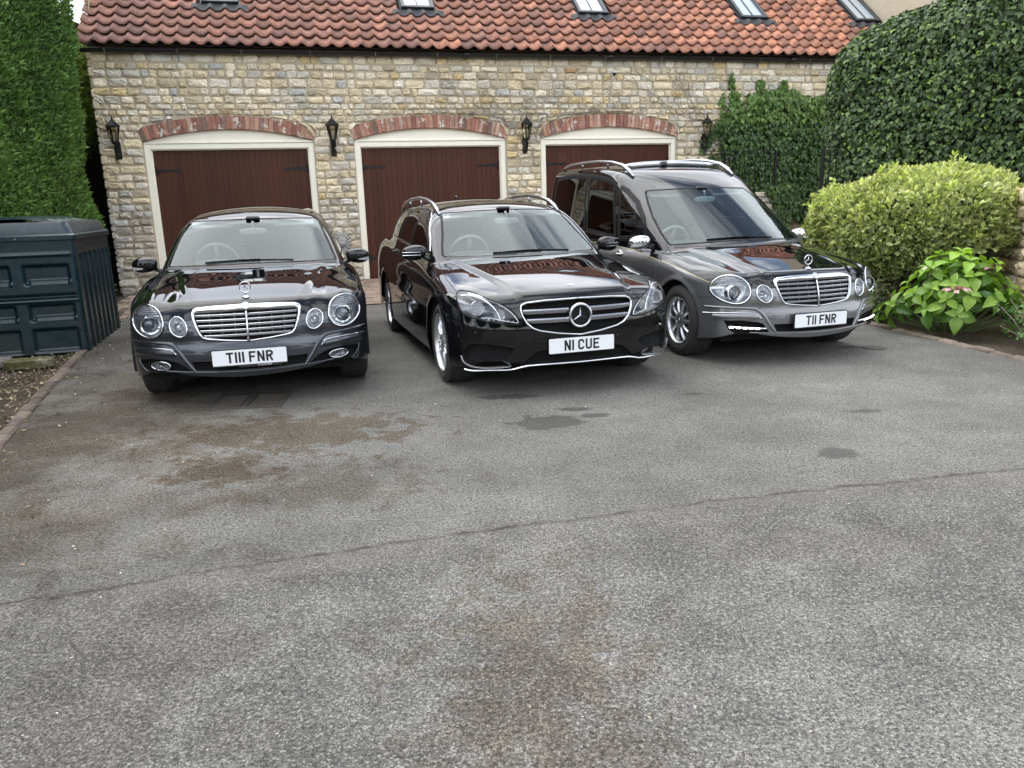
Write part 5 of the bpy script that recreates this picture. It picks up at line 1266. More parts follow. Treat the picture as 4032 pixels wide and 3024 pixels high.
# ------------------------------------------------------------------ car 3: hearse
def make_hearse():
    p = HEARSE; r = car_root('hearse', 3, 'tall black over grey hearse with chrome mirrors and lit daytime lights', 'hearse'); cm = CarMesh(p)
    WS = mir([(0, 1.010), (.28, 1.003), (.60, .990), (.712, .984), (.724, 1.00), (.722, 1.10), (.698, 1.24), (.652, 1.38), (.602, 1.490), (.585, 1.506), (.2, 1.519), (0, 1.524)])
    car_common(r, p, cm, WS, None, None, None, None); a_class_front(r, p, cm, True)
    W1 = [(1.66, 1.045), (1.655, 1.09), (1.78, 1.24), (1.98, 1.395), (2.20, 1.515), (2.31, 1.552), (2.19, 1.022)]; W2 = [(2.28, 1.030), (2.46, 1.600), (2.80, 1.655), (3.17, 1.690), (3.06, 1.085)]; W3 = [(3.14, 1.090), (3.26, 1.695), (3.75, 1.720), (4.30, 1.710), (4.45, 1.68), (4.50, 1.15), (4.4, 1.12)]
    for W, t in ((W1, 'window_front'), (W2, 'window_mid'), (W3, 'window_rear')): cm.carve(W, (1, 2), lambda x, y, z: (np.abs(x) > .45) & (z > .95), t)
    cm.setif(lambda x, y, z: (y > 2.0) & (z > 1.56) & (np.abs(x) < .60), 'roof', None, ['body'])
    cm.setif(lambda x, y, z: (np.abs(x) > .6) & (y > 1.30) & (y < 2.24) & (z < 1.6) & (z > .27), 'front_door', None, ['body'])
    finish_parts(cm, r, {}, [M_blk, M_gun3], {'windscreen': ('windscreen', M_wsh), 'window_front': ('side_window', M_sg), 'window_mid': ('side_window', M_pg), 'window_rear': ('side_window', M_pg), 'headlamp_lensa': ('headlamp_lens', M_lens), 'headlamp_lensb': ('headlamp_lens', M_lens), 'inner_lensa': ('inner_headlamp_lens', M_lens), 'inner_lensb': ('inner_headlamp_lens', M_lens)})
    a_class_details(r, p, True, M_gun3, None); underbody(r, p); interior(r, p, 1.56, M_seat, two_rows=False)
    glass_edge(r, p, WS, 'windscreen_seal', 'f')
    for W in (W1, W2, W3): glass_edge(r, p, W, 'window_trim', 's', (1, -1), .055, M_rub)
    line(p, 'cowl', M_plas, r, [(x, 1.055 + .42 * x * x) for x in np.linspace(-.70, .70, 15)], 't', .05, .004, (1,), .04); wiper(r, p, -.38, .34, 1.018)
    for sg in (1, -1): mirror_part(r, sg, (.928, 1.53, 1.010), (.106, .072, .068), M_chr, 'low')
    for wy in p['wheels']:
        for sg in (1, -1): make_wheel(r, sg * .886, wy, .327, .225, .213, 10, sg, 'plain')
    line(p, 'coachline', M_coach, r, COACH[1:], 's', .0045, .001, (1, -1), .04)
    panel_lines(r, p, [('door_seam', [(1.285, .965), (1.30, .80), (1.31, .30)], 's', (1, -1), .005), ('door_seam', [(2.18, 1.0), (2.25, .90), (2.26, .28)], 's', (1, -1), .005), ('window_seam', [(2.22, 1.03), (2.40, 1.60)], 's', (1, -1), .006)])
    line(p, 'waist_moulding', M_blk, r, [(2.2, 1.012), (3.0, 1.068), (4.4, 1.10)], 's', .022, .010, (1, -1), .05)
    for sg in (1, -1):
        P = on_side(p, [(2.10, .868)], sg)[0]; h = MB(); V, F = blob((P[0] - sg * .004, 2.10, .868), (.016, .075, .042), 2.0, 20, 12); h.add(V, F); h.build('handle_cup', M_chr, r, smooth=True); door_handle(r, p, 2.10, .868, sg, M_chr)
        P, N = surf(p, [(2.28, 1.06), (2.30, 1.2), (2.33, 1.35), (2.38, 1.52)], 's', sg, .04)
        rl = MB(); T = on_top(p, [(sg * .60, y) for y in (2.33, 2.42, 2.58, 2.85, 3.2, 3.7, 4.1, 4.28, 4.38)]); hgt = [.006, .028, .050, .062, .064, .062, .052, .036, .01]; rl.tube([tuple(q + np.array([sg * .01, 0, h_])) for q, h_ in zip(T, hgt)], [.016, .02, .019, .017, .016, .016, .016, .017, .015], 8, flat=1.2)
        for y in (3.0, 3.75): q = on_top(p, [(sg * .60, y)])[0]; rl.tube([tuple(q), tuple(q + np.array([sg * .01, 0, .058]))], .013, 6)
        rl.build('roof_rail', M_chrb, r, smooth=True)
        br = MB(); T = on_top(p, [(sg * x, 2.46 + .9 * (x - .0) * 0 + .0) for x in (.0, .15, .3, .45, .58)]); br.tube([tuple(q) for q in on_top(p, [(sg * x, 2.72 - .25 * x * x) for x in (.0, .15, .3, .45, .585)]) + [0, 0, .030]], [.030, .030, .030, .028, .022], 10, flat=.35, up=(0, 1, 0)); br.build('roof_bar', M_chrb, r, smooth=True)
    # deck with bearers and bier pins seen through the dark glass
    dk = MB(); dk.bevbox((0, 3.55, 1.00), (1.10, 1.9, .05), .01); dk.build('coffin_deck', mat('deck_veneer', (0.20, 0.09, 0.035), .25, 0, .6), r)
    bp = MB()
    for sg in (1, -1):
        bp.tube([(sg * .50, 2.7, 1.08), (sg * .50, 4.4, 1.08)], .010, 6); bp.tube([(sg * .38, 2.7, 1.06), (sg * .38, 4.4, 1.06)], .008, 6)
        for y in (2.75, 3.35, 3.95):
            for k in range(6): V, F = blob((sg * .50, y, 1.10 + k * .028), (.011, .011, .012), 2, 10, 6); bp.add(V, F)
    bp.build('bearer_rail', M_chr, r, smooth=True)
    MB().box((0, 2.62, 1.25), (1.30, .03, .55)).build('bulkhead', M_seat, r) if False else None
    plate(r, 'T11 FNR', .386, on_front(p, [(0, .386)])[0][1] - .024, True); return r
make_hearse()

# ------------------------------------------------------------------ car 2: black estate
def make_estate():
    p = ESTATE; r = car_root('estate_car', 2, 'glossy black estate car with silver roof rails and large star grille', 'car'); cm = CarMesh(p)
    WS = mir([(0, .984), (.35, .982), (.62, .978), (.700, .980), (.712, .998), (.690, 1.06), (.640, 1.18), (.590, 1.325), (.570, 1.346), (.3, 1.361), (0, 1.366)])
    HL = smooth_poly([(.825, .777), (.779, .786), (.727, .777), (.656, .740), (.558, .695), (.488, .640), (.446, .580), (.438, .558), (.506, .551), (.63, .569), (.73, .592), (.825, .622), (.853, .673), (.852, .744)], 1)
    GO = [(0, .721), (.26, .716), (.395, .706), (.432, .692), (.444, .665), (.434, .613), (.405, .558), (.365, .522), (.31, .50), (.17, .474), (0, .456)]
    IN = [(.838, .350), (.815, .400), (.770, .414), (.68, .413), (.50, .377), (.525, .325), (.57, .288), (.66, .283), (.77, .287), (.828, .305)]
    CL = [(0, .365), (.26, .360), (.35, .340), (.405, .298), (.452, .250), (.30, .254), (0, .254)]
    car_common(r, p, cm, WS, None, None, None, None); fr = lambda x, y, z: (y < 1.1); pos = lambda x, y, z: (y < 1.1) & (x > 0); neg = lambda x, y, z: (y < 1.1) & (x < 0)
    for sg, cd in ((1, pos), (-1, neg)):
        cm.carve(HL * [sg, 1], (0, 2), cd, 'lens' + ('a' if sg > 0 else 'b')); cm.carve(np.array(IN) * [sg, 1], (0, 2), cd, 'cut_in' + ('a' if sg > 0 else 'b'))
    cm.carve(mir(GO), (0, 2), fr, 'cut_grille'); cm.carve(mir(CL), (0, 2), fr, 'cut_low')
    W1 = [(1.66, 1.005), (1.80, 1.115), (2.10, 1.29), (2.28, 1.350), (2.40, 1.370), (2.44, 1.045)]; W2 = [(2.50, 1.050), (2.47, 1.375), (2.75, 1.390), (3.08, 1.388), (3.20, 1.082)]; W3 = [(3.27, 1.085), (3.15, 1.386), (3.55, 1.365), (3.90, 1.28), (4.22, 1.13), (4.20, 1.105)]
    for W, t in ((W1, 'window_a'), (W2, 'window_b'), (W3, 'window_c')): cm.carve(W, (1, 2), lambda x, y, z: (np.abs(x) > .45) & (z > .95), t)
    cm.setif(lambda x, y, z: (y < .60) & (z < np.where(np.abs(x) < .44, .74, .60)) , 'bumper', None, ['body'])
    cm.setif(lambda x, y, z: (np.abs(x) < interp(y, [(.1, .70), (.5, .775), (1.0, .78), (1.4, .74)])) & (y < 1.42) & (z > .66) & (z < 1.1), 'bonnet', None, ['body'])
    cm.setif(lambda x, y, z: (y > .30) & (y < 1.28) & (np.abs(x) > .70) & (z < .99), 'front_wing', None, ['body'])
    cm.setif(lambda x, y, z: (y > 2.0) & (z > 1.38) & (np.abs(x) < .57), 'roof', None, ['body'])
    cm.setif(lambda x, y, z: (np.abs(x) > .6) & (y > 1.28) & (y < 2.47) & (z < 1.33) & (z > .27), 'front_door', None, ['body']); cm.setif(lambda x, y, z: (np.abs(x) > .6) & (y > 2.47) & (y < 3.3) & (z < 1.33) & (z > .27), 'rear_door', None, ['body'])
    finish_parts(cm, r, {}, [M_blk], {'windscreen': ('windscreen', M_ws), 'window_a': ('side_window', M_sg), 'window_b': ('side_window', M_sg), 'window_c': ('side_window', M_sg), 'lensa': ('headlamp_lens', M_lens), 'lensb': ('headlamp_lens', M_lens)})
    underbody(r, p); interior(r, p, 1.42, M_seat)
    glass_edge(r, p, WS, 'windscreen_seal', 'f')
    for W in (W1, W2, W3): glass_edge(r, p, W, 'window_trim', 's', (1, -1), .02, M_rub)
    line(p, 'cowl', M_plas, r, [(x, 1.195 + .42 * x * x) for x in np.linspace(-.70, .70, 15)], 't', .05, .004, (1,), .04); wiper(r, p, -.30, .42, .996)
    for sg in (1, -1):
        # chrome window line
        P, N = surf(p, [(1.60, .985), (2.4, 1.032), (3.2, 1.072), (4.28, 1.10)], 's', sg, .05); mb = MB(); ribbon(mb, P, N, .020, .006); mb.build('chrome_window_line', M_chr, r, smooth=True)
        P, N = surf(p, [(1.64, 1.02), (1.78, 1.13), (2.09, 1.312), (2.28, 1.372), (2.5, 1.397), (2.9, 1.408), (3.4, 1.395), (3.85, 1.32), (4.28, 1.13)], 's', sg, .05); mb = MB(); ribbon(mb, P, N, .018, .005); mb.build('window_frame_line', M_chrb if True else M_blk, r, smooth=True)
        # headlamp insides
        h = empty('headlamp', (0, 0, 0)); h.parent = r; pl = HL * [sg, 1]; o, c = lamp_bowl(None, None, h, 'reflector', p, pl, M_refd, .07)
        P, N = surf(p, pl, 'f', 1, .02, True); rg = MB(); rounded_ring(rg, P, N, .0045, .8, .001); rg.build('lamp_seal', M_rub, h, smooth=True)
        for cx, cz, rr in ((.735, .672, .054), (.585, .626, .042)):
            q = on_front(p, [(sg * cx, cz)])[0]; MM = Matrix.Translation(Vector(q) + Vector((0, .055, 0))) @ Matrix.Rotation(R(90), 4, 'X')
            MB().lathe([(rr, .02), (rr * .98, .03), (rr * .86, .01), (rr * .5, -.01), (rr * .3, -.012), (rr * .28, .015), (0, .018)], 30, MM).build('projector', M_refl if cx > .7 else M_chr, h, smooth='auto')
            fl = MB()
            if cx > .7:
                for k in range(-3, 4): fl.tube([tuple(Vector(q) + Vector((k * .013, .030, -.04))), tuple(Vector(q) + Vector((k * .013, .030, .035)))], .0032, 5)
                fl.build('flutes', M_refl, h)
        def lstr(pts, rad, nm, mt, dep=.02):
            q = smooth_poly(pts, 2, False) * [sg, 1]; P = on_front(p, q) + [0, dep, 0]; MB().tube([tuple(a) for a in P], rad, 6, flat=1.0).build(nm, mt, h, smooth=True)
        lstr([(.815, .755), (.76, .762), (.70, .745), (.64, .70), (.600, .640), (.585, .580)], .009, 'light_guide', M_refl)
        lstr([(.76, .772), (.70, .758), (.60, .712), (.52, .655), (.475, .600), (.462, .565)], .006, 'upper_guide', M_refl, .012)
        lstr([(.72, .602), (.66, .606), (.58, .585), (.50, .568), (.462, .562)], .0065, 'lower_guide', M_chr, .014)
        ld = MB()
        for x in np.linspace(.50, .70, 7): z = .570 + (x - .50) * .10; q = on_front(p, [(sg * x, z)])[0]; ld.bevbox((q[0], q[1] + .016, q[2] + .004), (.018, .012, .018), .004)
        ld.build('led_row', M_refl, h)
        # side intakes
        poly = np.array(IN) * [sg, 1]; P, N = surf(p, poly, 'f', 1, .02, True); P = P[:-1]; n = len(P); c = P.mean(0)
        it = MB().add(list(P) + list(P + [0, .06, 0]) + [c + [0, .06, 0]], [(i, (i + 1) % n, n + (i + 1) % n, n + i) for i in range(n)] + [(n + i, n + (i + 1) % n, 2 * n) for i in range(n)]).build('side_intake', M_void, r)
        lt = MB(); lattice(lt, p, poly, .019, R(32), .0016, .012); lattice(lt, p, poly, .019, R(-32), .0016, .012); lt.build('mesh_insert', M_meshb, it, kind='stuff')
        bl = smooth_poly([(.850, .318), (.838, .270), (.800, .245), (.745, .236), (.62, .238), (.525, .246), (.55, .265), (.585, .288)], 1, False); P, N = surf(p, bl * [sg, 1], 'f', 1, .02)
        mb = MB(); ribbon(mb, P, N, np.interp(np.arange(len(P)), [0, len(P) * .5, len(P) * .85, len(P)], [.010, .016, .026, .008]), .016); mb.build('intake_blade', M_blk if False else M_chrb if False else M_blk, r, smooth=True)
        P, N = surf(p, bl[:int(len(bl) * .8)] * [sg, 1], 'f', 1, .02); mb = MB(); mb.tube([tuple(a) for a in P + N * .014], .0035, 6); mb.build('blade_edge', M_chrb, r, smooth=True)
        for y, z in ((2.30, .885), (3.14, .955)): door_handle(r, p, y, z, sg, M_blk)
        rl = MB(); T = on_top(p, [(sg * .600, y) for y in (2.06, 2.16, 2.32, 2.6, 3.0, 3.5, 3.95, 4.12, 4.2)]); hgt = [.004, .026, .052, .072, .080, .076, .062, .035, .004]; rl.tube([tuple(q + np.array([0, 0, h_])) for q, h_ in zip(T, hgt)], [.013, .018, .018, .017, .016, .016, .016, .016, .013], 8, flat=1.25)
        for y in (2.95, 3.6): q = on_top(p, [(sg * .60, y)])[0]; rl.tube([tuple(q), tuple(q + np.array([0, 0, .075]))], .013, 6)
        rl.build('roof_rail', M_chrb, r, smooth=True); mirror_part(r, sg, (.938, 1.62, 1.018), (.108, .064, .068), M_blk, 'lines')
        for x, z in ((.763, .492), (.309, .418)):
            q = on_front(p, [(sg * x, z)])[0]; NN = Vector(car_N(p, q[None])[0]); MB().lathe([(.014, -.001), (.013, .003), (.010, .0035), (.009, .001), (0, .002)], 16, Matrix.Translation(Vector(q) + NN * .001) @ NN.to_track_quat('Z', 'Y').to_matrix().to_4x4()).build('parking_sensor', M_blk, r, smooth='auto')
        # bonnet strakes
        P, N = surf(p, [(sg * .445, .17), (sg * .50, .40), (sg * .575, .80), (sg * .645, 1.20)], 't', 1, .04)
        for w3, nmx in ((sg * .74, 0),): pass
    # grille: chrome outline, mesh, two louvres and the big star
    g = empty('grille', (0, 0, 0)); g.parent = r; P, N = surf(p, mir(GO), 'f', 1, .02, True); Pn = P[:-1]; n = len(Pn); c = Pn.mean(0) + [0, .07, 0]
    MB().add(list(Pn) + list(Pn + [0, .06, 0]) + [c], [(i, (i + 1) % n, n + (i + 1) % n, n + i) for i in range(n)] + [(n + i, n + (i + 1) % n, 2 * n) for i in range(n)]).build('grille_recess', M_void, g)
    rg = MB(); mb = MB(); ribbon(mb, P, N, .015, .010); mb.build('chrome_surround', M_chr, g, smooth=True)
    lt = MB(); lattice(lt, p, mir(GO), .017, R(30), .0015, .026); lattice(lt, p, mir(GO), .017, R(-30), .0015, .026); lt.build('mesh_insert', M_meshb, g, kind='stuff')
    for z, x1, x0, tilt in ((.640, .428, .085, 0), (.572, .402, .085, 0)):
        for sg in (1, -1): sl = MB(); slat(sl, p, z, sg * x0, sg * x1, .034, .026, -.004, .03); sl.build('louvre', M_chrb, g, smooth='auto')
    q = on_front(p, [(0, .600)])[0]; sb = MB(); MM = Matrix.Translation((0, q[1] - .012, .598)); star_geo(sb, MM, .083, .078, .0115, depth=.012); sb.build('star_emblem', M_chrb, g, smooth='auto')
    MB().lathe([(.080, -.004), (.076, .012), (0, .010)], 32, Matrix.Translation((0, q[1] + .012, .598)) @ Matrix.Rotation(R(90), 4, 'X')).build('emblem_backing', M_void, g)
    q = on_top(p, [(0, .205)])[0]; NN = Vector(car_N(p, q[None])[0]); MB().lathe([(.026, -.001), (.025, .003), (0, .004)], 28, Matrix.Translation(Vector(q) + NN * .001) @ NN.to_track_quat('Z', 'Y').to_matrix().to_4x4()).build('bonnet_badge', mat('badge_silver', (.55, .58, .64), .3, .6), r, smooth='auto')
    P, N = surf(p, mir(CL), 'f', 1, .02, True); P = P[:-1]; n = len(P); c = P.mean(0) + [0, .07, 0]
    it = MB().add(list(P) + list(P + [0, .05, 0]) + [c], [(i, (i + 1) % n, n + (i + 1) % n, n + i) for i in range(n)] + [(n + i, n + (i + 1) % n, 2 * n) for i in range(n)]).build('lower_intake', M_void, r)
    lt = MB(); lattice(lt, p, mir(CL), .019, R(30), .0016, .012); lattice(lt, p, mir(CL), .019, R(-30), .0016, .012); lt.build('mesh_insert', M_meshb, it, kind='stuff')
    LP = [(.835, .212), (.80, .207), (.75, .210), (.668, .218), (.52, .217), (.459, .234), (.385, .246), (.15, .248), (0, .248)]; lp = smooth_poly(LP + [(-x, z) for x, z in LP[::-1][1:]], 1, False); P, N = surf(p, lp, 'f', 1, .025)
    mb = MB(); ribbon(mb, P, N, .014, .012); mb.build('chrome_lip', M_chr, r, smooth=True)
    line(p, 'tow_flap_gap', M_void, r, [(-.473, .480), (-.404, .474), (-.378, .421), (-.456, .425)], 'f', .0035, .001, (1,), .02, True)
    line(p, 'bonnet_front_seam', M_void, r, [(-.452, .700), (-.446, .738), (-.42, .746), (-.2, .752), (0, .755), (.2, .752), (.42, .746), (.446, .738), (.452, .700)], 'f', .005, .0012, (1,), .02)
    line(p, 'bonnet_side_seam', M_void, r, [(.825, .50), (.822, .8), (.80, 1.1), (.765, 1.38)], 't', .005, .0012, (1, -1), .03)
    panel_lines(r, p, [('door_seam', [(1.20, .945), (1.30, .80), (1.33, .5), (1.33, .28)], 's', (1, -1), .005), ('door_seam', [(2.47, 1.04), (2.50, .6), (2.48, .28)], 's', (1, -1), .005), ('door_seam', [(3.23, 1.07), (3.30, .85), (3.28, .70)], 's', (1, -1), .005), ('bumper_side_seam', [(.42, .600), (.48, .61), (.56, .625)], 's', (1, -1), .005)])
    q = on_front(p, [(-.52, 1.325)])[0]; NN = Vector(car_N(p, q[None])[0]); MB().bevbox((0, 0, 0), (.055, .016, .002), .001, M=Matrix.Translation(Vector(q) - NN * .003) @ NN.to_track_quat('Z', 'Y').to_matrix().to_4x4() if False else Matrix.Identity(4)) if False else None
    st_ = MB(); pq = on_front(p, [(-.575, 1.318), (-.520, 1.322), (-.520, 1.306), (-.575, 1.302)]) ; st_.add(pq + car_N(p, pq) * .0015, [(0, 1, 2, 3)]); st_.build('windscreen_sticker', M_white, r)
    for wy in p['wheels']:
        for sg in (1, -1): make_wheel(r, sg * .905, wy, .327, .245, .236, 5, sg, 'twin')
    V, F = blob((0, 3.9, 1.50), (.018, .055, .03), 2.2, 14, 8); MB().add(V, F).build('aerial_fin', M_blk, r, smooth=True)
    plate(r, 'N1 CUE', .384, on_front(p, [(0, .384)])[0][1] - .016, False); return r
make_estate()

# ================================================================== THINGS ON AND ROUND THE BUILDING
M_lglass = glass_mat('lantern_glass', (.80, .76, .62), 1.5, .05)
def lantern(s, label, yaw=0.0):
    g = 'black wall lanterns on the stone piers'
    t = empty('wall_lantern', WP(s, 2.35, .045), WROT, label, 'wall lantern', g)
    b = MB(); b.bevbox((0, .0, .16), (.105, .03, .30), .012); b.bevbox((0, .0, .33), (.07, .028, .06), .01); b.lathe([(0, .0), (.03, .005), (.012, .02)], 10, Matrix.Translation((0, -.015, .1)) @ Matrix.Rotation(R(90), 4, 'X'))
    b.build('wall_plate', M_black, t, smooth='auto')
    a = MB(); a.tube([(0, -.01, .10), (0, -.06, .05), (0, -.12, .06), (0, -.165, .12), (0, -.175, .20), (0, -.17, .26)], [.02, .02, .018, .018, .02, .024], 8); a.tube([(0, -.02, .28), (0, -.07, .31), (0, -.12, .28), (0, -.15, .24)], [.012, .012, .012, .012], 7); a.build('bracket', M_black, t, smooth=True)
    c = Vector((0, -.17, 0)); f = MB(); M = Matrix.Translation(c)
    f.lathe([(0, .245), (.03, .25), (.05, .275), (.052, .285), (0, .287)], 12, M); f.lathe([(.118, .545), (.122, .555), (.118, .565), (.085, .590), (.055, .625), (.035, .648), (.022, .655), (.020, .662), (0, .664)], 6, M)
    for k in range(6):
        a_ = 2 * math.pi * k / 6; f.tube([(c.x + .050 * math.cos(a_), c.y + .050 * math.sin(a_), .285), (c.x + .104 * math.cos(a_), c.y + .104 * math.sin(a_), .548)], .0075, 4)
    f.build('lantern_frame', M_black, t, smooth='auto')
    MB().lathe([(.046, .288), (.099, .546)], 6, M).build('lantern_glass', M_lglass, t)
    MB().lathe([(.0, .655), (.014, .67), (.018, .682), (.012, .694), (.006, .70), (.010, .715), (.003, .735), (0, .737)], 10, M).build('finial', M_black, t, smooth=True)
    MB().lathe([(0, .30), (.016, .31), (.016, .37), (.028, .40), (.030, .43), (0, .46)], 12, M).build('bulb', M_white, t, smooth=True); return t
lantern(-6.965, 'black wall lantern left of the leftmost garage door'); lantern(-3.285, 'black wall lantern on the pier above the lion mask'); lantern(.40, 'black wall lantern on the pier between the middle and right doors'); lantern(4.24, 'black wall lantern between the right door and the ivy')

# lion mask
M_lion = mat('cast_stone', rough=.9, build=lambda t, b: (lambda k: (k.l(k.mix(k.noise(24, 5, .7, k.obj()), (0.22, 0.215, 0.20), (0.44, 0.43, 0.40)), b.inputs['Base Color']), k.l(k.bump(k.noise(45, 4, .7, k.obj()), .6, .01), b.inputs['Normal'])))(NT(t)))
ln = empty('lion_mask', WP(-3.27, .76, .05), WROT, 'grey carved lion head mask fixed to the stone pier', 'lion mask'); m = MB()
def bl(c, s, n=12, k=8): m.add(*blob(c, s, 2.0, n, k))
bl((0, -.045, .04), (.085, .06, .10), 18, 12); bl((0, -.10, .015), (.042, .035, .040)); bl((0, -.115, .035), (.020, .022, .016)); bl((-.024, -.112, -.004), (.022, .022, .018)); bl((.024, -.112, -.004), (.022, .022, .018)); bl((0, -.092, -.035), (.026, .024, .018)); bl((0, -.085, .075), (.018, .028, .045))
for sg in (-1, 1): bl((sg * .036, -.088, .065), (.022, .018, .012)); bl((sg * .038, -.093, .052), (.010, .008, .007)); bl((sg * .045, -.075, .01), (.026, .025, .035)); bl((sg * .080, -.035, .125), (.024, .02, .026))
for rr, nn, sz in ((.105, 13, .030), (.140, 17, .034), (.165, 19, .030)):
    for i in range(nn):
        a = 2 * math.pi * i / nn + rr * 9; z = .02 + rr * 1.15 * math.sin(a); x = rr * .92 * math.cos(a)
        if z > .17: z = .17
        d = math.atan2(z - .03, x); m.add(*blob((x, -.030 + rr * .08, z), (sz * 1.35, .022, sz * .62), 2, 9, 6, Matrix.Rotation(-(d + .5), 4, 'Y')))
for i in range(7): a = R(-60 - 10 * i); m.add(*blob((.11 * math.cos(a) * .8, -.03, -.10 - .018 * i), (.045, .022, .022), 2, 9, 6, Matrix.Rotation(.9, 4, 'Y')))
m.build('lion_head', M_lion, ln, smooth=True)
sn = empty('light_sensor', WP(2.27, 3.86, .03), WROT, 'small black and white sensor fixed high on the wall under the gutter', 'sensor')
MB().bevbox((0, 0, .035), (.07, .05, .06), .01).build('sensor_cap', M_amb, sn); MB().lathe([(.022, -.045), (.026, -.01), (.034, .004), (0, .006)], 14, Matrix.Translation((0, -.02, 0))).build('sensor_body', M_black, sn, smooth='auto')

# bare climber stems over the wall between the doors
M_stem = mat('woody_stem', rough=.9, build=lambda t, b: (lambda k: k.l(k.mix(k.noise(30, 4, .7, k.obj()), (0.13, 0.11, 0.085), (0.27, 0.24, 0.19)), b.inputs['Base Color']))(NT(t)))
vn = empty('climber_stems', WP(0, 0, 0), WROT, 'bare twiggy climber stems trained over the wall above the doors', 'climber'); vb = MB(); rs = random.Random(5)
def twig(x, z, a, L, r, dep=0):
    pts = []; n = max(4, int(L / .09))
    for i in range(n):
        if door_of(x) is not None: z = max(z, 3.14 - .055 * abs(x - door_of(x)) ** 2)
        pts.append((x, -.052 - .012 * math.sin(i * 1.3) - rs.uniform(0, .015), z)); a += rs.uniform(-.22, .22) + (-.05 * math.sin(a)); x += math.cos(a) * L / n; z += math.sin(a) * L / n
        if dep < 3 and rs.random() < (.30 if dep == 0 else .24): twig(x, z, a + rs.choice((-1, 1)) * rs.uniform(.4, 1.0), L * rs.uniform(.25, .5), r * .6, dep + 1)
    vb.tube(pts, [max(.0020, .72 * r * (1 - .75 * i / n)) for i in range(n)], 5, caps=False)
twig(4.9, 2.0, R(115), 1.1, .011); twig(4.45, 2.95, R(168), 2.6, .011); twig(4.4, 2.9, R(150), 1.9, .009); twig(2.9, 3.15, R(185), 3.4, .010); twig(2.0, 3.3, R(195), 2.6, .008); twig(1.2, 3.42, R(176), 3.0, .009); twig(.2, 3.0, R(150), 1.5, .007); twig(-.2, 3.05, R(165), 2.0, .007); twig(3.3, 3.3, R(160), 1.8, .007); twig(4.6, 2.5, R(200), 1.0, .006); twig(.9, 3.1, R(170), 2.4, .007); twig(4.3, 2.9, R(100), .9, .007)
vb.build('stem', M_stem, vn, kind='stuff')

# ================================================================== PLANTS
def leafmat(name, rough=.45, spec=.5, trans=.25, var=True):
    m = bpy.data.materials.new(name); m.use_nodes = True; t = m.node_tree; k = NT(t); b = t.nodes['Principled BSDF']; b.inputs['Roughness'].default_value = rough; b.inputs['Specular IOR Level'].default_value = spec
    c = k.mix(1.0, k.attr(), k.n('ShaderNodeObjectInfo').outputs['Color'], 'MULTIPLY'); k.l(c, b.inputs['Base Color'])
    tr = k.n('ShaderNodeBsdfTranslucent'); k.l(k.mix(1.0, c, (1.3, 1.5, .6), 'MULTIPLY'), tr.inputs[0]); mx_ = k.n('ShaderNodeMixShader'); mx_.inputs[0].default_value = trans
    out_ = t.nodes['Material Output']; k.l(b.outputs[0], mx_.inputs[1]); k.l(tr.outputs[0], mx_.inputs[2]); k.l(mx_.outputs[0], out_.inputs[0]); return m
M_ivy = leafmat('ivy_leaf', .48, .32, .15); M_con = leafmat('conifer_leaf', .6, .3, .2); M_var = leafmat('variegated_leaf', .4, .4, .3); M_hyd = leafmat('hydrangea_leaf', .42, .45, .35); M_petal = leafmat('petal', .6, .3, .4)
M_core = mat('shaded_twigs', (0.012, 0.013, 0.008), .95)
def frames(N, rg, tilt=.5, up=(0, 0, 1), align=.0):
    """random leaf frames whose normals scatter round N; returns X (length axis), Y (width), Z (normal)"""
    n = len(N); Z = N + rg.normal(0, tilt, (n, 3)); Z /= np.linalg.norm(Z, axis=1, keepdims=True)
    A = rg.normal(0, 1, (n, 3)) * (1 - align) + np.array(up) * align * 2; X = A - (A * Z).sum(1, keepdims=True) * Z; X /= np.linalg.norm(X, axis=1, keepdims=True) + 1e-9; return X, np.cross(Z, X), Z
def leaves(P, X, Y, Z, S, shape, tint, name, mt, parent=None, **props):
    """shape: list of (along, across, lift) verts and faces of equal size"""
    sv, sf = np.array(shape[0], float), np.array(shape[1]); n = len(P); k = len(sv); S = np.asarray(S).reshape(-1, 1, 1)
    V = P[:, None, :] + S * (sv[None, :, 0:1] * X[:, None] + sv[None, :, 1:2] * Y[:, None] + sv[None, :, 2:3] * Z[:, None]); F = (sf[None] + (np.arange(n) * k)[:, None, None]).reshape(-1, sf.shape[1])
    T = np.repeat(tint, len(sf), axis=0); 
    if len(shape) > 2: T = T * np.tile(np.array(shape[2]), (n, 1))
    return link(name, npmesh(name, V.reshape(-1, 3), F, mt, T), parent, **props)
IVY = ([(0, 0, 0), (.25, -.50, .06), (.45, -.28, .0), (1.0, 0, -.10), (.45, .28, .0), (.25, .50, .06), (-.12, .22, 0), (-.12, -.22, 0), (.35, 0, -.05)], [(0, 7, 1, 8), (8, 1, 2, 3), (8, 3, 4, 5), (0, 8, 5, 6)])
OVAL = ([(0, 0, 0), (.35, -.24, .05), (.72, -.20, .03), (1.0, 0, -.06), (.72, .20, .03), (.35, .24, .05), (.5, 0, -.03)], [(0, 1, 2, 6), (6, 2, 3, 3), (6, 3, 4, 4), (0, 6, 4, 5)])
OVAL = (OVAL[0], [(0, 1, 2, 6), (6, 2, 3, 4), (0, 6, 4, 5)])
SPRAY = ([(0, -.06, 0), (0, .06, 0), (.6, .17, -.04), (1.0, .0, -.16), (.6, -.17, -.04)], [(0, 4, 3, 2), (0, 2, 1, 1)]); SPRAY = ([(0, 0, 0), (.45, -.16, 0), (1.0, 0, -.12), (.45, .16, 0)], [(0, 1, 2, 3)])
def col(rg, n, base, alt, f, jit=.25):
    c = np.array(base)[None] * (1 - f[:, None]) + np.array(alt)[None] * f[:, None]; return np.clip(c * rg.uniform(1 - jit, 1 + jit, (n, 1)), 0, 1)
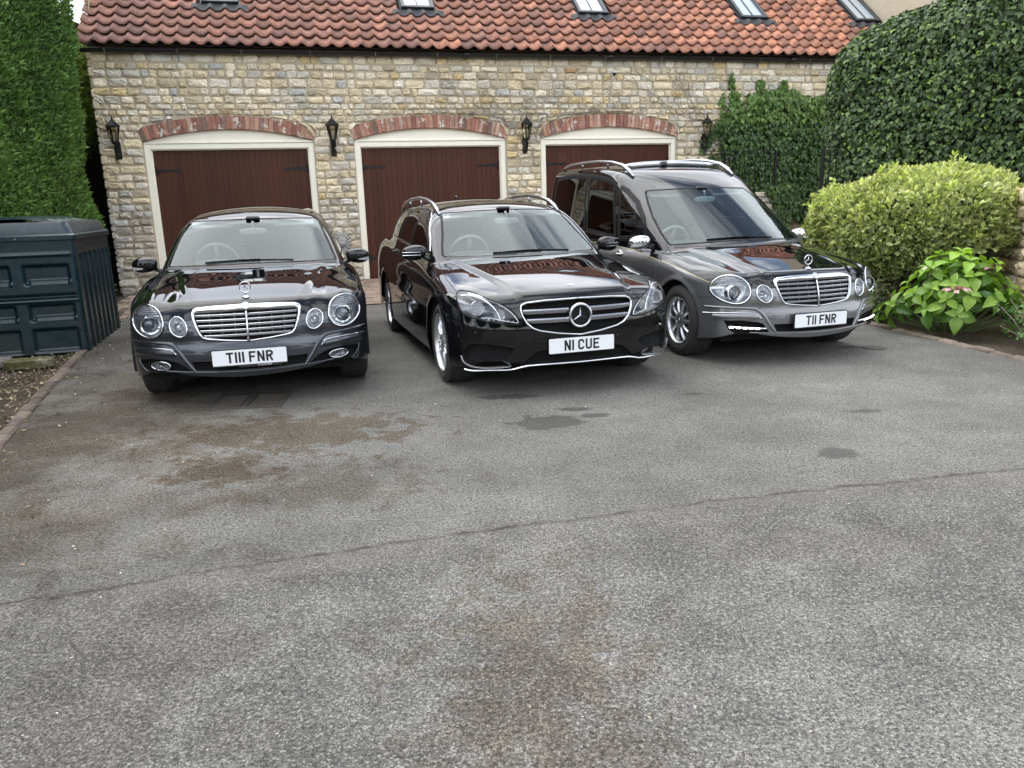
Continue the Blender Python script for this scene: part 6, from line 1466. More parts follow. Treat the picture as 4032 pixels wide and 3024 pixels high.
def fbm(P, s, seed=0):
    r = np.random.default_rng(seed); v = 0
    for o in range(4):
        d = r.normal(0, 1, (5, 3)); d /= np.linalg.norm(d, axis=1, keepdims=True); ph = r.uniform(0, 6.28, 5); v = v + sum(np.sin(P @ d[i] * s * (2**o) + ph[i]) for i in range(5)) / (5 * 1.6**o)
    return v
def box_surface(rg, n, lo, hi, faces, e=.35):
    """points on a rounded box, chosen faces only, with outward normals"""
    lo, hi = np.array(lo, float), np.array(hi, float); c, h = (lo + hi) / 2, (hi - lo) / 2; A = {'x-': h[1] * h[2], 'x+': h[1] * h[2], 'y-': h[0] * h[2], 'y+': h[0] * h[2], 'z+': h[0] * h[1]}; w_ = np.array([A[f] for f in faces]); w_ /= w_.sum(); P = []; 
    ch = rg.choice(len(faces), n, p=w_); U = rg.uniform(-1, 1, (n, 3))
    for i, f in enumerate(faces): a = 'xyz'.index(f[0]); U[ch == i, a] = 1 if f[1] == '+' else -1
    Q = U * h; I = np.clip(Q, -(h - e), h - e); D = Q - I; L = np.linalg.norm(D, axis=1, keepdims=True) + 1e-9; N = D / L; return c + I + N * e, N

# --- tall conifer hedge on the left
rg = np.random.default_rng(3)
hd = empty('conifer_hedge', (-8, 9, 0), 0, 'tall clipped dark green conifer hedge behind the green tank on the left', 'hedge')
def hedge_pts(n, seed, lo, hi, faces, bump=.13, e=.3):
    r_ = np.random.default_rng(seed); P, N = box_surface(r_, n, lo, hi, faces, e); P = P + N * (fbm(P, 1.6, 1) * bump + fbm(P, 5, 2) * .05)[:, None]; return P, N
P, N = hedge_pts(240000, 3, (-9.5, 3.5, 0), (-6.47, 12.75, 5.4), ['x+', 'y+', 'z+']); m_ = (P[:, 1] > 8.0) & (P[:, 2] > .1) & (P[:, 0] > -8); P, N = P[m_], N[m_]
P = P - N * rg.uniform(0, .16, (len(P), 1)); X, Y, Z = frames(N, rg, .55); X = N * .75 + np.array([0, -.0, .55]) + rg.normal(0, .38, (len(P), 3)); X /= np.linalg.norm(X, axis=1, keepdims=True); Y = np.cross(N + rg.normal(0, .6, N.shape), X); Y /= np.linalg.norm(Y, axis=1, keepdims=True); Z = np.cross(X, Y)
f = np.clip(.5 + .35 * fbm(P, 2.2, 5) + rg.normal(0, .22, len(P)), 0, 1)
leaves(P, X, Y, Z, rg.uniform(.045, .105, len(P)), SPRAY, col(rg, len(P), (.045, .110, .026), (.175, .290, .070), f, .4), 'foliage', M_con, hd, kind='stuff').location = (8, -9, 0)
cb_ = MB(); cb_.box((-.05, -.9, 2.55), (2.80, 9.0, 5.15)); cb_.box((-1.35, 6.8, 2.5), (2.6, 5.0, 5.0)); cb_.build('hedge_core', M_core, hd)  # rear block is an added near-black mass for the deep shadow by the wall
# lighter shrub top beyond the hedge
sh = empty('yellow_green_shrub', (-7.2, 14.2, 0), 0, 'bright yellow-green shrub top showing past the end of the conifer hedge', 'shrub'); P = rg.normal(0, 1, (9000, 3)); P /= np.linalg.norm(P, axis=1, keepdims=True); N = P.copy(); P = P * np.array([.95, .8, 1.4]) * rg.uniform(.75, 1.05, (9000, 1)) + np.array([-1.2, .8, 3.7])
X, Y, Z = frames(N, rg, .6); leaves(P, X, Y, Z, rg.uniform(.07, .13, len(P)), SPRAY, col(rg, len(P), (.10, .17, .03), (.24, .32, .06), rg.uniform(0, 1, len(P))), 'foliage', M_con, sh, kind='stuff'); MB().tube([(-1.2, .8, 0), (-1.2, .8, 3.6)], [.09, .05], 8).build('trunk', M_stem, sh)

# --- big ivy hedge on the right
iv = empty('ivy_hedge', (7.38, 12.0, 0), R(-52), 'large rounded mass of dark glossy ivy on the right', 'ivy'); 
def ivy_pts(n, seed):
    r_ = np.random.default_rng(seed); P, N = box_surface(r_, n, (-2.35, -1.3, .3), (7.0, 1.6, 4.30), ['y-', 'x-', 'z+'], .75); P = P + N * (fbm(P, 1.1, 7) * .13 + fbm(P, 4.2, 8) * .05)[:, None]
    top = np.clip((P[:, 0] + 2.35) / 3.2, 0, 1); P[:, 2] *= (.90 + .14 * top); return P, N
P, N = ivy_pts(82000, 11); m_ = (P[:, 0] < 3.4) ; P, N = P[m_], N[m_]; P = P - N * (rg.uniform(0, 1, (len(P), 1))**2 * .30); Nn = N + np.array([0, 0, .35]); X, Y, Z = frames(Nn / np.linalg.norm(Nn, axis=1, keepdims=True), rg, .42, (0, 0, -1), .55)
f = rg.uniform(0, 1, len(P)); young = (rg.random(len(P)) < .10 + .10 * (fbm(P, 3, 9) > .5)); C_ = col(rg, len(P), (.030, .058, .020), (.110, .165, .052), f**1.4, .42); C_[young] = col(rg, int(young.sum()), (.13, .22, .03), (.20, .30, .06), rg.uniform(0, 1, int(young.sum())), .2)
leaves(P, X, Y, Z, rg.uniform(.045, .085, len(P)) * np.where(young, .8, 1), IVY, C_, 'foliage', M_ivy, iv, kind='stuff')
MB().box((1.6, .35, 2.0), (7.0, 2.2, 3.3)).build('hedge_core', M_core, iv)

# low ivy clump below the short railing
ic = empty('ivy_clump', (5.75, 12.9, 0), 0, 'low ivy clump under the short railing panel left of the big ivy hedge', 'ivy'); r_ = np.random.default_rng(12); n = 9000; D = r_.normal(0, 1, (n, 3)); D /= np.linalg.norm(D, axis=1, keepdims=True); P = D * np.array([.62, .6, .85]) * r_.uniform(.8, 1.05, (n, 1)) + [0, 0, .62]; X, Y, Z = frames(D, r_, .4, (0, 0, -1), .6)
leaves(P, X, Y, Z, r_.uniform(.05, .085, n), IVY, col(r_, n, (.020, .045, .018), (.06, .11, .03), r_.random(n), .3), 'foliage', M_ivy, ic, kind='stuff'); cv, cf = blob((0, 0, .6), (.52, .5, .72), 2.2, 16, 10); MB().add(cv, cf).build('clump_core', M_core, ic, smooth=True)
# --- ivy growing on the garage wall
ig = empty('wall_ivy', WP(6, 0, 0), WROT, 'green ivy covering the right end of the garage wall behind the railings', 'ivy'); r_ = np.random.default_rng(21); n = 34000; S = r_.uniform(4.0, 9.3, n); Zz = r_.uniform(.0, 4.1, n)
pol = [(4.75, 3.25), (4.72, 3.0), (4.55, 2.85), (4.62, 2.4), (4.85, 1.9), (5.1, 1.75), (5.75, 1.52), (6.35, .95), (7.1, .35), (7.6, .0), (9.3, 0), (9.3, 3.7), (8.1, 3.52), (7.5, 3.35), (7.1, 3.52), (6.7, 3.38), (6.3, 3.60), (6.0, 3.42), (5.75, 3.62), (5.5, 3.50), (5.3, 3.58), (5.15, 3.3)]
q = np.array(pol); jit = fbm(np.stack([S, Zz, 0 * S], 1), 4, 3) * .10; ok = in_poly(q, S + jit, Zz + jit) & (r_.random(n) < np.clip(.55 + .5 * np.minimum(1, (S - 4.6) / .8), .25, 1))
ex = []      # loose runners
for x0, z0, x1, z1 in ((4.95, 2.6, 4.86, 3.86), (4.72, 2.2, 4.66, 3.45), (5.0, 3.1, 4.95, 3.5), (5.55, 3.4, 5.52, 3.75), (6.1, 3.4, 6.08, 3.72), (4.6, 2.9, 4.2, 2.35), (4.5, 2.3, 4.45, 1.6)):
    for i in range(150): t = r_.random(); ex.append((x0 + (x1 - x0) * t + r_.normal(0, .035 + .05 * (1 - t)), z0 + (z1 - z0) * t + r_.normal(0, .03)))
ex = np.array(ex); S = np.r_[S[ok], ex[:, 0]]; Zz = np.r_[Zz[ok], ex[:, 1]]; n = len(S); lay = np.r_[r_.uniform(.03, .30, ok.sum()) * np.clip((Zz[:ok.sum()] < 3.4) * .6 + .4, 0, 1), np.full(len(ex), .05)]
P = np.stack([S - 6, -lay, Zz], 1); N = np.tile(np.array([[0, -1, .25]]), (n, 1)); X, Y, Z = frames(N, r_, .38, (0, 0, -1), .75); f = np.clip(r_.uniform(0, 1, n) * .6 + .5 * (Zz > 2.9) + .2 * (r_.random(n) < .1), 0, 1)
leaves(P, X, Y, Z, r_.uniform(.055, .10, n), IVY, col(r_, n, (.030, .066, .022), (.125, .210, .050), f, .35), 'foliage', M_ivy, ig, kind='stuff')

r_ = np.random.default_rng(23); n = 2600; S = r_.uniform(5.0, 5.75, n); Zz = r_.uniform(.2, 1.62, n); ok = in_poly(np.array([(5.12, 1.60), (5.75, 1.62), (5.75, .2), (5.62, .55), (5.42, 1.1)]), S + r_.normal(0, .04, n), Zz); S, Zz = S[ok], Zz[ok]; n = len(S)
P = np.stack([S - 6, -np.full(n, 1.0) - r_.uniform(0, .06, n), Zz], 1); X, Y, Z = frames(np.tile([[0, -1, .25]], (n, 1)), r_, .35, (0, 0, -1), .75)
leaves(P, X, Y, Z, r_.uniform(.05, .085, n), IVY, col(r_, n, (.030, .066, .022), (.11, .17, .04), r_.random(n), .35), 'trailing_stems', M_ivy, ig, kind='stuff')
# --- conifer shrub between ivy and golden bush is left out of the open; golden variegated bush
gb = empty('golden_bush', (4.92, 9.5, -.07), 0, 'rounded yellow-green variegated bush beside the bonnet of the hearse', 'bush'); r_ = np.random.default_rng(31); n = 27000
D = r_.normal(0, 1, (n * 2, 3)); D /= np.linalg.norm(D, axis=1, keepdims=True); D = D[(D[:, 2] > -.62)][:n]; n = len(D); N = D.copy(); rad = np.array([1.17, 1.0, .70]); sq = (np.abs(D)**2.6).sum(1)**(-1 / 2.6); P = D * sq[:, None] * rad + np.array([0, 0, 1.02]); P = P + N * (fbm(P, 2.2, 4) * .15 + fbm(P, 7, 5) * .07)[:, None] - N * (r_.uniform(0, 1, (n, 1))**2 * .20)
under = (P[:, 2] < .66 + .32 * (P[:, 0] + .2)) & (P[:, 0] > -.15) & (r_.random(n) < .88); P, N = P[~under], N[~under]; n = len(P)
# leaves in whorls round shoot tips
X = N * .9 + r_.normal(0, .65, (n, 3)) + np.array([0, 0, .28]); X /= np.linalg.norm(X, axis=1, keepdims=True); Y = np.cross(N + r_.normal(0, .5, (n, 3)), X); Y /= np.linalg.norm(Y, axis=1, keepdims=True); Z = np.cross(X, Y)
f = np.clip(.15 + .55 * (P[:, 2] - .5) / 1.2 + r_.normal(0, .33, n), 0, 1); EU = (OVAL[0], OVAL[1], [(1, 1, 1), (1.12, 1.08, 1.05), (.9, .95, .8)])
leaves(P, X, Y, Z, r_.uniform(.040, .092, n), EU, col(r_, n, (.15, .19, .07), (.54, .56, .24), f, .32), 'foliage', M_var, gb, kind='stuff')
n2 = 12000; ed = r_.integers(0, n, n2); cc = np.tile(np.array([[.72, .70, .42]]), (n2, 1)) * r_.uniform(.7, 1.1, (n2, 1)); Xr = X[ed] + r_.normal(0, .3, (n2, 3)); Xr /= np.linalg.norm(Xr, axis=1, keepdims=True)
leaves(P[ed] + Z[ed] * .004, Xr, Y[ed], Z[ed], r_.uniform(.035, .065, n2), ([(0, -.04, .05), (.4, -.26, .06), (1, 0, -.04), (.4, -.15, .05)], [(0, 1, 2, 3)]), cc, 'leaf_margins', M_var, gb, kind='stuff')
sh_ = r_.integers(0, n, 130); sh_ = sh_[P[sh_][:, 2] > .9]; PP = []; XX = []
for i_ in sh_:
    d_ = N[i_] * .8 + np.array([0, 0, .7]) + r_.normal(0, .2, 3); d_ /= np.linalg.norm(d_); L_ = r_.uniform(.05, .17)
    for q_ in range(12): v_ = r_.normal(0, 1, 3); v_ -= d_ * v_.dot(d_); v_ /= np.linalg.norm(v_); PP.append(P[i_] + d_ * L_ * (q_ / 11)); XX.append(v_ * .7 + d_ * r_.uniform(.3, 1.0))
PP = np.array(PP); XX = np.array(XX); XX /= np.linalg.norm(XX, axis=1, keepdims=True); YY = np.cross(XX, r_.normal(0, 1, XX.shape)); YY /= np.linalg.norm(YY, axis=1, keepdims=True)
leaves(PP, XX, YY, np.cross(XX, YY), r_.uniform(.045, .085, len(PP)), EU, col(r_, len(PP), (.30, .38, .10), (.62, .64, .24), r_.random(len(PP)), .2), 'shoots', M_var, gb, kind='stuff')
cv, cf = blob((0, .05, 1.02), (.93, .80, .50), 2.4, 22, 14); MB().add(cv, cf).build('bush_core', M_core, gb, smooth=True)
tw = MB(); rs = random.Random(9)
for i in range(150):
    a = rs.uniform(-2.6, .1); b0 = Vector((rs.uniform(-.3, .5), rs.uniform(-.3, .2), rs.uniform(.05, .5))); e_ = Vector((1.15 * math.cos(a) * rs.uniform(.75, 1.02) + .1, .95 * math.sin(a) * rs.uniform(.8, 1.02), rs.uniform(.35, .95))); mid = (b0 + e_) / 2 + Vector((rs.uniform(-.1, .1), rs.uniform(-.1, .1), rs.uniform(-.1, .12)))
    tw.tube([b0, (b0 + mid) / 2 + Vector((0, 0, rs.uniform(-.03, .03))), mid, (mid + e_) / 2 + Vector((rs.uniform(-.05, .05), 0, rs.uniform(-.04, .04))), e_], [.010, .008, .007, .005, .003], 5, caps=False)
tw.build('twigs', M_stem, gb, kind='stuff')

# --- hydrangea: every leaf its own part
HL_ = ([], []); 
def hyd_leaf_mesh(seed):
    r = random.Random(seed); n = 7; V = []; F = []; k = .26 + r.uniform(-.02, .04)
    for i in range(n):
        t = i / (n - 1); w_ = k * (math.sin(math.pi * min(1, t * 1.02)**.78)) + .004; z = .10 * math.sin(math.pi * t * .9) - .16 * t * t; V += [(t, -w_, z + .10 * w_ / k + r.uniform(-.01, .01)), (t, -w_ * .5, z + .02), (t, 0, z - .02), (t, w_ * .5, z + .02), (t, w_, z + .10 * w_ / k + r.uniform(-.01, .01))]
    for i in range(n - 1):
        for j in range(4): F.append((i * 5 + j, i * 5 + j + 1, (i + 1) * 5 + j + 1, (i + 1) * 5 + j))
    mb = MB(); mb.add(V, F); mb.c = [(1, 1, 1) if (i // 4) % 2 == 0 else (.93, .95, .9) for i in range(len(F))]; return mb.mesh('leaf', M_hyd, smooth=True)
hlm = [hyd_leaf_mesh(i) for i in range(6)]
def leafy(name, loc, label, cat, n_shoots, rad, h, lsize, colr, seed, flowers=()):
    r = random.Random(seed); pl = empty(name, loc, 0, label, cat); st = MB(); cnt = 0; tips = []
    for i in range(n_shoots):
        for _ in range(40):
            a = r.uniform(0, 2 * math.pi); q = math.sqrt(r.random()); el = q * rad; x, y = el * math.cos(a), el * math.sin(a) * .8; z = h * (1 - .75 * q**2.2) * r.uniform(.80, 1.05)
            if all((x - t[0])**2 + (y - t[1])**2 + (z - t[2])**2 > (lsize * .85)**2 for t in tips): break
        tips.append((x, y, z)); st.tube([(x * .25, y * .25, 0), (x * .7, y * .7, z * .5), (x, y, z)], [.007, .006, .005], 5, caps=False)
        out_ = Vector((x * .9, y * .9, .75 * h * (1 - q * .55))).normalized(); ax = out_.cross(Vector((0, 0, 1))); ax = ax.normalized() if ax.length > .01 else Vector((1, 0, 0)); ay = out_.cross(ax)
        for ring, (m_, sz, drop, back) in enumerate(((2, .62, .35, 0), (2, .95, -.12, .02), (2, 1.1, -.42, .06), (2, 1.0, -.70, .13))):
            for k in range(m_):
                if cnt >= 290: continue
                an = math.pi * k + ring * math.pi / 2 + r.uniform(-.3, .3) + i; d = (ax * math.cos(an) + ay * math.sin(an) + out_ * drop).normalized(); zz = (out_ - d * out_.dot(d)).normalized(); yy = zz.cross(d); s_ = lsize * sz * r.uniform(.8, 1.15); p0 = Vector((x, y, z)) - out_ * back
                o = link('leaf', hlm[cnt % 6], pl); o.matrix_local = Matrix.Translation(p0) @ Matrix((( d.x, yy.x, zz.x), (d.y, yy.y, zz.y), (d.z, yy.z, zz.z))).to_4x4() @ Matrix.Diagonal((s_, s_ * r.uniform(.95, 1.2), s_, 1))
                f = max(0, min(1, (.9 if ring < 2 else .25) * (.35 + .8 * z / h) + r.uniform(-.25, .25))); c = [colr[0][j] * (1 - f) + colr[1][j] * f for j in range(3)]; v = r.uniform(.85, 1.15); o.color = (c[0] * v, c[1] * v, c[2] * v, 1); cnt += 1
    st.build('stems', mat(name + '_stem', (.06, .10, .025), .6), pl, kind='stuff')
    for (fx, fy, fz, fs, c0, c1) in flowers:
        fe = empty('flower_head', (fx, fy, fz)); fe.parent = pl; b = MB()
        for k in range(9 if fs > .06 else 6):
            a = 2 * math.pi * k / 9; cx, cy = fs * math.cos(a), fs * math.sin(a) * .9; tilt = Matrix.Translation((cx, cy, -.01 + r.uniform(-.01, .012))) @ Matrix.Rotation(r.uniform(.5, .9), 4, (-math.sin(a), math.cos(a), 0)) @ Matrix.Rotation(r.uniform(0, 1), 4, 'Z')
            for q in range(4): M = tilt @ Matrix.Rotation(q * math.pi / 2, 4, 'Z'); cc = tuple(c0[j] + (c1[j] - c0[j]) * r.random() for j in range(3)); b.add([M @ Vector(v) for v in ((0, 0, 0), (.016, -.014, .004), (.030, 0, .0), (.016, .014, .004))], [(0, 1, 2, 3)], cc)
        b.build('petals', M_petal, fe); b = MB()
        for k in range(46): a = r.uniform(0, 6.28); q = fs * .72 * math.sqrt(r.random()); b.box((q * math.cos(a), q * math.sin(a), .008 + r.uniform(-.006, .010)), (.008, .008, .010), col=(c0[0] * .7, c0[1] * .75, c0[2] * .5))
        b.build('florets', M_petal, fe, kind='stuff')
    return pl
PK0, PK1 = (.62, .28, .38), (.80, .62, .66)
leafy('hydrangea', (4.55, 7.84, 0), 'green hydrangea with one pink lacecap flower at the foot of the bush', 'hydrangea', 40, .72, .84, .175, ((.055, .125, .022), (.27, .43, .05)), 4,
      [(-.26, -.50, .50, .115, PK0, PK1), (.27, -.12, .66, .035, PK0, PK1), (-.30, -.05, .66, .06, (.55, .55, .35), (.75, .70, .55))])
leafy('hydrangea', (5.15, 7.05, 0), 'yellow-green hydrangea cut off by the right edge of the photo', 'hydrangea', 16, .42, .62, .15, ((.06, .13, .02), (.30, .42, .05)), 8)
def small_shrub(name, loc, label, cat, n, rad, h, ls, c0, c1, seed, mt=M_var):
    r_ = np.random.default_rng(seed); o = empty(name, loc, 0, label, cat); ns = 26; tips = np.stack([r_.normal(0, rad * .55, ns), r_.normal(0, rad * .5, ns), r_.uniform(.35, 1, ns) * h], 1); st = MB()
    for t in tips: st.tube([(t[0] * .2, t[1] * .2, 0), (t[0] * .6, t[1] * .6, t[2] * .6), tuple(t)], [.006, .005, .003], 4, caps=False)
    st.build('stems', M_stem, o, kind='stuff'); w_ = r_.integers(0, ns, n); t = r_.uniform(.35, 1.05, n)[:, None]; T = tips[w_]; P = T * np.concatenate([.2 + .8 * t, .2 + .8 * t, t], 1) + r_.normal(0, .03, (n, 3)); P[:, 2] = np.abs(P[:, 2]); N = P - np.array([0, 0, h * .2]); N /= np.linalg.norm(N, axis=1, keepdims=True) + 1e-9
    X, Y, Z = frames(N + [0, 0, .6], r_, .5); leaves(P, X, Y, Z, r_.uniform(.7, 1.3, n) * ls, OVAL, col(r_, n, c0, c1, r_.uniform(0, 1, n), .25), 'foliage', mt, o, kind='stuff'); return o
small_shrub('small_leaved_shrub', (4.87, 6.95, 0), 'low loose shrub of small bluish green leaves by the right edge', 'shrub', 900, .34, .42, .036, (.05, .12, .035), (.14, .26, .06), 41)
small_shrub('small_leaved_shrub', (4.95, 6.45, 0), 'low bright green shrub sprig spilling over the bed edge at far right', 'shrub', 700, .26, .40, .034, (.08, .17, .04), (.24, .38, .09), 42)
small_shrub('dark_shrub', (4.15, 8.75, 0), 'dark twiggy underplanting between the hearse and the hydrangea', 'shrub', 900, .36, .5, .05, (.05, .07, .025), (.16, .19, .07), 43)

# stone retaining wall at the far right
rw = empty('retaining_wall', (5.52, 8.3, 0), R(76), 'rough buff stone retaining wall behind the flower bed on the right', 'wall'); MB().box((1.6, -.30 + .0, .70), (5.2, .5, 1.44)).build('wall_core', M_mort, rw); z = .02; cnt = 0; fld = MB()
while z < 1.38:
    h_ = random.uniform(.11, .20); s = -1.0
    while s < 3.4:
        w_ = random.uniform(.2, .42); V, F, c_ = stone_mesh_data(s + .008, s + w_ - .008, z, z + h_ - .016, stone_col(2.5), 1.1, None, .045); c_ = tuple(q * k for q, k in zip(c_, (.85, .80, .68)))
        if s < 1.6: mb = MB(); mb.add([(-x, -y - .05, zz) for x, y, zz in V], [f[::-1] for f in F], c_); mb.v = [(-x, y, zz) for x, y, zz in mb.v]; o = mb.build('stone', M_stone, rw); cnt += 1
        else: fld.add([(x, -y - .05, zz) for x, y, zz in V], F, c_)
        s += w_
    z += h_
fld.build('stone_field', M_stone, rw, kind='stuff')

# stone landing with iron railings on the right of the doors
ld = empty('stone_landing', WP(3.85, 0, 1.0), WROT, 'raised stone landing beside the right garage door, mostly hidden by the hearse', 'landing')
lb = MB(); lb.box((.85, .48, .72), (1.70, .92, 1.44))

lb.build('landing_core', M_mort, ld); z = .02; fl = MB()
while z < 1.40:
    h_ = random.uniform(.10, .16); s = 0
    while s < 1.70:
        w_ = min(random.uniform(.18, .36), 1.72 - s); 
        if w_ > .05: V, F, c_ = stone_mesh_data(s + .006, s + w_ - .006, z, z + h_ - .014, stone_col(1.4), 1, None, .04); fl.add([(x, y + .02, zz) for x, y, zz in V], F, c_)
        s += w_
    z += h_
fl.build('stone_field', M_stone, ld, kind='stuff')
def scroll(cx, cz, r0, turns=1.4, sgn=1, a0=0.0, y=0.0): return [(cx + sgn * r0 * (1 - t * .82) * math.cos(a0 + t * turns * 2 * math.pi), y, cz + r0 * (1 - t * .82) * math.sin(a0 + t * turns * 2 * math.pi)) for t in np.linspace(0, 1, 22)]
def railing(name, loc, rz, L, H, label, posts=(0, 1), top_scrolls=True):
    t = empty(name, loc, rz, label, 'railing'); MB().bevbox((L / 2, 0, H), (L, .045, .014), .004).build('handrail', M_black, t); MB().box((L / 2, 0, .10), (L, .03, .012)).build('bottom_rail', M_black, t)
    for q in posts: MB().bevbox((L * q, 0, H / 2 - .05), (.05, .05, H + .10 - .02), .005).build('post', M_black, t)
    bm_ = MB().box((0, 0, 0), (.014, .014, H - .22)).mesh('baluster', M_black); n = int(L / .115)
    for i in range(1, n): o = link('baluster', bm_, t); o.location = (L * i / n, 0, .10 + (H - .22) / 2)
    sc = MB(); n2 = n
    for i in range(n2):
        x = L * (i + .5) / n2
        for sg in (-1, 1): sc.tube(scroll(x + sg * .026, H - .065, .024, 1.3, sg, math.pi / 2), .005, 4, caps=False)
    MB().box((L / 2, 0, H - .115), (L, .02, .010)).build('middle_rail', M_black, t); sc.build('scrollwork', M_black, t, kind='stuff'); return t
r1 = railing('iron_railing', WP(3.80, 1.44, .90), WROT, 1.62, .86, 'black wrought iron railing with scrolls behind the roof of the hearse', (0, .0, 1) and (1,))
cs = MB(); cs.tube(scroll(.06, .93, .045, 1.3, -1, -1.2) , .006, 5); cs.tube([(.075, 0, .98), (.16, 0, 1.03), (.27, 0, .99), (.38, 0, .925)], .007, 5); cs.tube(scroll(.40, .965, .045, 1.3, 1, -1.4), .006, 5); cs.build('top_scroll', M_black, r1)
r2 = railing('iron_railing', (4.775, 12.0, 1.30), R(14), .36, .80, 'short black iron railing panel half hidden by the big ivy hedge', (0,))
cs = MB(); cs.tube(scroll(.07, .865, .055, 1.4, 1, -1.2), .007, 5); cs.tube([(.05, 0, .94), (.12, 0, .975), (.20, 0, .95), (.36, 0, .80), (.48, 0, .70)], .012, 6); cs.build('top_scroll', M_black, r2)


# ================================================================== GREEN PLASTIC OIL TANK
def tank_nodes(t, b):
    k = NT(t); P = k.obj(); n = k.noise(1.7, 5, .65, P); g = k.noise(12, 4, .6, P); sx = k.n('ShaderNodeSeparateXYZ'); k.l(P, sx.inputs[0]); dirt = k.math('MULTIPLY', k.ramp(sx.outputs[2], [(.05, 1), (.75, 0)]), k.ramp(n, [(.35, .0), (.65, .35)]))
    c = k.mix(k.ramp(n, [(.4, 0), (.75, .35)]), (0.003, 0.018, 0.024), (0.008, 0.026, 0.031)); c = k.mix(dirt, c, (0.075, 0.065, 0.05)); k.l(c, b.inputs['Base Color']); k.l(k.ramp(g, [(.3, .24), (.7, .38)]), b.inputs['Roughness']); k.l(k.bump(g, .08, .01), b.inputs['Normal'])
M_tank = mat('green_plastic', rough=.4, build=tank_nodes)
tk = empty('oil_tank', (-4.545, 8.20, 0), R(16.5), 'dark green ribbed plastic oil tank beside the conifer hedge', 'oil tank'); TWd, TD, TH = 1.15, 1.78, 1.20     # local: x to the left is negative, y away
def grid_face(u0, u1, v0, v1, nu, nv, f):
    us = np.linspace(u0, u1, nu); vs = np.linspace(v0, v1, nv); V = [f(u, v) for v in vs for u in us]; return V, [(j * nu + i, j * nu + i + 1, (j + 1) * nu + i + 1, (j + 1) * nu + i) for j in range(nv - 1) for i in range(nu - 1)]
def sst(a, b, x): t = max(0, min(1, (x - a) / (b - a))); return t * t * (3 - 2 * t)
def pan(u, v, u0, u1, v0, v1, s=.018): return sst(u0 - s, u0 + s, u) * sst(u1 + s, u1 - s, u) * sst(v0 - s, v0 + s, v) * sst(v1 + s, v1 - s, v)
def front_y(u, v):      # u: 0 at the right edge .. 1.15 at the left ; v height
    d = 0
    for uc in (.30, .85):
        for v0, v1 in ((.03, .26), (.36, .52), (.74, .93)): d += .045 * pan(u, v, uc - .21, uc + .21, v0, v1)
        for v0, v1 in ((.355, .395), (.735, .775)): d -= .030 * pan(u, v, uc - .22, uc + .17, v0, v1, .012)
    d += .05 * pan(u, v, -.2, 1.4, .585, .625, .014); d -= .02 * pan(u, v, .04, 1.4, .55, .585, .012); d -= .022 * pan(u, v, .05, 1.4, 1.03, 1.055, .012); d += .03 * sst(.9, 1.2, v) * 0
    return d
def edge_round(t, w_, r_=.05): return r_ * (1 - math.sqrt(max(0, 1 - max(0, (r_ - t) / r_)**2))) if t < r_ else 0
b = MB(); V, F = grid_face(0, TWd, 0, TH, 116, 130, lambda u, v: (-u - .0, front_y(u, v) + edge_round(u, 0) + edge_round(TWd - u, 0), v)); b.add(V, F)
def side_x(u, v):
    k = 0
    for i in range(7): k += pan(u, v, .16 + i * .235, .16 + i * .235 + .125, -.1, 1.02, .020)
    return -.085 * k
V, F = grid_face(0, TD, 0, TH, 220, 40, lambda u, v: (side_x(u, v) - edge_round(u, 0) - edge_round(TD - u, 0), u, v)); b.add(V, F); b.add([(-TWd, 0, 0), (-TWd, TD, 0), (-TWd, TD, TH), (-TWd, 0, TH)], [(0, 1, 2, 3)]); b.add([(0, TD, 0), (-TWd, TD, 0), (-TWd, TD, TH), (0, TD, TH)], [(0, 1, 2, 3)])
b.build('tank_body', M_tank, tk, smooth=True)
b = MB(); prof = [(1.185, .012), (1.19, .030), (1.235, .030), (1.245, .018), (1.25, .005), (1.36, -.045), (1.375, -.06)]; n = 0; rings = []
def lid_ring(z, o, rr=.07):
    x0, x1, y0, y1 = -TWd - o, o, -o, TD + o; pts = []
    for cx, cy, a0 in ((x1 - rr, y0 + rr, -90), (x1 - rr, y1 - rr, 0), (x0 + rr, y1 - rr, 90), (x0 + rr, y0 + rr, 180)):
        for k in range(6): a = R(a0 + 18 * k); pts.append((cx + rr * math.cos(a), cy + rr * math.sin(a), z))
        if a0 == -90:
            pass
    return pts
for z, o in prof: rings.append(lid_ring(z, o))
V = [p_ for r_ in rings for p_ in r_]; m_ = len(rings[0]); F = [(j * m_ + i, j * m_ + (i + 1) % m_, (j + 1) * m_ + (i + 1) % m_, (j + 1) * m_ + i) for j in range(len(rings) - 1) for i in range(m_)]; b.add(V, F)
def lid_z(x, y):
    ex = min(x + TWd, -x) ; ey = min(y, TD - y); z = 1.372 + .065 * sst(.04, .50, ex); z -= .035 * sst(.22, 0, ey)
    for i in range(4): z -= .040 * pan(y, ex, .20 + i * .34, .20 + i * .34 + .11, -1, .26, .03)
    return z
V, F = grid_face(-TWd + .06, -.06, .06, TD - .06, 70, 110, lambda x, y: (x, y, lid_z(x, y))); b.add(V, F); b.add([(-TWd + .06, .06, 1.372), (-.06, .06, 1.372), (-.06, TD - .06, 1.372), (-TWd + .06, TD - .06, 1.372)], [(0, 1, 2, 3)])
b.build('lid', M_tank, tk, smooth='auto'); MB().lathe([(.008, 0), (.007, .004), (0, .005)], 10, Matrix.Translation((-.52, -.031, 1.21)) @ Matrix.Rotation(R(90), 4, 'X')).build('rivet', M_galv, tk)

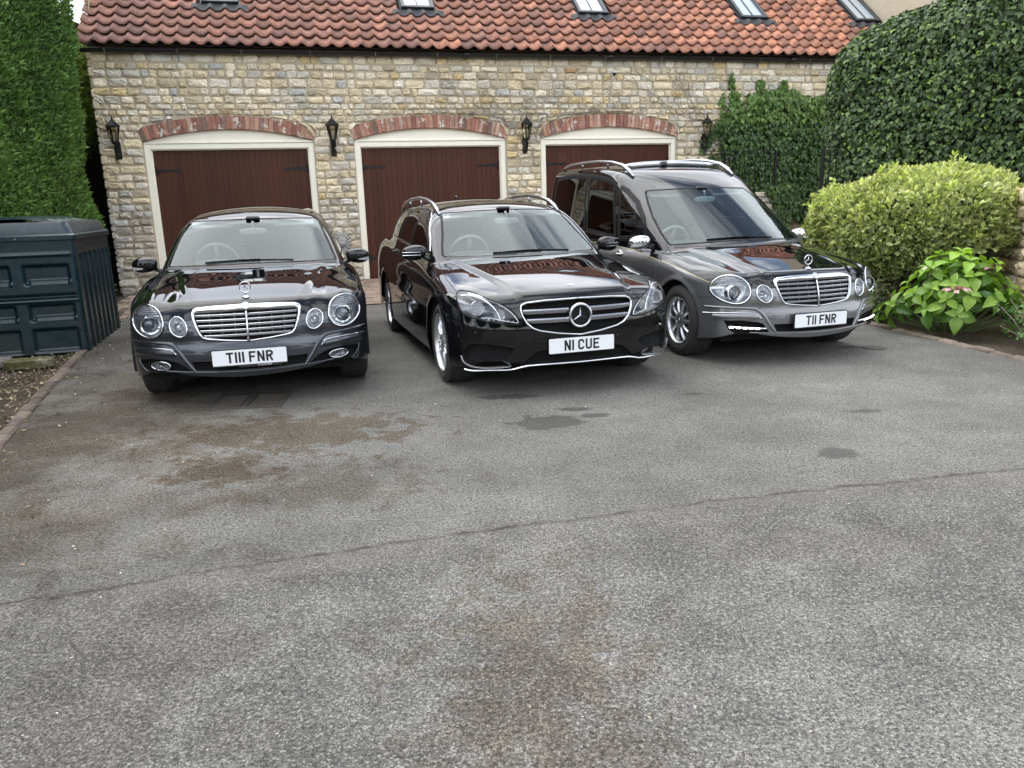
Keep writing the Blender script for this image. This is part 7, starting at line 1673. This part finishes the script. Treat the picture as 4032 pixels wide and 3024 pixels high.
# fallen stone and litter on the soil bed
bs = empty('mossy_stone', (-4.72, 7.42, 0), .4, 'mossy stone block lying on the soil in front of the tank', 'stone'); V, F = blob((0, 0, .03), (.22, .10, .055), 3.4, 14, 8); V = [v + Vector((random.uniform(-.012, .012), random.uniform(-.012, .012), random.uniform(-.008, .008))) for v in V]; MB().add(V, F, (.09, .085, .035)).build('stone', M_stone, bs)
bs2 = empty('broken_stone', (-5.02, 7.48, 0), .1, 'broken grey stone lump beside the mossy block', 'stone'); V, F = blob((0, 0, .03), (.10, .08, .06), 2.6, 10, 6); V = [v + Vector((random.uniform(-.02, .02), random.uniform(-.02, .02), random.uniform(-.01, .01))) for v in V]; MB().add(V, F, (.17, .16, .14)).build('stone', M_stone, bs2)
r_ = np.random.default_rng(77); n = 5200; t = r_.uniform(0, 1, n); kl = np.array(KL); seg = np.clip((t * 6).astype(int), 0, 5); u = t * 6 - seg; Pk = kl[seg] + (kl[seg + 1] - kl[seg]) * u[:, None]; off = r_.exponential(.55, n) + .10; off[:260] = -r_.exponential(.25, 260) - .02
P = np.stack([Pk[:, 0] - off * .94, Pk[:, 1] - off * .34, np.where(off > 0, -.022, .004) + r_.uniform(0, .012, n)], 1); N = np.tile([[0, 0, 1.]], (n, 1)); X, Y, Z = frames(N, r_, .45); f = r_.random(n); C_ = col(r_, n, (.16, .11, .06), (.42, .36, .25), f**2, .35); C_[r_.random(n) < .25] = (.06, .05, .035)
lt_ = leaves(P, X, Y, Z, r_.uniform(.012, .045, n), OVAL, C_, 'leaf_litter', M_con, None, kind='stuff'); tag(lt_, 'scattered dead leaves and chips on the soil bed at the left', 'leaf litter')
r_ = np.random.default_rng(78); n = 2600; P = np.stack([r_.uniform(-8, -4.6, n), r_.uniform(3, 13.6, n), r_.uniform(-.025, .01, n)], 1); P = P[(P[:, 0] < -4.9 - .36 * (P[:, 1] - 9.2) + .3)]; n = len(P); gr = MB()
for q in P[:1500]:
    s_ = r_.uniform(.008, .022); a = r_.uniform(0, 3); gr.add([(q[0] + s_ * math.cos(a + k * 1.57) * r_.uniform(.7, 1.2), q[1] + s_ * math.sin(a + k * 1.57), q[2] - .005) for k in range(4)] + [(q[0], q[1], q[2] + s_ * .7)], [(0, 1, 4), (1, 2, 4), (2, 3, 4), (3, 0, 4)], tuple(np.array((.30, .27, .22)) * r_.uniform(.4, 1.3)))
gg = gr.build('gravel', M_edge); tag(gg, 'small grey and buff stones scattered over the soil bed on the left', 'gravel', kind='stuff')
# pale specks and leaf bits on the asphalt
r_ = np.random.default_rng(5); n = 520; P = np.stack([r_.uniform(-3.5, 4.2, n), r_.uniform(1.8, 10, n)**1.0, np.full(n, .003)], 1); N = np.tile([[0, 0, 1.]], (n, 1)); X, Y, Z = frames(N, r_, .2)
sp_ = leaves(P, X, Y, Z, r_.uniform(.004, .016, n), OVAL, col(r_, n, (.30, .26, .17), (.75, .72, .62), r_.random(n)), 'leaf_specks', M_con, None, kind='stuff'); tag(sp_, 'tiny pale leaf fragments scattered over the asphalt', 'debris')

# made-up trees behind the camera, added for dark reflections in bumpers and glass
r_ = np.random.default_rng(9)
for i, (x, y, h_, w_) in enumerate(((-13, -13, 6.0, 4.2), (-5.5, -16, 5.2, 3.6), (2.5, -18, 6.4, 4.4), (10.5, -15, 5.4, 4.0), (17, -9, 6.8, 4.2), (-18, -4, 7.0, 4.2))):
    t_ = empty('added_tree', (x, y, 0), 0, ('dark leafy tree far left', 'low dark leafy tree left of centre', 'tall dark leafy tree in the centre', 'dark leafy tree right of centre', 'tall dark leafy tree far right', 'tall dark leafy tree nearest the hedge')[i] + ' of the made-up row behind the camera', 'tree', 'made-up trees behind the camera')
    MB().tube([(0, 0, 0), (.1, 0, h_ * .3), (-.05, .1, h_ * .6)], [.22, .16, .08], 8).build('trunk', M_stem, t_)
    n = 5000; D = r_.normal(0, 1, (n, 3)); D /= np.linalg.norm(D, axis=1, keepdims=True); P = D * np.array([w_, w_ * .8, h_ * .42]) * (r_.uniform(.55, 1.0, (n, 1)) + .12 * fbm(D * 3, 1.5, i)[:, None]) + [0, 0, h_ * .55]; X, Y, Z = frames(D, r_, .7); leaves(P, X, Y, Z, r_.uniform(.22, .42, n), OVAL, col(r_, n, (.025, .045, .012), (.06, .10, .03), r_.random(n)), 'crown', M_con, t_)
    cv, cf = blob((0, 0, h_ * .55), (w_ * .72, w_ * .6, h_ * .32), 2.2, 16, 10); MB().add(cv, cf).build('crown_core', M_core, t_, smooth=True)
